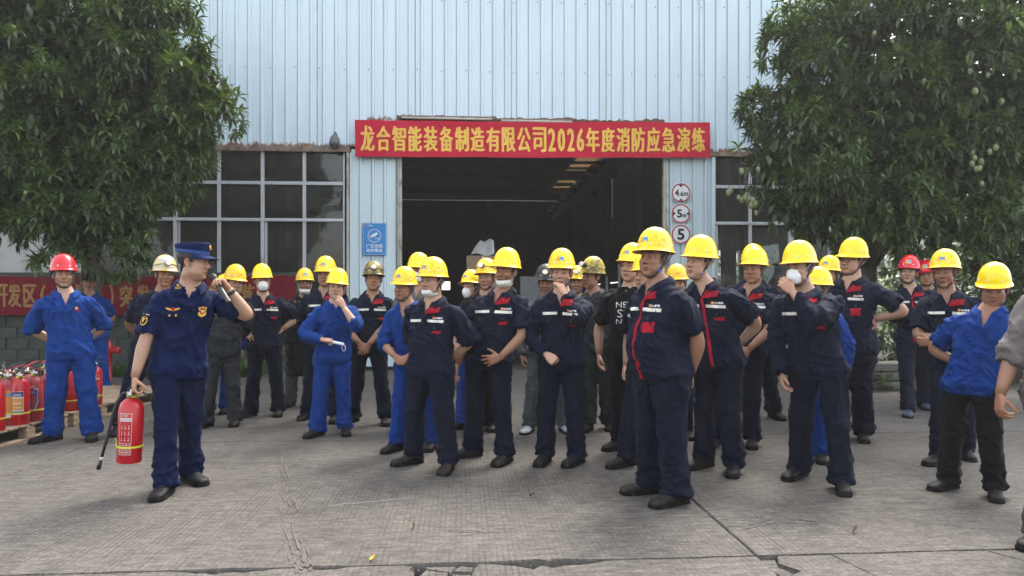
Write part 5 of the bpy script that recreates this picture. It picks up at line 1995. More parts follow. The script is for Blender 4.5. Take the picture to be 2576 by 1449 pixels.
_jobs = []
for P in PEOPLE:
    _jobs += plan_person(P)
_un = union_many(_jobs)
for i, P in enumerate(PEOPLE):
    jk, bvh = finish_person(P, _un[2 * i], _un[2 * i + 1], i + 1)
    S = P['_S']; root = P['_root']
    if P['hat'] in ('cap', 'bcap'):
        o = build('peaked_cap' if P['hat'] == 'cap' else 'baseball_cap', cap_geo(P['hat']),
                  [M_CAPB if P['hat'] == 'cap' else M_BLACKC, M_CAPL, M_GOLD, M_REDC], root, smooth=True)
        o.matrix_local = P['_Hm']
        o.data.set_sharp_from_angle(angle=R(38))
    if P['wear'] == 'fire':
        FF = P
        det = lambda name, quad, nu, nv, m, off=.004: build(name, patch_geo(bvh, S, quad, nu, nv, off, .003), m, jk, smooth=False)
        det('placket', [(-.014, .80), (.018, .80), (.018, 1.325), (-.014, 1.325)], 3, 26, M_FIRE, .0055)
        det('hem_band', [(-.15, .782), (.15, .782), (.15, .815), (-.15, .815)], 12, 3, M_FIRE, .004)
        def emblem(name, pts, m, off=.008):
            g = Geo()
            for poly, zz in pts:
                vv = []
                for x, z in poly:
                    dx, dy = S(z)
                    hit = bvh.ray_cast(Vector((x + dx, dy - .3, z)), Vector((0, 1, 0)))
                    vv.append((x + dx, (hit[0].y if hit[0] is not None else -.1), z))
                md = np.median([v[1] for v in vv])
                g.add([(a, md - off - zz, c) for a, b, c in vv], [tuple(range(len(vv)))])
            return build(name, g, m, jk, recalc=False)
        cx, cz = -.088, 1.262
        emblem('chest_wings', [([(cx - .050, cz + .012), (cx - .040, cz - .002), (cx - .018, cz - .010), (cx, cz - .014), (cx + .018, cz - .010), (cx + .040, cz - .002), (cx + .050, cz + .012), (cx + .02, cz + .004), (cx, cz + .002), (cx - .02, cz + .004)], 0)], M_GOLD)
        emblem('wing_badge', [([(cx + .012 * math.cos(a), cz + .012 * math.sin(a)) for a in np.linspace(0, 2 * PI, 10, endpoint=False)], .002)], M_REDC)
        det('rank_tab', [(cx - .050, cz - .062), (cx + .050, cz - .062), (cx + .050, cz - .030), (cx - .050, cz - .030)], 4, 3, M_FIRET, .012)
        for k in (-.018, .022):
            emblem('rank_pip', [([(cx + k + .007 * math.cos(a), cz - .044 + .008 * math.sin(a)) for a in np.linspace(0, 2 * PI, 7, endpoint=False)], .010)], M_GOLD)
        cx, cz = .098, 1.245
        sh = [(-.026, .030), (-.012, .026), (0, .034), (.012, .026), (.026, .030), (.024, .012), (.020, 0), (.027, -.014), (.022, -.030), (0, -.042), (-.022, -.030), (-.027, -.014), (-.020, 0), (-.024, .012)]
        emblem('chest_badge', [([(cx + x, cz + z) for x, z in sh], 0)], M_GOLD)
        emblem('badge_centre', [([(cx + x * .62, cz + .004 + z * .62) for x, z in sh], .002)], M_REDC)
        emblem('badge_core', [([(cx + .011 * math.cos(a), cz + .011 * math.sin(a)) for a in np.linspace(0, 2 * PI, 10, endpoint=False)], .004)], M_CREAM)
        # arm badge on the outer side of the right sleeve
        (pp, rr) = P['_sl'][0]
        mid = pp[0].lerp(pp[-1], .66)
        axis = (pp[-1] - pp[0]).normalized()
        outw = Vector((-.75, -.65, 0)); outw = (outw - axis * outw.dot(axis)).normalized()
        hit = bvh.ray_cast(mid + outw * .25, -outw)
        c = hit[0] if hit[0] is not None else mid + outw * .08
        tx = axis.cross(outw).normalized()
        if tx.x < 0: tx = -tx
        def arm_poly(name, poly, m, off):
            g = Geo(); vv = [c + tx * x - axis * z + outw * (off - 7.0 * x * x) for x, z in poly]
            g.add([tuple(v) for v in vv], [tuple(range(len(vv)))]); build(name, g, m, jk, recalc=False)
        shd = [(-.036, .048), (.036, .048), (.036, .0), (.028, -.03), (0, -.050), (-.028, -.03), (-.036, 0)]
        arm_poly('arm_badge', shd, M_FIRET, .008)
        ringp = [(.028 * math.cos(a), -.008 + .033 * math.sin(a)) for a in np.linspace(0, 2 * PI, 16, endpoint=False)]
        arm_poly('badge_ring', ringp, M_GOLD, .0105)
        arm_poly('badge_field', [(x * .76, -.008 + (z + .008) * .76) for x, z in ringp], M_FIRET, .0125)
        arm_poly('badge_wings', [(-.02, .012), (-.006, .0), (-.004, -.02), (.004, -.02), (.006, 0), (.02, .012), (.004, .008), (0, .014), (-.004, .008)], M_GOLD, .0145)
        arm_poly('badge_title', [(-.028, .036), (.028, .036), (.028, .042), (-.028, .042)], M_CREAM, .0115)
        # collar insignia
        dx, dy = S(1.42)
        g = Geo()
        cc = Vector((-.078 + dx, -.072 + dy, 1.41))
        for k, (z, hgt) in enumerate(((-.012, .004), (-.003, .004))):
            g.add([tuple(cc + Vector(v)) for v in ((-.018, -.012 + .0, z), (.018, -.030, z + .006), (.018, -.030, z + .006 + hgt), (-.018, -.012, z + hgt))], [(0, 1, 2, 3)])
        st = [cc + Vector((.0 + .011 * r_ * math.cos(a), -.022 - .4 * .011 * r_ * math.cos(a), .016 + .011 * r_ * math.sin(a))) for a, r_ in zip(np.linspace(0, 2 * PI, 12, endpoint=False), [1, .5] * 6)]
        g.add([tuple(v) for v in st], [tuple(range(12))])
        build('collar_insignia', g, M_GOLD, jk, recalc=False)
        # watch on the left wrist
        (W, fd, side, pn) = P['arms'][1]['_hm']
        g = Geo()
        fw = (P['_arms'][1][3] - P['_arms'][1][2]).normalized()
        u = fw.orthogonal().normalized(); v = fw.cross(u)
        cw = P['_arms'][1][3] - fw * .02
        g.loft([[tuple(cw + fw * z + (u * math.cos(a) + v * math.sin(a)) * r_) for a in np.linspace(0, 2 * PI, 16, endpoint=False)] for r_, z in ((.029, -.013), (.036, -.011), (.036, .011), (.029, .013))])
        build('wristband', g, M_STRAP, root, smooth=True)
    if P['wear'] == 'tee':
        for body, x0, x1, z0, z1 in (('NEVER', -.115, .115, 1.235, 1.285), ('SAY', -.105, .105, 1.15, 1.22), ('NEVER', -.115, .115, 1.095, 1.138)):
            build('print_text', text_on(bvh, S, body, x0, x1, z0, z1, .0), M_TEXTW, jk)
    if P['label'].startswith('woman in a blue'):
        WM = P
    if P['label'].startswith('person in a blue shirt and black'):
        pass


def hand_world(P, k, a=.075, b=.03, c=0):
    (W, fd, side, pn) = P['arms'][k]['_hm']
    p = W + fd * a + pn * b + side * c
    M = Matrix.Translation(P['_base']) @ Matrix.Rotation(P['_th'], 4, 'Z') @ Matrix.Scale(P['_s'], 4)
    R3 = Matrix.Rotation(P['_th'], 3, 'Z')
    return M @ p, R3 @ fd, R3 @ side, R3 @ pn

# ------------------------------------------------------------------ things on the wall
def wallthing(name, px, py, label, cat, group=None, y=-.05):
    x, z = wl(px, py)
    th = math.atan(BSL)
    p = Vector((x * math.cos(th) - y * math.sin(th), 14 + x * math.sin(th) + y * math.cos(th), z))
    return empty(name, p, th, label, cat, group)


def flat_text(body, cx, cz, w, h, y, bold=.0):
    T, F, asp = text_geo(body, bold)
    g = Geo(); g.add([(cx - w / 2 + u * w, y, cz - h / 2 + v * h) for u, v in T], F)
    return g


M_BANN = cloth('banner_red', (.50, .014, .040), .0, rough=.7, var=.08)
M_BANT = mat('banner_gold', (.78, .46, .06), .6, var=.06)
M_BANN2 = cloth('old_banner_red', (.15, .008, .016), .2, (.10, .008, .014), rough=.8, var=.15)
M_BANT2 = mat('old_banner_gold', (.26, .14, .03), .7, var=.15)


def banner_surface(u, v, W, H, seed, amp=.015):
    """sagging cloth: u along, v up, both 0..1 -> local (x, y, z)"""
    x = (u - .5) * W; z = (v - .5) * H
    p = np.array([[x * 1.1, z * 6, seed]]); q = np.array([[x * 5 + z * 2, z * 3, seed + 3]])
    y = -amp * (noise3(p, 2)[0] * 1.2 + noise3(q, 3)[0] * .8)
    z += -.02 * math.sin(u * PI) * (1 if v > .5 else .6) + .012 * (noise3(np.array([[x * 1.7, v * 2, seed]]), 5)[0] - .5)
    return (x, y, z)


def banner(name, loc, rz, W, H, mcloth, mtext, chars, label, seed, amp=.015, tilt=0.0):
    o = empty(name, loc, rz, label, 'banner')
    o.rotation_euler.y = tilt
    nu, nv = 140, 14
    P = np.array([[banner_surface(i / (nu - 1), j / (nv - 1), W, H, seed, amp) for j in range(nv)] for i in range(nu)])
    Q = P.copy(); Q[..., 1] += .004
    g = Geo(); g.grid(P); g.grid(Q[:, ::-1])
    build('cloth', g, mcloth, o, smooth=True, recalc=False)
    for ch, cx, w, h in chars:
        T, F, asp = text_geo(ch, .0)
        g = Geo()
        for q, (ox, oz) in enumerate(((-.014, 0), (.014, 0), (0, .007), (0, -.007), (-.007, .0), (.007, .0))):
            vv = []
            for u, v in T:
                X = cx - w / 2 + .014 + u * (w - .028) + ox; Z = -h / 2 + .007 + v * (h - .014) + oz
                p = banner_surface(X / W + .5, Z / H + .5, W, H, seed, amp)
                vv.append((p[0], p[1] - .006 - .0004 * q, p[2]))
            g.add(vv, F)
        build('lettering', g, mtext, o, recalc=False)
    return o


x0, x1 = wl(896, 350)[0], wl(1780, 350)[0]
Wb = x1 - x0
th = math.atan(BSL)
cx = (x0 + x1) / 2; yb = -.13
text = '龙合智能装备制造有限公司2026年度消防应急演练'
cells = []
pos = 0
for ch in text:
    wd = .62 if ch.isdigit() else 1.0
    cells.append((ch, pos + wd / 2, wd)); pos += wd
tw = wl(1770, 350)[0] - wl(908, 350)[0]
chars = [(ch, -tw / 2 + (p / pos) * tw, tw / pos * wd * (.90 if not ch.isdigit() else .82), .49 if not ch.isdigit() else .46) for ch, p, wd in cells]
banner('banner', (cx * math.cos(th) - yb * math.sin(th), 14 + cx * math.sin(th) + yb * math.cos(th), 4.44), th, Wb, .70, M_BANN, M_BANT, chars,
       'red cloth banner with gold lettering hung across the top of the doorway', 3, .02, -.010)
# banner along the block wall
WY = 12.75
xa = (-140 - CXP) / FPX * WY; xb = (744 - CXP) / FPX * WY
cx2 = (xa + xb) / 2
toks = [('开', 8), ('发', 40), ('区', 79), ('（', 112), ('工', 158), ('业', 200), ('区', 245), ('）', 284), ('突', 321), ('发', 363), ('事', 406), ('件', 450), ('应', 494), ('急', 538), ('演', 582), ('练', 628)]
chars = [(c, (px - CXP) / FPX * WY - cx2, .245 if c not in '（）' else .09, .42) for c, px in toks]
banner('banner', (cx2, WY, 1.385), .0, xb - xa, .70, M_BANN2, M_BANT2, chars, 'dark red banner with dull gold lettering stretched along the block wall', 8, .03)

# camera notice
o = wallthing('camera_notice', 943, 602, 'blue camera notice board fixed left of the doorway', 'sign', y=-.055)
s14 = 13.85 / FPX
bw, bh = 59 * s14, 81 * s14
M_BLUES = mat('sign_blue', (.002, .19, .50), .35, var=.03)
M_WPAINT = mat('sign_white', (.76, .76, .76), .4, var=.03)
g = Geo(); g.box((0, 0, 0), (bw, .012, bh), bev=.003); build('board', g, M_BLUES, o)
g = Geo()
for (cx_, cz_, sx_, sz_) in ((0, bh / 2 - .012, bw - .022, .004), (0, -bh / 2 + .012, bw - .022, .004), (-bw / 2 + .012, 0, .004, bh - .028), (bw / 2 - .012, 0, .004, bh - .028)):
    g.box((cx_, -.0078, cz_), (sx_, .002, sz_))
n = 28
ring = []
for rr in (.128, .119):
    ring.append([(rr * math.cos(a), -.0085, .06 + rr * math.sin(a)) for a in np.linspace(0, 2 * PI, n, endpoint=False)])
g.loft(ring, 0, False)
rot = Matrix.Rotation(R(-28), 3, 'Y')
g.box((-.0, -.0085, .082), (.125, .002, .048), rot=rot)
g.box((-.074, -.0085, .044), (.014, .002, .05), rot=rot)
g.tube([(.02, -.0085, .055), (.02, -.0085, .005), (.075, -.0085, .005)], .005, 4)
g.box((.082, -.0085, .005), (.012, .002, .036))
build('camera_symbol', g, M_WPAINT, o)
build('lettering', flat_text('厂区范围', 0, -.135, .31, .066, -.009, .012), M_WPAINT, o, recalc=False)
build('lettering', flat_text('监控覆盖', 0, -.218, .31, .066, -.009, .012), M_WPAINT, o, recalc=False)
build('lettering', flat_text('龙合智能', -.085, .262, .11, .026, -.009), M_WPAINT, o, recalc=False)
g = Geo(); g.box((-.17, -.0085, .262), (.03, .002, .028)); build('emblem', g, M_EMBO, o)

# three round limit signs
M_SRED = mat('sign_red', (.36, .016, .022), .4, var=.06)
M_SBLK = mat('sign_black', (.012, .014, .014), .5, var=.05)
for k, (py, txt, lab) in enumerate(((486, '4.6m', 'round height limit sign reading 4.6m, topmost of the three'), (538, '5m', 'round width limit sign reading 5m, middle of the three'), (590, '5', 'round speed limit sign reading a bare 5, lowest of the three'))):
    o = wallthing('limit_sign', 1711, py, lab, 'sign', 'round limit signs beside the doorway', -.05)
    r = .202
    g = Geo(); g.lathe([(r, .012), (r, .0), (r - .004, -.003)], 40, axis='y'); build('disc', g, M_WPAINT, o)
    n = 44
    g = Geo(); g.loft([[(rr * math.cos(a), -.0065, rr * math.sin(a)) for a in np.linspace(0, 2 * PI, n, endpoint=False)] for rr in (r - .012, r - .037)], 0, False)
    build('red_ring', g, M_SRED, o, recalc=False)
    T = []
    if txt == '4.6m':
        build('lettering', flat_text('4', -.082, 0, .085, .132, -.008, .03), M_SBLK, o, recalc=False)
        build('lettering', flat_text('.6', .005, -.016, .078, .10, -.008, .03), M_SBLK, o, recalc=False)
        build('lettering', flat_text('m', .098, -.028, .09, .075, -.008, .03), M_SBLK, o, recalc=False)
        T = [[(-.045, .160), (0, .108), (.045, .160)], [(-.045, -.160), (.045, -.160), (0, -.108)]]
    elif txt == '5m':
        build('lettering', flat_text('5', -.028, .0, .105, .165, -.008, .03), M_SBLK, o, recalc=False)
        build('lettering', flat_text('m', .072, -.045, .078, .066, -.008, .03), M_SBLK, o, recalc=False)
        T = [[(-.160, -.045), (-.108, 0), (-.160, .045)], [(.160, -.045), (.160, .045), (.108, 0)]]
    else:
        build('lettering', flat_text('5', 0, 0, .145, .225, -.008, .03), M_SBLK, o, recalc=False)
    if T:
        for t in T:
            g = Geo(); g.add([(a, -.008, b) for a, b in t], [(0, 1, 2)])
            build('limit_arrow', g, M_SBLK, o, recalc=False)

# dome camera
o = wallthing('security_camera', 848, 372, 'grey dome security camera under the corner of the ribbed wall', 'camera', y=-.26)
M_CAMG = mat('camera_grey', (.10, .10, .10), .45, var=.2)
o.scale = (.78,) * 3
g = Geo(); g.lathe([(.03, .26), (.055, .25), (.115, .15), (.13, .06), (.128, .0), (.11, -.01)], 22); build('housing', g, M_CAMG, o, smooth=True)
g = Geo(); g.lathe([(.105, -.005), (.10, -.05), (.075, -.09), (.03, -.11), (.001, -.113)], 20, cap=False); build('dome', g, mat('smoked_dome', (.05, .05, .05), .06, spec=.9), o, smooth=True)
g = Geo(); g.tube([(0, 0, .25), (0, .02, .31), (0, .22, .31)], .028, 8); build('arm', g, M_CAMG, o, smooth=True)
# tube lamps above the banner
for (pa, pb, py, lab) in ((1008, 1242, 301, 'rusty tube lamp over the door, left one above the banner'), (1256, 1440, 308, 'rusty tube lamp over the door, right one above the banner')):
    xa_, xb_ = wl(pa, py)[0], wl(pb, py)[0]
    o = wallthing('tube_lamp', (pa + pb) / 2, py, lab, 'lamp', 'tube lamps over the door', -.12)
    L = xb_ - xa_
    g = Geo(); g.box((0, .02, .02), (L, .05, .05), bev=.008); build('housing', g, M_RUST, o)
    g = Geo(); g.tube([(-L / 2 + .03, -.02, -.012), (L / 2 - .03, -.02, -.016)], .024, 10); build('tube', g, mat('tube_glass', (.42, .38, .32), .3), o, smooth=True)

# ------------------------------------------------------------------ block wall
M_BLOCK = mat('dark_block', (.040, .047, .042), .95, var=.25, scale=7, dirt=.35, dirt_c=(.06, .066, .05), bmp=.4, bscale=50)
M_BLOCKM = mat('block_mortar', (.055, .06, .055), .95, var=.2)
bx0, bx1, by = -11.2, -3.92, 12.88
bw_ = empty('block_wall', (0, 0, 0), 0, 'low dark block wall carrying the dark red banner', 'wall')
g = Geo(); g.box(((bx0 + bx1) / 2, by + .1, .86), (bx1 - bx0, .15, 1.70)); build('mortar', g, M_BLOCKM, bw_)
g = Geo(); g.box((0, 0, 0), (.392, .2, .192), bev=.006); ME_BLOCK = _mk('block', g, M_BLOCK, False)
for r_ in range(9):
    n = 18
    for c_ in range(n):
        xx = bx0 + .2 + c_ * .4045 + (.2 if r_ % 2 else 0)
        if xx > bx1 - .15: continue
        link('block', ME_BLOCK, bw_, loc=(xx, by + .1 + random.uniform(-.004, .004), .1 + r_ * .2), scale=(1, 1, 1))
g = Geo(); g.box(((bx0 + bx1) / 2, by + .1, 1.735), (bx1 - bx0, .24, .05), bev=.008); build('coping', g, M_BLOCKM, bw_)

# ------------------------------------------------------------------ pallets
M_WOOD = mat('pallet_wood', (.24, .175, .11), .85, var=.3, scale=5, stretch=(8, 1, 8), dirt=.3, dirt_c=(.10, .075, .05), bmp=.3, bscale=20)
M_WOODE = mat('pallet_ply', (.30, .225, .14), .85, var=.25, scale=3, stretch=(1, 1, 22), dirt=.2, dirt_c=(.12, .085, .05))
PX1, PX0 = -4.53, -5.73


def pallet(y0, label):
    o = empty('pallet', ((PX0 + PX1) / 2, y0 + .55, 0), 0, label, 'pallet', 'wooden pallets in a row along the yard')
    for i, bx in enumerate((-.56, 0, .56)):
        for j, byy in enumerate((-.49, 0, .49)):
            g = Geo()
            for q in range(4): g.box((bx + random.uniform(-.002, .002), byy, .0245 + .0105 + q * .0205), (.08 if i == 1 else .085, .12, .019), bev=.002)
            build('block', g, M_WOODE, o)
        g = Geo(); g.box((bx, 0, .011), (.09, 1.1, .022), bev=.003); build('bottom_board', g, M_WOOD, o)
    for q in range(3):
        g = Geo(); g.box((0, (-.49, 0, .49)[q], .1165), (1.2, .10, .020), bev=.003); build('cross_board', g, M_WOOD, o)
    for q in range(8):
        g = Geo(); yy = -.50 + q * 1.0 / 7
        g.box((0, yy, .1375 + random.uniform(-.001, .001)), (1.2 + random.uniform(-.01, .01), .118, .020), rot=Matrix.Rotation(R(random.uniform(-.7, .7)), 3, 'Z'), bev=.003)
        build('plank', g, M_WOOD, o)
    return o


pallet(6.14, 'wooden pallet nearest the camera loaded with extinguishers')
pallet(7.34, 'wooden pallet behind the man in the red helmet')
pallet(8.50, 'empty wooden pallet farthest back by the grass')

# ------------------------------------------------------------------ fire extinguishers
M_EXR = mat('extinguisher_red', (.40, .008, .014), .28, var=.08, scale=5, dirt=.2, dirt_c=(.2, .02, .02), dscale=8)
M_EXD = mat('extinguisher_dusty_red', (.27, .022, .028), .5, var=.15, scale=5, dirt=.35, dirt_c=(.2, .06, .055), dscale=6)
M_HOSE = mat('hose_rubber', (.018, .019, .02), .6, var=.2)
M_YTIE = mat('yellow_green_strap', (.55, .62, .04), .45, var=.06)
M_VALV = mat('valve_metal', (.45, .42, .36), .35, metal=.9, var=.2)
M_LORG = mat('label_orange', (.56, .25, .05), .5, var=.05); M_LBLU = mat('label_navy', (.02, .035, .12), .5, var=.05)
M_LYEL = mat('label_yellow', (.68, .50, .03), .5, var=.05); M_LCYA = mat('label_cyan', (.05, .3, .42), .5)
M_LWHT = mat('label_white', (.62, .58, .55), .5, var=.06)
M_LSHD = mat('label_shield_blue', (.02, .07, .24), .45, var=.05)
RC, HC_ = .0785, .43


def cyl_patch(a0, a1, z0, z1, off=.0012, n=8):
    g = Geo()
    P = np.zeros((n, 2, 3))
    for i in range(n):
        a = a0 + (a1 - a0) * i / (n - 1)
        for j, z in enumerate((z0, z1)):
            P[i, j] = ((RC + off) * math.sin(a), -(RC + off) * math.cos(a), z)
    g.grid(P); return g


def cyl_poly(poly, off):
    g = Geo(); g.add([((RC + off) * math.sin(a), -(RC + off) * math.cos(a), z) for a, z in poly], [tuple(range(len(poly)))]); return g


def label_bits(kind, o):
    B = lambda name, g, m: build(name, g, m, o, recalc=False)
    if kind == 'orange':
        B('label', cyl_patch(R(-34), R(40), .10, .315, .001), M_LWHT)
        B('label_field', cyl_patch(R(-32), R(38), .14, .25, .0016), M_LORG)
        B('label_head', cyl_patch(R(-32), R(38), .262, .312, .0016), M_LBLU)
        B('label_foot', cyl_patch(R(-32), R(38), .103, .130, .0016), M_LBLU)
        for k, (z, w, h) in enumerate(((.285, 44, .010), (.272, 52, .007), (.205, 46, .018), (.165, 40, .010), (.117, 50, .007))):
            g = Geo()
            for q in range(9):
                a = R(-w / 2 + q * w / 9 + 3); g2 = cyl_patch(a, a + R(w / 9 * .7), z - h / 2, z + h / 2, .0022, 3); g.add(g2.V(), g2.f)
            B('label_print', g, M_LWHT)
    elif kind == 'yellow':
        B('label', cyl_patch(R(-40), R(46), .10, .335, .001), M_LYEL)
        B('label_head', cyl_patch(R(-40), R(46), .285, .305, .0016), M_LCYA)
        for k in range(8):
            z = .118 + k * .019
            B('label_print', cyl_patch(R(-34), R(36 - (k * 37) % 22), z, z + .006, .0016), M_LORG if k % 2 else M_LBLU)
    elif kind == 'rust':
        B('label', cyl_patch(R(-40), R(42), .07, .33, .001), M_LORG)
        B('label_head', cyl_patch(R(-40), R(42), .27, .30, .0016), M_LCYA)
        B('label_foot', cyl_patch(R(-20), R(40), .075, .115, .0016), M_LWHT)
    elif kind == 'shield':
        pts = [(0, .10), (.35, .13), (.62, .20), (.50, .235), (.56, .27), (.60, .31), (.30, .32), (0, .345), (-.30, .32), (-.60, .31), (-.56, .27), (-.50, .235), (-.62, .20), (-.35, .13)]
        B('label', cyl_poly(pts, .0018), M_LWHT); B('label_field', cyl_poly([(a * .9, .22 + (z - .22) * .92) for a, z in pts], .0028), M_LSHD)
        B('label_head', cyl_patch(R(-22), R(22), .275, .285, .0042), M_LCYA)
    elif kind == 'print':
        for z0, z1, a0, a1 in ((.335, .338, -12, 46), (.062, .065, -12, 46)):
            B('label_border', cyl_patch(R(a0), R(a1), z0, z1, .0012), M_LWHT)
        for a in (-12, 45): B('label_border', cyl_patch(R(a), R(a + 1.6), .062, .338, .0012, 2), M_LWHT)
        B('label_bar', cyl_patch(R(-10), R(45), .285, .308, .0012), M_LWHT)
        B('label_text', _wrap('干粉灭火器', R(-6), R(42), .290, .303, .0022), M_EXR)
        B('label_text', _wrap('灭火器', R(-8), R(26), .315, .333, .0014), M_LWHT)
        for k in range(9):
            z = .075 + k * .012 if k < 6 else .155 + (k - 6) * .040
            g = Geo()
            if k < 6:
                for q in range(10):
                    a = R(-8 + q * 5.1); g2 = cyl_patch(a, a + R(3.6 - (q * k) % 3), z, z + .006, .0012, 2); g.add(g2.V(), g2.f)
            else:
                for q in range(3):
                    a = R(-2 + q * 16); g2 = cyl_patch(a, a + R(8), z, z + .004, .0012, 3); g.add(g2.V(), g2.f); g2 = cyl_patch(a + R(3), a + R(5), z + .008, z + .024, .0012, 3); g.add(g2.V(), g2.f)
            B('label_print', g, M_LWHT)


def _wrap(body, a0, a1, z0, z1, off):
    T, F, _ = text_geo(body, .0)
    g = Geo(); g.add([((RC + off) * math.sin(a0 + (a1 - a0) * u), -(RC + off) * math.cos(a0 + (a1 - a0) * u), z0 + (z1 - z0) * v) for u, v in T], F)
    return g


def extinguisher(label, kind, red=None, hose='down', tie=.11, group='red fire extinguishers', red_lever=False):
    o = empty('fire_extinguisher', (0, 0, 0), 0, label, 'fire extinguisher', group)
    g = Geo()
    g.lathe([(.060, .004), (RC - .004, .0), (RC - .002, .012), (RC, .018), (RC - .002, .052), (RC, .056), (RC, .352), (RC - .003, .358), (RC - .003, .366), (RC - .006, .375), (.064, .40), (.045, .42), (.026, .432), (.022, .44)], 28)
    b = build('cylinder', g, red or M_EXR, o, smooth=True); b.data.set_sharp_from_angle(angle=R(45))
    g = Geo(); g.lathe([(.026, .434), (.034, .438), (.034, .446), (.024, .450)], 16); build('neck_ring', g, M_YTIE, o, smooth=True)
    g = Geo(); g.lathe([(.019, .444), (.019, .462), (.015, .466), (.015, .49)], 12)
    g.tube([(0, 0, .458), (-.035, -.002, .462)], .010, 8); g.tube([(0, 0, .458), (.02, -.03, .458)], .008, 8)
    build('valve', g, M_VALV, o, smooth=True)
    g = Geo(); gg = Geo(); gg.lathe([(.001, -.012), (.017, -.012), (.018, 0), (.016, .004)], 14, axis='y', c=(.022, -.042, .458)); g.add(gg.V(), gg.f)
    build('gauge', g, M_VALV, o, smooth=True)
    M_LV = M_EXR if red_lever else M_LAMP
    g = Geo(); g.tube([(-.03, 0, .488), (.02, 0, .492), (.075, 0, .478), (.125, 0, .462)], [.012, .013, .011, .009], 8, flat=(.45, 1), up=(0, 0, 1)); build('handle', g, M_LV, o, smooth=True)
    g = Geo(); g.tube([(-.03, 0, .494), (.0, 0, .512), (.06, 0, .535), (.12, 0, .552)], [.011, .012, .011, .008], 8, flat=(.4, 1), up=(0, 0, 1)); build('lever', g, M_LV, o, smooth=True)
    if hose == 'down':
        pts = [(-.035, -.002, .462), (-.062, -.006, .470), (-.082, -.012, .450), (-.090, -.018, .40), (-.091, -.02, .25), (-.090, -.02, .10)]
    else:
        pts = hose
    g = Geo(); g.tube(pts, .0105, 8); build('hose', g, M_HOSE, o, smooth=True)
    d = (Vector(pts[-1]) - Vector(pts[-2])).normalized(); e = Vector(pts[-1])
    g = Geo(); g.tube([e - d * .002, e + d * .022], .0105, 8); build('nozzle_ring', g, M_LWHT, o, smooth=True)
    g = Geo(); g.tube([e + d * .02, e + d * .085], [.011, .0155], 8); build('nozzle', g, M_LAMP if hose != 'down' else mat('teal_nozzle', (.02, .14, .17), .5), o, smooth=True)
    if tie:
        g = Geo(); g.lathe([(RC + .0005, tie - .006), (RC + .0035, tie - .006), (RC + .0035, tie + .006), (RC + .0005, tie + .006)], 28, cap=False)
        if hose != 'down':
            g.box((-RC - .012, -.01, tie), (.022, .012, .022), rot=Matrix.Rotation(.4, 3, 'Y')); g.tube([(-RC - .01, -.012, tie + .006), (-RC - .03, -.016, tie + .04)], .0035, 4)
        else:
            g.box((-.090, -.02, tie), (.028, .03, .012))
        build('tie_strap', g, M_YTIE, o)
    label_bits(kind, o)
    return o


def onp(px, py, z=.148):
    Y = FPX * (CAMH - z) / (py - HOR)
    return Vector(((px - CXP) * Y / FPX, Y, z))


spots = [
    ('yellow', None, 'fire extinguisher with a yellow label at the left edge of the view', 4, 1083, 10, False),
    ('rust', M_EXD, 'fire extinguisher with a worn orange and cyan label behind the yellow labelled one', 20, 1068, 30, True),
    ('orange', None, 'fire extinguisher with a navy and orange label on the pallet corner', 66, 1067, 16, False),
    ('shield', M_EXD, 'dusty fire extinguisher with a blue shield label', 99, 1058, 25, False),
    ('none', M_EXD, 'plain dusty fire extinguisher tucked beside the blue trouser leg', 122, 1049, 30, False),
    ('print', None, 'fire extinguisher seen between the legs of the man in the red helmet', 181, 1029, 20, False),
    ('print', None, 'fire extinguisher standing right of the man in the red helmet', 246, 1019, 20, False),
]
protos = {}
for kind, redm, lab, px, py, rz, rl in spots:
    e = extinguisher(lab, kind, redm, red_lever=rl)
    e.location = onp(px, py); e.rotation_euler.z = R(rz)
    e.location.x = min(e.location.x, PX1 - .085)
    protos.setdefault(kind, e)
back = [(-4.80, 6.66, 40, 'none', 'dusty extinguisher in the second row behind the navy and orange label'), (-4.80, 6.86, -20, 'none', 'dusty extinguisher in the second row behind the blue shield label'),
        (-4.82, 7.06, 70, 'rust', 'orange labelled extinguisher in the second row by the trouser leg'), (-4.98, 6.96, 120, 'none', 'dusty extinguisher in the third row of the near pallet'), (-4.99, 7.15, 10, 'print', 'printed extinguisher at the far end of the third row'),
        (-4.63, 7.13, 55, 'none', 'dusty extinguisher at the far corner of the near pallet'), (-4.80, 7.50, 15, 'none', 'dusty extinguisher behind the red helmeted man, second row'), (-4.64, 7.48, 160, 'print', 'printed extinguisher hidden behind the blue trousers'),
        (-4.82, 7.72, 30, 'none', 'dusty extinguisher in the second row beyond the blue trousers'), (-5.0, 7.60, 80, 'rust', 'orange labelled extinguisher in the third row of the second pallet'), (-5.0, 7.84, 200, 'none', 'dusty extinguisher at the back of the second pallet')]
for k, (x, y, rz, kind, lab) in enumerate(back):
    e = copy_tree(protos[kind]); e['label'] = lab
    e.location = (x, y, .148); e.rotation_euler.z = R(rz)

# the one in the speaker's hand, hanging from his grip
pw, fd, sd_, pn_ = hand_world(FF, 0, .075, .022)
E = extinguisher('fire extinguisher hanging from the speaker\'s hand with a long black hose', 'print', None, hose=[(-.035, -.002, .462), (-.07, -.004, .455), (-.105, -.01, .40), (-.13, -.02, .30), (-.155, -.03, .16), (-.185, -.04, .02)])
E.rotation_euler = (R(0), R(3), R(-14))
Rm = E.rotation_euler.to_matrix()
E.location = pw - Rm @ Vector((.045, 0, .498))

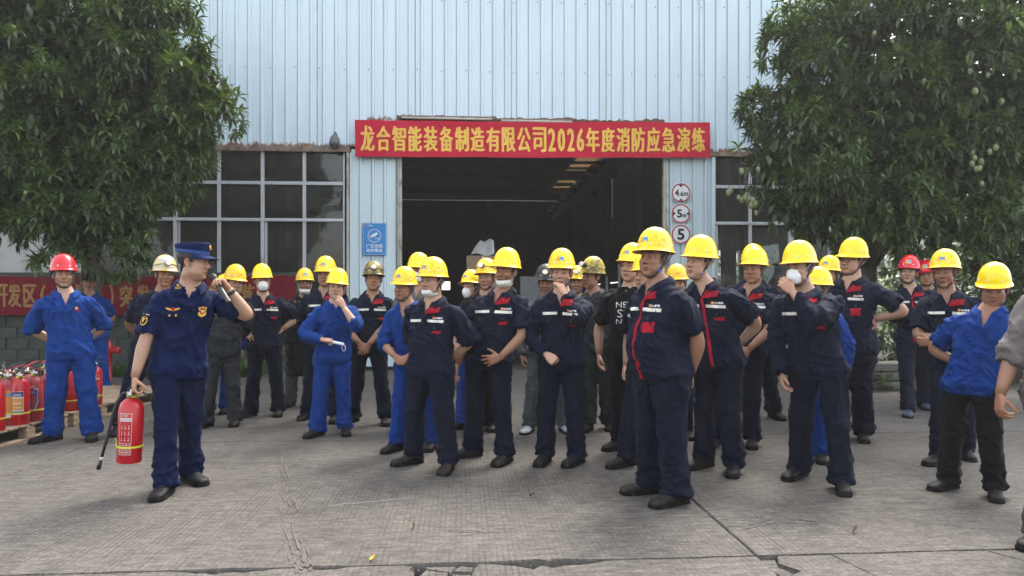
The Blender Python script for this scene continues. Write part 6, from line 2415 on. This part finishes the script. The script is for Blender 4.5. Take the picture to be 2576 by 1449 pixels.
# microphone
pw, fd, sd_, pn_ = hand_world(FF, 1, .062, .040)
mo = empty('microphone', pw, 0, 'black handheld microphone held to the speaker\'s mouth', 'microphone')
M_MIC = mat('microphone_black', (.012, .012, .013), .4, var=.15)
M_MESH = mat('microphone_mesh', (.02, .02, .02), .6, var=.3, scale=300)
hw = Matrix.Translation(FF['_base']) @ Matrix.Rotation(FF['_th'], 4, 'Z') @ Matrix.Scale(FF['_s'], 4) @ FF['_Hm']
mouth = hw @ Vector((0, -.125, -.078))
ax = (pw - mouth).normalized()
mo.rotation_euler = ax.to_track_quat('Z', 'Y').to_euler()
L0 = (pw - mouth).length
g = Geo(); g.lathe([(.019, -L0 + .07), (.0185, -L0 + .16), (.0165, .15), (.0185, .16), (.0185, .18), (.015, .183)], 18); build('body', g, M_MIC, mo, smooth=True).data.set_sharp_from_angle(angle=R(40))
g = Geo(); g.lathe([(.006, -L0 + .012), (.018, -L0 + .018), (.0255, -L0 + .035), (.0265, -L0 + .05), (.022, -L0 + .07)], 18); build('head', g, M_MESH, mo, smooth=True)

# folded mask in the woman's hand
pw, fd, sd_, pn_ = hand_world(WM, 0, .13, .022)
fo = empty('folded_mask', pw, 0, 'folded white mask with hanging loops in the woman\'s hand', 'mask')
g = Geo(); g.box((.03, -.01, 0), (.12, .02, .026), rot=Matrix.Rotation(R(12), 3, 'Y'), bev=.007); build('fold', g, M_MASK, fo)
for dz in (0, .008):
    g = Geo(); g.tube([(.078, -.012, -.012), (.098 + dz, -.014, -.03), (.10, -.014, -.06 - dz), (.082, -.014, -.075 - dz), (.068, -.014, -.055), (.07, -.013, -.02)], .0017, 5); build('loop', g, M_MASK, fo, smooth=True)

# hydrant, table, cartons and the rest
o = empty('fire_hydrant', (gnd(268, 975).x, 10.6, 0), 0, 'red fire hydrant by the block wall behind the pallets', 'hydrant')
g = Geo(); g.lathe([(.09, 0), (.09, .03), (.055, .035), (.055, .52), (.075, .54), (.075, .60), (.06, .66), (.03, .70), (.001, .71)], 18); build('barrel', g, M_EXR, o, smooth=True)
g = Geo(); g.tube([(0, 0, .55), (.13, 0, .55)], .04, 12); g.tube([(.12, 0, .55), (.17, 0, .55)], .055, 8); build('outlet', g, M_EXR, o, smooth=True)
g = Geo(); g.tube([(0, 0, .72), (0, 0, .76)], .018, 6); build('spindle', g, M_EXD, o)

M_TABLE = mat('orange_wood', (.33, .12, .04), .5, var=.2, scale=4, stretch=(6, 6, .7))
tb = empty('wooden_table', (1.95, 9.35, 0), R(4), 'orange brown wooden table by the doorway', 'table')
g = Geo(); g.box((0, 0, .765), (1.3, .6, .045), bev=.006); build('tabletop', g, M_TABLE, tb)
for sx in (-.60, .60):
    for sy in (-.25, .25):
        g = Geo(); g.box((sx, sy, .371), (.075, .07, .74), bev=.005); build('leg', g, M_TABLE, tb)
g = Geo(); g.box((0, -.26, .70), (1.12, .02, .08)); build('rail', g, M_TABLE, tb)
g = Geo()
gg = Geo(); gg.lathe([(.02, 0), (.08, .005), (.095, .05), (.07, .10), (.085, .16), (.05, .21), (.06, .25)], 16)
V = gg.V(); V = V + (noise3(V * 35, 4) - .5)[:, None] * .05
g.add(V, gg.f); bg = build('plastic_bag', g, mat('silver_bag', (.5, .5, .5), .25, metal=.3), None); bg.location = (1.52, 9.25, .79)
tag(bg, 'crumpled silver bag on the corner of the wooden table', 'bag')

M_CARD = mat('carton_brown', (.26, .17, .10), .8, var=.12, scale=4)
for k in range(3):
    o = empty('carton', (-.62 + .01 * k, 15.0, .12 + k * .70), R(4), ('bottom', 'middle', 'topmost')[k] + ' brown carton of the stack inside the doorway', 'carton', 'brown cartons stacked inside the doorway')
    g = Geo(); g.box((0, 0, .345), (.72, .6, .69), bev=.008); build('box', g, M_CARD, o)
    g = Geo()
    for xx in (-.02, ): g.box((xx, -.301, .345), (.03, .004, .68))
    g.box((0, -.303, .40), (.71, .003, .02)); build('tape', g, M_LWHT, o)
g = Geo()
P = np.zeros((9, 9, 3))
for i in range(9):
    for j in range(9):
        u, v = i / 8, j / 8
        P[i, j] = ((u - .5) * .5 * (1 - .45 * v) + .10 * v, .1 + .05 * math.sin(u * 5), v * .30 + .03 * math.sin(u * 7 + v * 3))
g.grid(P); Q = P.copy(); Q[..., 1] += .03; g.grid(Q)
sh = build('plastic_sheet', g, mat('white_sheet', (.45, .45, .45), .6), None, smooth=True); sh.location = (-.62, 14.9, 2.25)
tag(sh, 'white plastic sheet standing on top of the carton stack', 'sheet')
M_CAB = mat('cabinet_grey', (.12, .125, .125), .5, var=.15)
o = empty('cabinet', (.62, 15.6, 0), 0, 'grey metal cabinet inside the doorway', 'cabinet')
g = Geo(); g.box((0, 0, .9), (.9, .5, 1.8), bev=.01); build('body', g, M_CAB, o)
g = Geo(); g.box((-.22, -.255, .9), (.42, .012, 1.7), bev=.004); build('door', g, M_CAB, o)
g = Geo(); g.box((.22, -.255, .9), (.42, .012, 1.7), bev=.004); build('door', g, M_CAB, o)
g = Geo(); g.box((.2, -.265, 1.3), (.3, .006, .22)); build('panel', g, mat('cabinet_panel', (.3, .32, .33), .4), o)
o = empty('steel_rack', (2.25, 14.9, 0), 0, 'dark steel pipe rack at the right side of the doorway', 'rack')
for q in range(5):
    g = Geo(); g.tube([(-.5 + q * .25, .1 * (q % 2), 0), (-.5 + q * .25, .1 * (q % 2), 1.55 + .25 * ((q * 7) % 3))], .03, 8); build('post', g, mat('rack_steel', (.14, .145, .15), .45, metal=.5, var=.2), o, smooth=True)
for q in range(3):
    g = Geo(); g.box((0, .05, .4 + q * .5), (1.2, .05, .05), bev=.006); build('rail', g, M_STEEL, o)
# timber under the tree
M_OLDW = mat('old_timber', (.14, .13, .115), .9, var=.3, scale=5, stretch=(1, 6, 6))
st = empty('timber_stack', ((2262 - CXP) / FPX * 10.6, 10.6, 0), R(6), 'low stack of grey weathered timbers under the mango tree', 'timber stack')
for q in range(9):
    g = Geo(); g.box((random.uniform(-.1, .1), (q % 3) * .16 - .16, .06 + (q // 3) * .13), (2.4, .13, .11), rot=Matrix.Rotation(R(random.uniform(-2, 2)), 3, 'Z'), bev=.008); build('timber', g, M_OLDW, st)
# fallen leaves
M_YLEAF = mat('yellow_leaf', (.55, .36, .02), .6, var=.2); M_BLEAF = mat('brown_leaf', (.12, .075, .04), .8, var=.3)
for px, py, mm, rz, sc, lab in ((937, 1413, M_YLEAF, 60, .6, 'curled yellow leaf on the concrete at the near joint'), (1338, 1248, M_BLEAF, 15, .5, 'brown dry leaf on the concrete before the slim young man'), (1040, 1330, M_BLEAF, 100, .5, 'tiny brown leaf on the open concrete'), (2150, 1340, M_BLEAF, 40, .6, 'brown leaf on the concrete at the lower right')):
    p = gnd(px, py); g = Geo(); n = 7
    P = np.zeros((n, 3, 3))
    for i in range(n):
        t = i / (n - 1); w = .018 * math.sin(t * PI) ** .7 + .001
        for j in range(3): P[i, j] = ((t - .5) * .075, (j - 1) * w, .006 + .025 * abs(j - 1) + .03 * t * t)
    g.grid(P); lf = build('fallen_leaf', g, mm, None, smooth=True); lf.location = p; lf.rotation_euler.z = R(rz); lf.scale = (sc,) * 3
    tag(lf, lab, 'leaf')

# ------------------------------------------------------------------ trees
def leaf_mat(name, c, trans=.25):
    m, nt, bs = nodes(name)
    at = N(nt, 'ShaderNodeVertexColor', layer_name='Col')
    c0 = mix(nt, 1.0, at.outputs[0], rgb(*c), 'MULTIPLY')
    nt.links.new(c0, bs.inputs['Base Color'])
    bs.inputs['Roughness'].default_value = .46
    bs.inputs['Specular IOR Level'].default_value = .5
    tl = N(nt, 'ShaderNodeBsdfTranslucent')
    nt.links.new(mix(nt, 1.0, c0, rgb(1.5, 1.7, .6), 'MULTIPLY'), tl.inputs[0])
    mx = N(nt, 'ShaderNodeMixShader'); mx.inputs[0].default_value = trans
    nt.links.new(bs.outputs[0], mx.inputs[1]); nt.links.new(tl.outputs[0], mx.inputs[2])
    nt.links.new(mx.outputs[0], nt.nodes['Material Output'].inputs['Surface'])
    return m


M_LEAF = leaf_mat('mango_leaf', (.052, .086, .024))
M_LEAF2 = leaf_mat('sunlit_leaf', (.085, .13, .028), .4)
M_BARK = mat('bark', (.065, .055, .045), .95, var=.35, scale=8, stretch=(3, 3, .6), bmp=.6, bscale=25)
M_MANGO = mat('green_mango', (.12, .155, .055), .45, var=.2, scale=9, dirt=.3, dirt_c=(.3, .2, .09), dscale=6)


def leaf_verts(L, W, droop, fold=.25):
    """one leaf along +x, midrib lower than the edges"""
    xs = (0, .5, 1.0); ws = (.35, 1.0, .02)
    v = []
    for x, w in zip(xs, ws):
        z = -droop * x * x * L
        X = x * L * (1 - .25 * droop * x)
        v += [(X, -w * W / 2, z + fold * w * W / 2), (X, 0, z), (X, w * W / 2, z + fold * w * W / 2)]
    f = []
    for i in range(2):
        a = i * 3
        f += [(a, a + 3, a + 4, a + 1), (a + 1, a + 4, a + 5, a + 2)]
    return np.array(v), np.array(f)


def frames(D, up_tilt):
    """rotation matrices whose x axis points along D"""
    X = D / np.linalg.norm(D, axis=1, keepdims=True)
    U = np.tile(np.array([0, 0, 1.0]), (len(X), 1)) + (rng.random((len(X), 3)) - .5) * .6
    Y = np.cross(U, X); Y /= np.linalg.norm(Y, axis=1, keepdims=True) + 1e-9
    Z = np.cross(X, Y)
    return np.stack([X, Y, Z], 1)          # rows


def rosettes(C, O, per=(9, 13), L=(.15, .23), W=.05):
    """leaf whorls at points C opening along O -> per-leaf base, direction, length"""
    B, D, S = [], [], []
    for c, o in zip(C, O):
        k = rng.integers(*per)
        a0 = rng.random() * 6.28
        o = o / np.linalg.norm(o)
        t = np.cross(o, [.3, .2, 1]); t /= np.linalg.norm(t); b = np.cross(o, t)
        for i in range(k):
            a = a0 + i * 2.4
            op = .25 + 1.0 * (i / k)            # inner leaves upright, outer ones flat
            d = o * math.cos(op * 1.35) + (t * math.cos(a) + b * math.sin(a)) * math.sin(op * 1.35)
            d[2] -= .08
            B.append(c - o * .03 * i / k); D.append(d); S.append(rng.uniform(*L) * (.75 + .35 * i / k))
    return np.array(B), np.array(D), np.array(S)


def leaves_mesh(name, B, D, S, Wr, m, tone, droop=.35):
    lv, lf = leaf_verts(1, Wr, droop)
    R3 = frames(D, 0)
    n, k = len(B), len(lv)
    V = np.einsum('vj,njk->nvk', lv, R3) * S[:, None, None] + B[:, None, :]
    F = (lf[None] + (np.arange(n) * k)[:, None, None]).reshape(-1, 4)
    me = bpy.data.meshes.new(name)
    nv, nf = n * k, len(F)
    me.vertices.add(nv); me.vertices.foreach_set('co', V.reshape(-1).astype(np.float32))
    me.loops.add(nf * 4); me.loops.foreach_set('vertex_index', F.reshape(-1).astype(np.int32))
    me.polygons.add(nf); me.polygons.foreach_set('loop_start', np.arange(0, nf * 4, 4, dtype=np.int32))
    me.update(calc_edges=True)
    at = me.color_attributes.new('Col', 'FLOAT_COLOR', 'POINT')
    c4 = np.ones((nv, 4), np.float32); c4[:, :3] = np.repeat(tone, k, 0)
    at.data.foreach_set('color', c4.ravel())
    me.polygons.foreach_set('use_smooth', np.ones(nf, bool))
    me.materials.append(m)
    return me


def tones(n):
    t = rng.uniform(.55, 1.5, (n, 1)) * np.ones((n, 3))
    y = rng.random(n) < .09
    t[y] *= np.array([1.9, 1.7, 1.3])
    return t


def tree(name, label, group, blobs, trunk, nros, m=None, L=(.15, .23), Wr=.26, per=(9, 13), singles=300, limbs=9, tr=.14, shell=.62, cat='tree', single_name='leaf', droop=.35, inner=0, clusters=0):
    """blobs: (x, y, z, r); trunk: base point; the crown is whorls of leaves spread through the blobs"""
    o = empty(name, trunk, 0, label, cat, group)
    T = np.array(trunk)
    m = m or M_LEAF
    bl = np.array(blobs, dtype=float)
    w = bl[:, 3] ** 2; w /= w.sum()
    idx = rng.choice(len(bl), nros, p=w)
    u = rng.normal(size=(nros, 3)); u /= np.linalg.norm(u, axis=1, keepdims=True)
    r = np.where(rng.random(nros) < shell, rng.uniform(.84, 1.03, nros), rng.uniform(.35, .9, nros))
    lump = .82 + .34 * noise3(u * 2.4 + idx[:, None] * 3.1, 4)
    C = bl[idx, :3] + u * (bl[idx, 3] * r * lump)[:, None]
    O = u + np.array([0, 0, .45])
    if clusters:
        # most whorls gather in domed tufts at the branch ends
        kc = rng.choice(len(bl), clusters, p=w)
        uc = rng.normal(size=(clusters, 3)); uc /= np.linalg.norm(uc, axis=1, keepdims=True)
        cc = bl[kc, :3] + uc * (bl[kc, 3] * rng.uniform(.78, .98, clusters))[:, None]
        sel = rng.random(nros) < .78
        ci = rng.integers(0, clusters, nros)
        v = rng.normal(size=(nros, 3)); v /= np.linalg.norm(v, axis=1, keepdims=True)
        v = v + uc[ci] * .7 + np.array([0, 0, .35]); v /= np.linalg.norm(v, axis=1, keepdims=True)
        rc = rng.uniform(.24, .40, clusters)
        C2 = cc[ci] + v * (rc[ci] * rng.uniform(.55, 1.0, nros))[:, None] - np.array([0, 0, .12])
        C = np.where(sel[:, None], C2, C); O = np.where(sel[:, None], v + np.array([0, 0, .2]), O); idx = np.where(sel, kc[ci], idx)
    # drop whorls buried deep inside another blob
    dd = np.linalg.norm(C[:, None] - bl[None, :, :3], axis=2) / bl[None, :, 3]
    dd[np.arange(nros), idx] = 9
    keep = dd.min(1) > .5
    keep |= rng.random(nros) < .25
    C, O = C[keep], O[keep]
    B, D, S = rosettes(C, O, per, L)
    tn = tones(len(B))
    # the leaves that show largest from the yard stay single
    score = np.linalg.norm(B - np.array([0, 0, 1.3]), axis=1) + (np.abs(B[:, 0] / B[:, 1]) > .7) * 50 + ((B[:, 2] - 1.33) / B[:, 1] > .4) * 50
    order = np.argsort(score)
    one = np.zeros(len(B), bool); one[order[:singles]] = True
    me = leaves_mesh('crown', B[~one] - T, D[~one], S[~one], Wr, m, tn[~one], droop)
    c = link('crown', me, o); c['kind'] = 'stuff'
    if inner:
        k = rng.choice(len(bl), inner, p=w)
        u2 = rng.normal(size=(inner, 3)); u2 /= np.linalg.norm(u2, axis=1, keepdims=True)
        Bi = bl[k, :3] + u2 * (bl[k, 3] * rng.uniform(.1, .66, inner))[:, None]
        Di = rng.normal(size=(inner, 3)); Di[:, 2] -= .2
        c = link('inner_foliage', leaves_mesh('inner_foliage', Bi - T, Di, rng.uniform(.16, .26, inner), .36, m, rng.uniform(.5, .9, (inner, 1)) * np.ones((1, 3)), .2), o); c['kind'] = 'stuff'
    if singles:
        lv, lf = leaf_verts(1, Wr, droop)
        vs = []
        for k in range(5):
            tv = tones(1)[0]
            vs.append(make_mesh(single_name, lv, [tuple(int(i) for i in f) for f in lf], [m], None, np.tile(tv, (len(lv), 1))))
        R3 = frames(D[one], 0)
        for k, (b, q, s) in enumerate(zip(B[one] - T, R3, S[one])):
            M = Matrix([[q[0][i] * s, q[1][i] * s, q[2][i] * s, b[i]] for i in range(3)] + [[0, 0, 0, 1]])
            link(single_name, vs[k % 5], o, matrix=M)
    # trunk and limbs
    cen = bl[:, :3].mean(0) - T
    fork = Vector((cen[0] * .15, cen[1] * .15, max(1.0, cen[2] * .55)))
    g = Geo()
    g.tube([(0, 0, -.05), (.02, 0, .25), (fork.x * .5, fork.y * .5, fork.z * .55), fork], [tr * 1.5, tr * 1.1, tr, tr * .85], 12)
    build('trunk', g, M_BARK, o, smooth=True)
    for k in range(min(limbs, len(bl))):
        e = Vector(bl[k, :3] - T)
        mid = fork.lerp(e, .5) + Vector((random.uniform(-.2, .2), random.uniform(-.2, .2), .15))
        g = Geo(); g.tube([fork - Vector((0, 0, .1)), fork.lerp(mid, .5), mid, mid.lerp(e, .6), e], [tr * .7, tr * .55, tr * .42, tr * .28, tr * .12], 8)
        for q in range(6):
            a = mid.lerp(e, random.uniform(.1, 1)); d = Vector((random.gauss(0, 1), random.gauss(0, 1), random.gauss(.2, .7))).normalized() * bl[k, 3] * .8
            g.tube([a, a + d * .5 + Vector((0, 0, .05)), a + d], [tr * .16, tr * .1, tr * .04], 5)
        build('limb', g, M_BARK, o, smooth=True)
    return o, B, D


def pxz(px, py, Y, rpx):
    return ((px - CXP) * Y / FPX, Y, CAMH - (py - HOR) * Y / FPX, rpx * Y / FPX)


lb = [pxz(330, 70, 10.2, 150), pxz(470, 225, 10.0, 105), pxz(380, 260, 10.3, 150), pxz(150, 120, 9.8, 190), pxz(-20, 60, 10.0, 190), pxz(330, 400, 9.7, 130), pxz(120, 330, 9.5, 175), pxz(430, 385, 9.9, 75),
      pxz(-60, 300, 9.6, 190), pxz(220, 500, 9.3, 125), pxz(60, 500, 9.2, 130), pxz(310, 575, 9.3, 72), pxz(180, 590, 9.2, 72), pxz(-80, 500, 9.4, 150), pxz(250, -60, 10.4, 190), pxz(30, -110, 10.4, 220), pxz(380, 170, 10.1, 130), pxz(130, 230, 11.0, 260), pxz(300, 300, 11.3, 210), pxz(548, 250, 9.9, 52), pxz(520, 300, 9.9, 40), pxz(500, 140, 10.1, 60), pxz(395, 20, 10.3, 80)]
tl, B1, D1 = tree('mango_tree', 'big dark mango tree overhanging the windows on the speaker\'s side', 'mango trees flanking the doorway', lb, (-6.3, 10.6, 0), 5000, L=(.145, .215), inner=15000, clusters=300)
rb = [pxz(2150, 110, 10.4, 150), pxz(2010, 270, 10.2, 125), pxz(1930, 400, 9.9, 85), pxz(2060, 420, 9.8, 120), pxz(2230, 280, 10.0, 170), pxz(2380, 120, 10.2, 190), pxz(2520, 260, 10.0, 170), pxz(2230, 470, 9.6, 105), pxz(2400, 420, 9.6, 120), pxz(2040, 540, 9.6, 62), pxz(2130, 525, 9.5, 55),
      pxz(2370, 560, 9.4, 95), pxz(2500, 560, 9.5, 120), pxz(2010, 100, 10.5, 70), pxz(2300, -60, 10.6, 220), pxz(2560, 60, 10.6, 200), pxz(2640, 420, 9.8, 170), pxz(2180, 340, 11.2, 190), pxz(2420, 300, 11.4, 200), pxz(1965, 520, 9.7, 45), pxz(2270, 610, 9.5, 55), pxz(2620, 640, 9.8, 100), pxz(1905, 320, 10.1, 55), pxz(2110, 600, 9.6, 45), pxz(2480, 660, 10.2, 70)]
tr_, B2, D2 = tree('mango_tree', 'hazy mango tree with hanging green fruit beyond the workers in red helmets', 'mango trees flanking the doorway', rb, (5.35, 10.8, 0), 5200, L=(.145, .215), inner=15000, clusters=300)


def mangoes(o, pts, T):
    g = Geo(); g.lathe([(.001, -.058), (.022, -.050), (.036, -.025), (.040, .005), (.034, .034), (.018, .052), (.001, .056)], 12)
    me = _mk('mango', g, M_MANGO)
    for (px, py, Y) in pts:
        x, y, z, _ = pxz(px, py, Y, 1)
        f = link('mango', me, o, loc=(x - T[0], y - T[1], z), rot=(random.uniform(-.2, .2), random.uniform(-.2, .2), random.random() * 6), scale=(random.uniform(.68, .9),) * 3)
        g = Geo(); g.tube([(0, 0, .052), (.01, 0, .16), (.03, .02, random.uniform(.3, .55))], .0035, 5); build('stalk', g, M_BARK, f, smooth=True)


mangoes(tl, [(578, 222, 9.85), (571, 240, 9.85), (536, 293, 9.8), (522, 308, 9.8), (548, 296, 9.9), (560, 256, 9.9)], (-6.3, 10.6))
mangoes(tr_, [(1839, 478, 9.6), (1832, 485, 9.6), (1858, 497, 9.55), (1866, 503, 9.55), (1874, 497, 9.5), (1880, 505, 9.55), (1884, 512, 9.6), (1893, 504, 9.5), (1900, 513, 9.5), (1902, 535, 9.5), (1866, 431, 9.5), (1907, 427, 9.55), (1878, 490, 9.6), (1889, 517, 9.5),
              (2162, 358, 9.2), (2137, 390, 9.2), (2453, 230, 9.0), (2447, 385, 9.0), (2452, 398, 8.9), (2445, 412, 8.9), (2468, 408, 9.0), (2455, 425, 8.9), (2464, 424, 8.9), (2489, 382, 9.0), (2505, 372, 9.0), (2520, 255, 9.1), (2440, 180, 9.1), (2485, 190, 9.1), (2200, 84, 9.5), (2415, 58, 9.3), (2520, 45, 9.4), (2510, 326, 9.1), (2470, 462, 8.9), (2325, 205, 9.2)], (5.35, 10.8))

# trees and shrubs beyond the hall, seen under the crown and through the windows
bgs = [
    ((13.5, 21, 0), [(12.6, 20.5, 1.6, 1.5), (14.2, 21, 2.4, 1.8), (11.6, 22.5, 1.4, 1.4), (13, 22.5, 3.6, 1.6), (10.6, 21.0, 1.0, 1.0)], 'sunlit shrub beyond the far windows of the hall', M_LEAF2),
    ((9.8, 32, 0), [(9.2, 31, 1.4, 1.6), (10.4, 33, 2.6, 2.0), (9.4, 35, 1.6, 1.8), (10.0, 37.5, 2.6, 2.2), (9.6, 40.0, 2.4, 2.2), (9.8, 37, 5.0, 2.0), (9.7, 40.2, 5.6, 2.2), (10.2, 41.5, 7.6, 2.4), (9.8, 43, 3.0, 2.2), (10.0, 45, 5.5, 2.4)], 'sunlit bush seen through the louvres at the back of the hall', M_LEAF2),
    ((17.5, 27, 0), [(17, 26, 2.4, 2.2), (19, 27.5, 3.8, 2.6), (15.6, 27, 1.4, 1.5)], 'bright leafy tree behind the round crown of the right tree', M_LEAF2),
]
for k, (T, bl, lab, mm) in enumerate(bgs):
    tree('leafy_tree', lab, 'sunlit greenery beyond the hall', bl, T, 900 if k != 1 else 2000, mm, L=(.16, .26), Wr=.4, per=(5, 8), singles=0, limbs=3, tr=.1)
dk = [((15.5, 31, 0), [(12.4, 30, 1.0, 1.3), (14.2, 30.4, 1.3, 1.6), (16.2, 30.8, 1.2, 1.6), (18.4, 31, 1.6, 1.9), (20.5, 31.5, 1.8, 2.0), (15.2, 31.6, 2.4, 1.4)], 'dark hedge tree standing in front of the pale office block'),
      ((13.6, 20.5, 0), [(12.6, 20, 3.2, 1.9), (14.4, 20.6, 4.2, 2.2), (11.6, 19.6, 2.2, 1.5), (13.4, 20.4, 5.2, 1.7), (16.4, 21, 3.6, 2.2), (10.6, 19.2, 3.4, 1.2)], 'tall dark tree added behind the right end of the hall to block the sun'),  # added tree: keeps the sun off the ground on the right
      ((12.2, 17.5, 0), [(11.2, 17, 1.6, 1.6), (12.6, 17.2, 2.6, 1.8), (14.0, 17.6, 1.8, 1.8), (12.9, 18, 4.2, 1.9), (10.4, 17.4, 1.2, 1.1), (15.2, 18.2, 3.4, 2.2), (15.0, 17.0, 1.2, 1.5)], 'dark thick tree at the right edge behind the timbers'),
      ((9.2, 14.6, 0), [(8.4, 14.2, 1.0, .9), (9.3, 14.6, 1.7, 1.1), (10.2, 15.0, 2.6, 1.2), (10.9, 14.6, 1.2, 1.2), (9.8, 14.2, .7, .9), (8.0, 14.8, 2.2, .8), (8.9, 14.4, .5, .8), (7.7, 14.3, .6, .7)], 'dark shrub behind the workers in red helmets'),
      ((7.9, 11.9, 0), [(8.2, 11.8, 1.1, .8), (8.9, 12.0, 2.0, 1.0), (7.6, 12.2, .8, .6), (9.5, 12.2, 1.0, 1.0)], 'dark bush just behind the looking-down man in the blue shirt')]
for T, bl, lab in dk:
    tree('broadleaf_tree', lab, 'dark trees behind the yard', bl, T, 1000, M_LEAF, L=(.16, .25), Wr=.36, per=(7, 10), singles=0, limbs=4, tr=.11)

# ------------------------------------------------------------------ far buildings
M_OFF = mat('office_white', (.55, .56, .56), .8, var=.06, scale=2)
M_OFFG = mat('office_glass', (.16, .22, .26), .12, var=.15, scale=1)
ob = empty('office_building', (24, 48, 0), 0, 'pale office block with a grid of windows glimpsed under the right tree', 'building')
g = Geo(); g.box((0, 0, 5.6), (15, 8, 11.2)); build('wall', g, M_OFF, ob)
for r_ in range(5):
    for c_ in range(9):
        g = Geo(); g.box((-6.4 + c_ * 1.6, -4.02, 1.5 + r_ * 2.1), (1.25, .08, 1.25), bev=.02); w = build('window', g, M_OFF, ob)
        g = Geo(); g.box((-6.4 + c_ * 1.6, -4.08, 1.5 + r_ * 2.1), (1.1, .05, 1.1)); build('pane', g, M_OFFG, w)
    g = Geo(); g.box((0, -4.1, .62 + r_ * 2.1), (15, .2, .25)); build('ledge', g, M_OFF, ob)
gp = empty('gate_pillar', ((1968 - CXP) / FPX * 17.2, 17.2, 0), 0, 'weathered concrete gate pillar behind the clasped hands man', 'pillar')
M_WEATH = mat('weathered_concrete', (.30, .28, .24), .9, var=.25, scale=3, dirt=.4, dirt_c=(.12, .11, .09))
g = Geo(); g.prism([(-.36, 0), (.36, 0), (.36, 1.62), (.14, 1.92), (.14, 2.12), (-.14, 2.12), (-.14, 1.92), (-.36, 1.62)], -.15, .15); build('shaft', g, M_WEATH, gp)
g = Geo(); g.box((0, 0, 2.15), (.36, .36, .05), bev=.01); build('cap', g, M_WEATH, gp)
g = Geo(); g.box((.18, -.156, 1.38), (.20, .012, .14)); build('plate', g, M_WPAINT, gp)
ann = empty('annex_building', (-16, 24, 0), 0, 'pale rendered annex beyond the left mango tree', 'building')
g = Geo(); g.box((0, 0, 3), (9, 8, 6)); build('wall', g, M_CREAM2, ann)
g = Geo(); g.box((0, -4.02, 3.2), (1.6, .1, 1.2)); w = build('window', g, M_FRAME, ann)
g = Geo(); g.box((0, -4.08, 3.2), (1.4, .04, 1.0)); build('pane', g, M_OFFG, w)

# ------------------------------------------------------------------ grass by the wall
def grass(name, x0, x1, y0, y1, n, h):
    B = np.stack([rng.uniform(x0, x1, n), rng.uniform(y0, y1, n), np.full(n, -.02)], 1)
    D = np.stack([rng.normal(0, .4, n), rng.normal(0, .4, n), np.ones(n)], 1)
    S = rng.uniform(.4, 1, n) * h * (.5 + noise3(B * 2.5, 2))
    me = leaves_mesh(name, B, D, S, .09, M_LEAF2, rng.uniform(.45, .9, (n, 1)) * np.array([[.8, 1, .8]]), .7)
    tag(link(name, me), kind='stuff')


grass('grass', -7.2, -4.4, 12.0, 12.8, 2600, .34)
grass('grass', 5.2, 7.8, 10.9, 12.2, 1300, .22)
for k, (px, Y, h) in enumerate(((2216, 10.3, .30), (2190, 11.0, .42), (2330, 11.2, .4))):
    x = (px - CXP) / FPX * Y
    n = 26
    B = np.array([[random.gauss(0, .06), random.gauss(0, .06), random.uniform(.0, h * .5)] for _ in range(n)])
    D = np.array([[random.gauss(0, 1), random.gauss(0, 1), random.uniform(.2, 1.2)] for _ in range(n)])
    o = empty('weed', (x, Y, 0), 0, ('broad leaved weed at the end of the timbers', 'leafy weed behind the spectacled heavy man', 'leafy weed beside the timbers under the tree')[k], 'plant', 'weeds under the mango tree')
    c = link('foliage', leaves_mesh('foliage', B, D, rng.uniform(.12, .2, n), .5, M_LEAF2, rng.uniform(.5, .9, (n, 1)) * np.ones((1, 3)), .4), o)
    g = Geo(); g.tube([(0, 0, -.05), (0, 0, h)], .008, 5); build('stem', g, M_BARK, o)


# ------------------------------------------------------------------ hazy air over the whole place
g = Geo(); g.box((0, 60, 5.6), (900, 300, 13.6))
hz = build('haze', g, [])
m = bpy.data.materials.new('hazy_air'); m.use_nodes = True
nt = m.node_tree; nt.nodes.clear()
out = N(nt, 'ShaderNodeOutputMaterial'); vol = N(nt, 'ShaderNodeVolumePrincipled')
vol.inputs['Color'].default_value = rgb(.95, .95, .93)
vol.inputs['Density'].default_value = .0012
vol.inputs['Anisotropy'].default_value = .35
nt.links.new(vol.outputs[0], out.inputs['Volume'])
hz.data.materials.append(m)
tag(hz, kind='stuff')
bpy.context.view_layer.update()
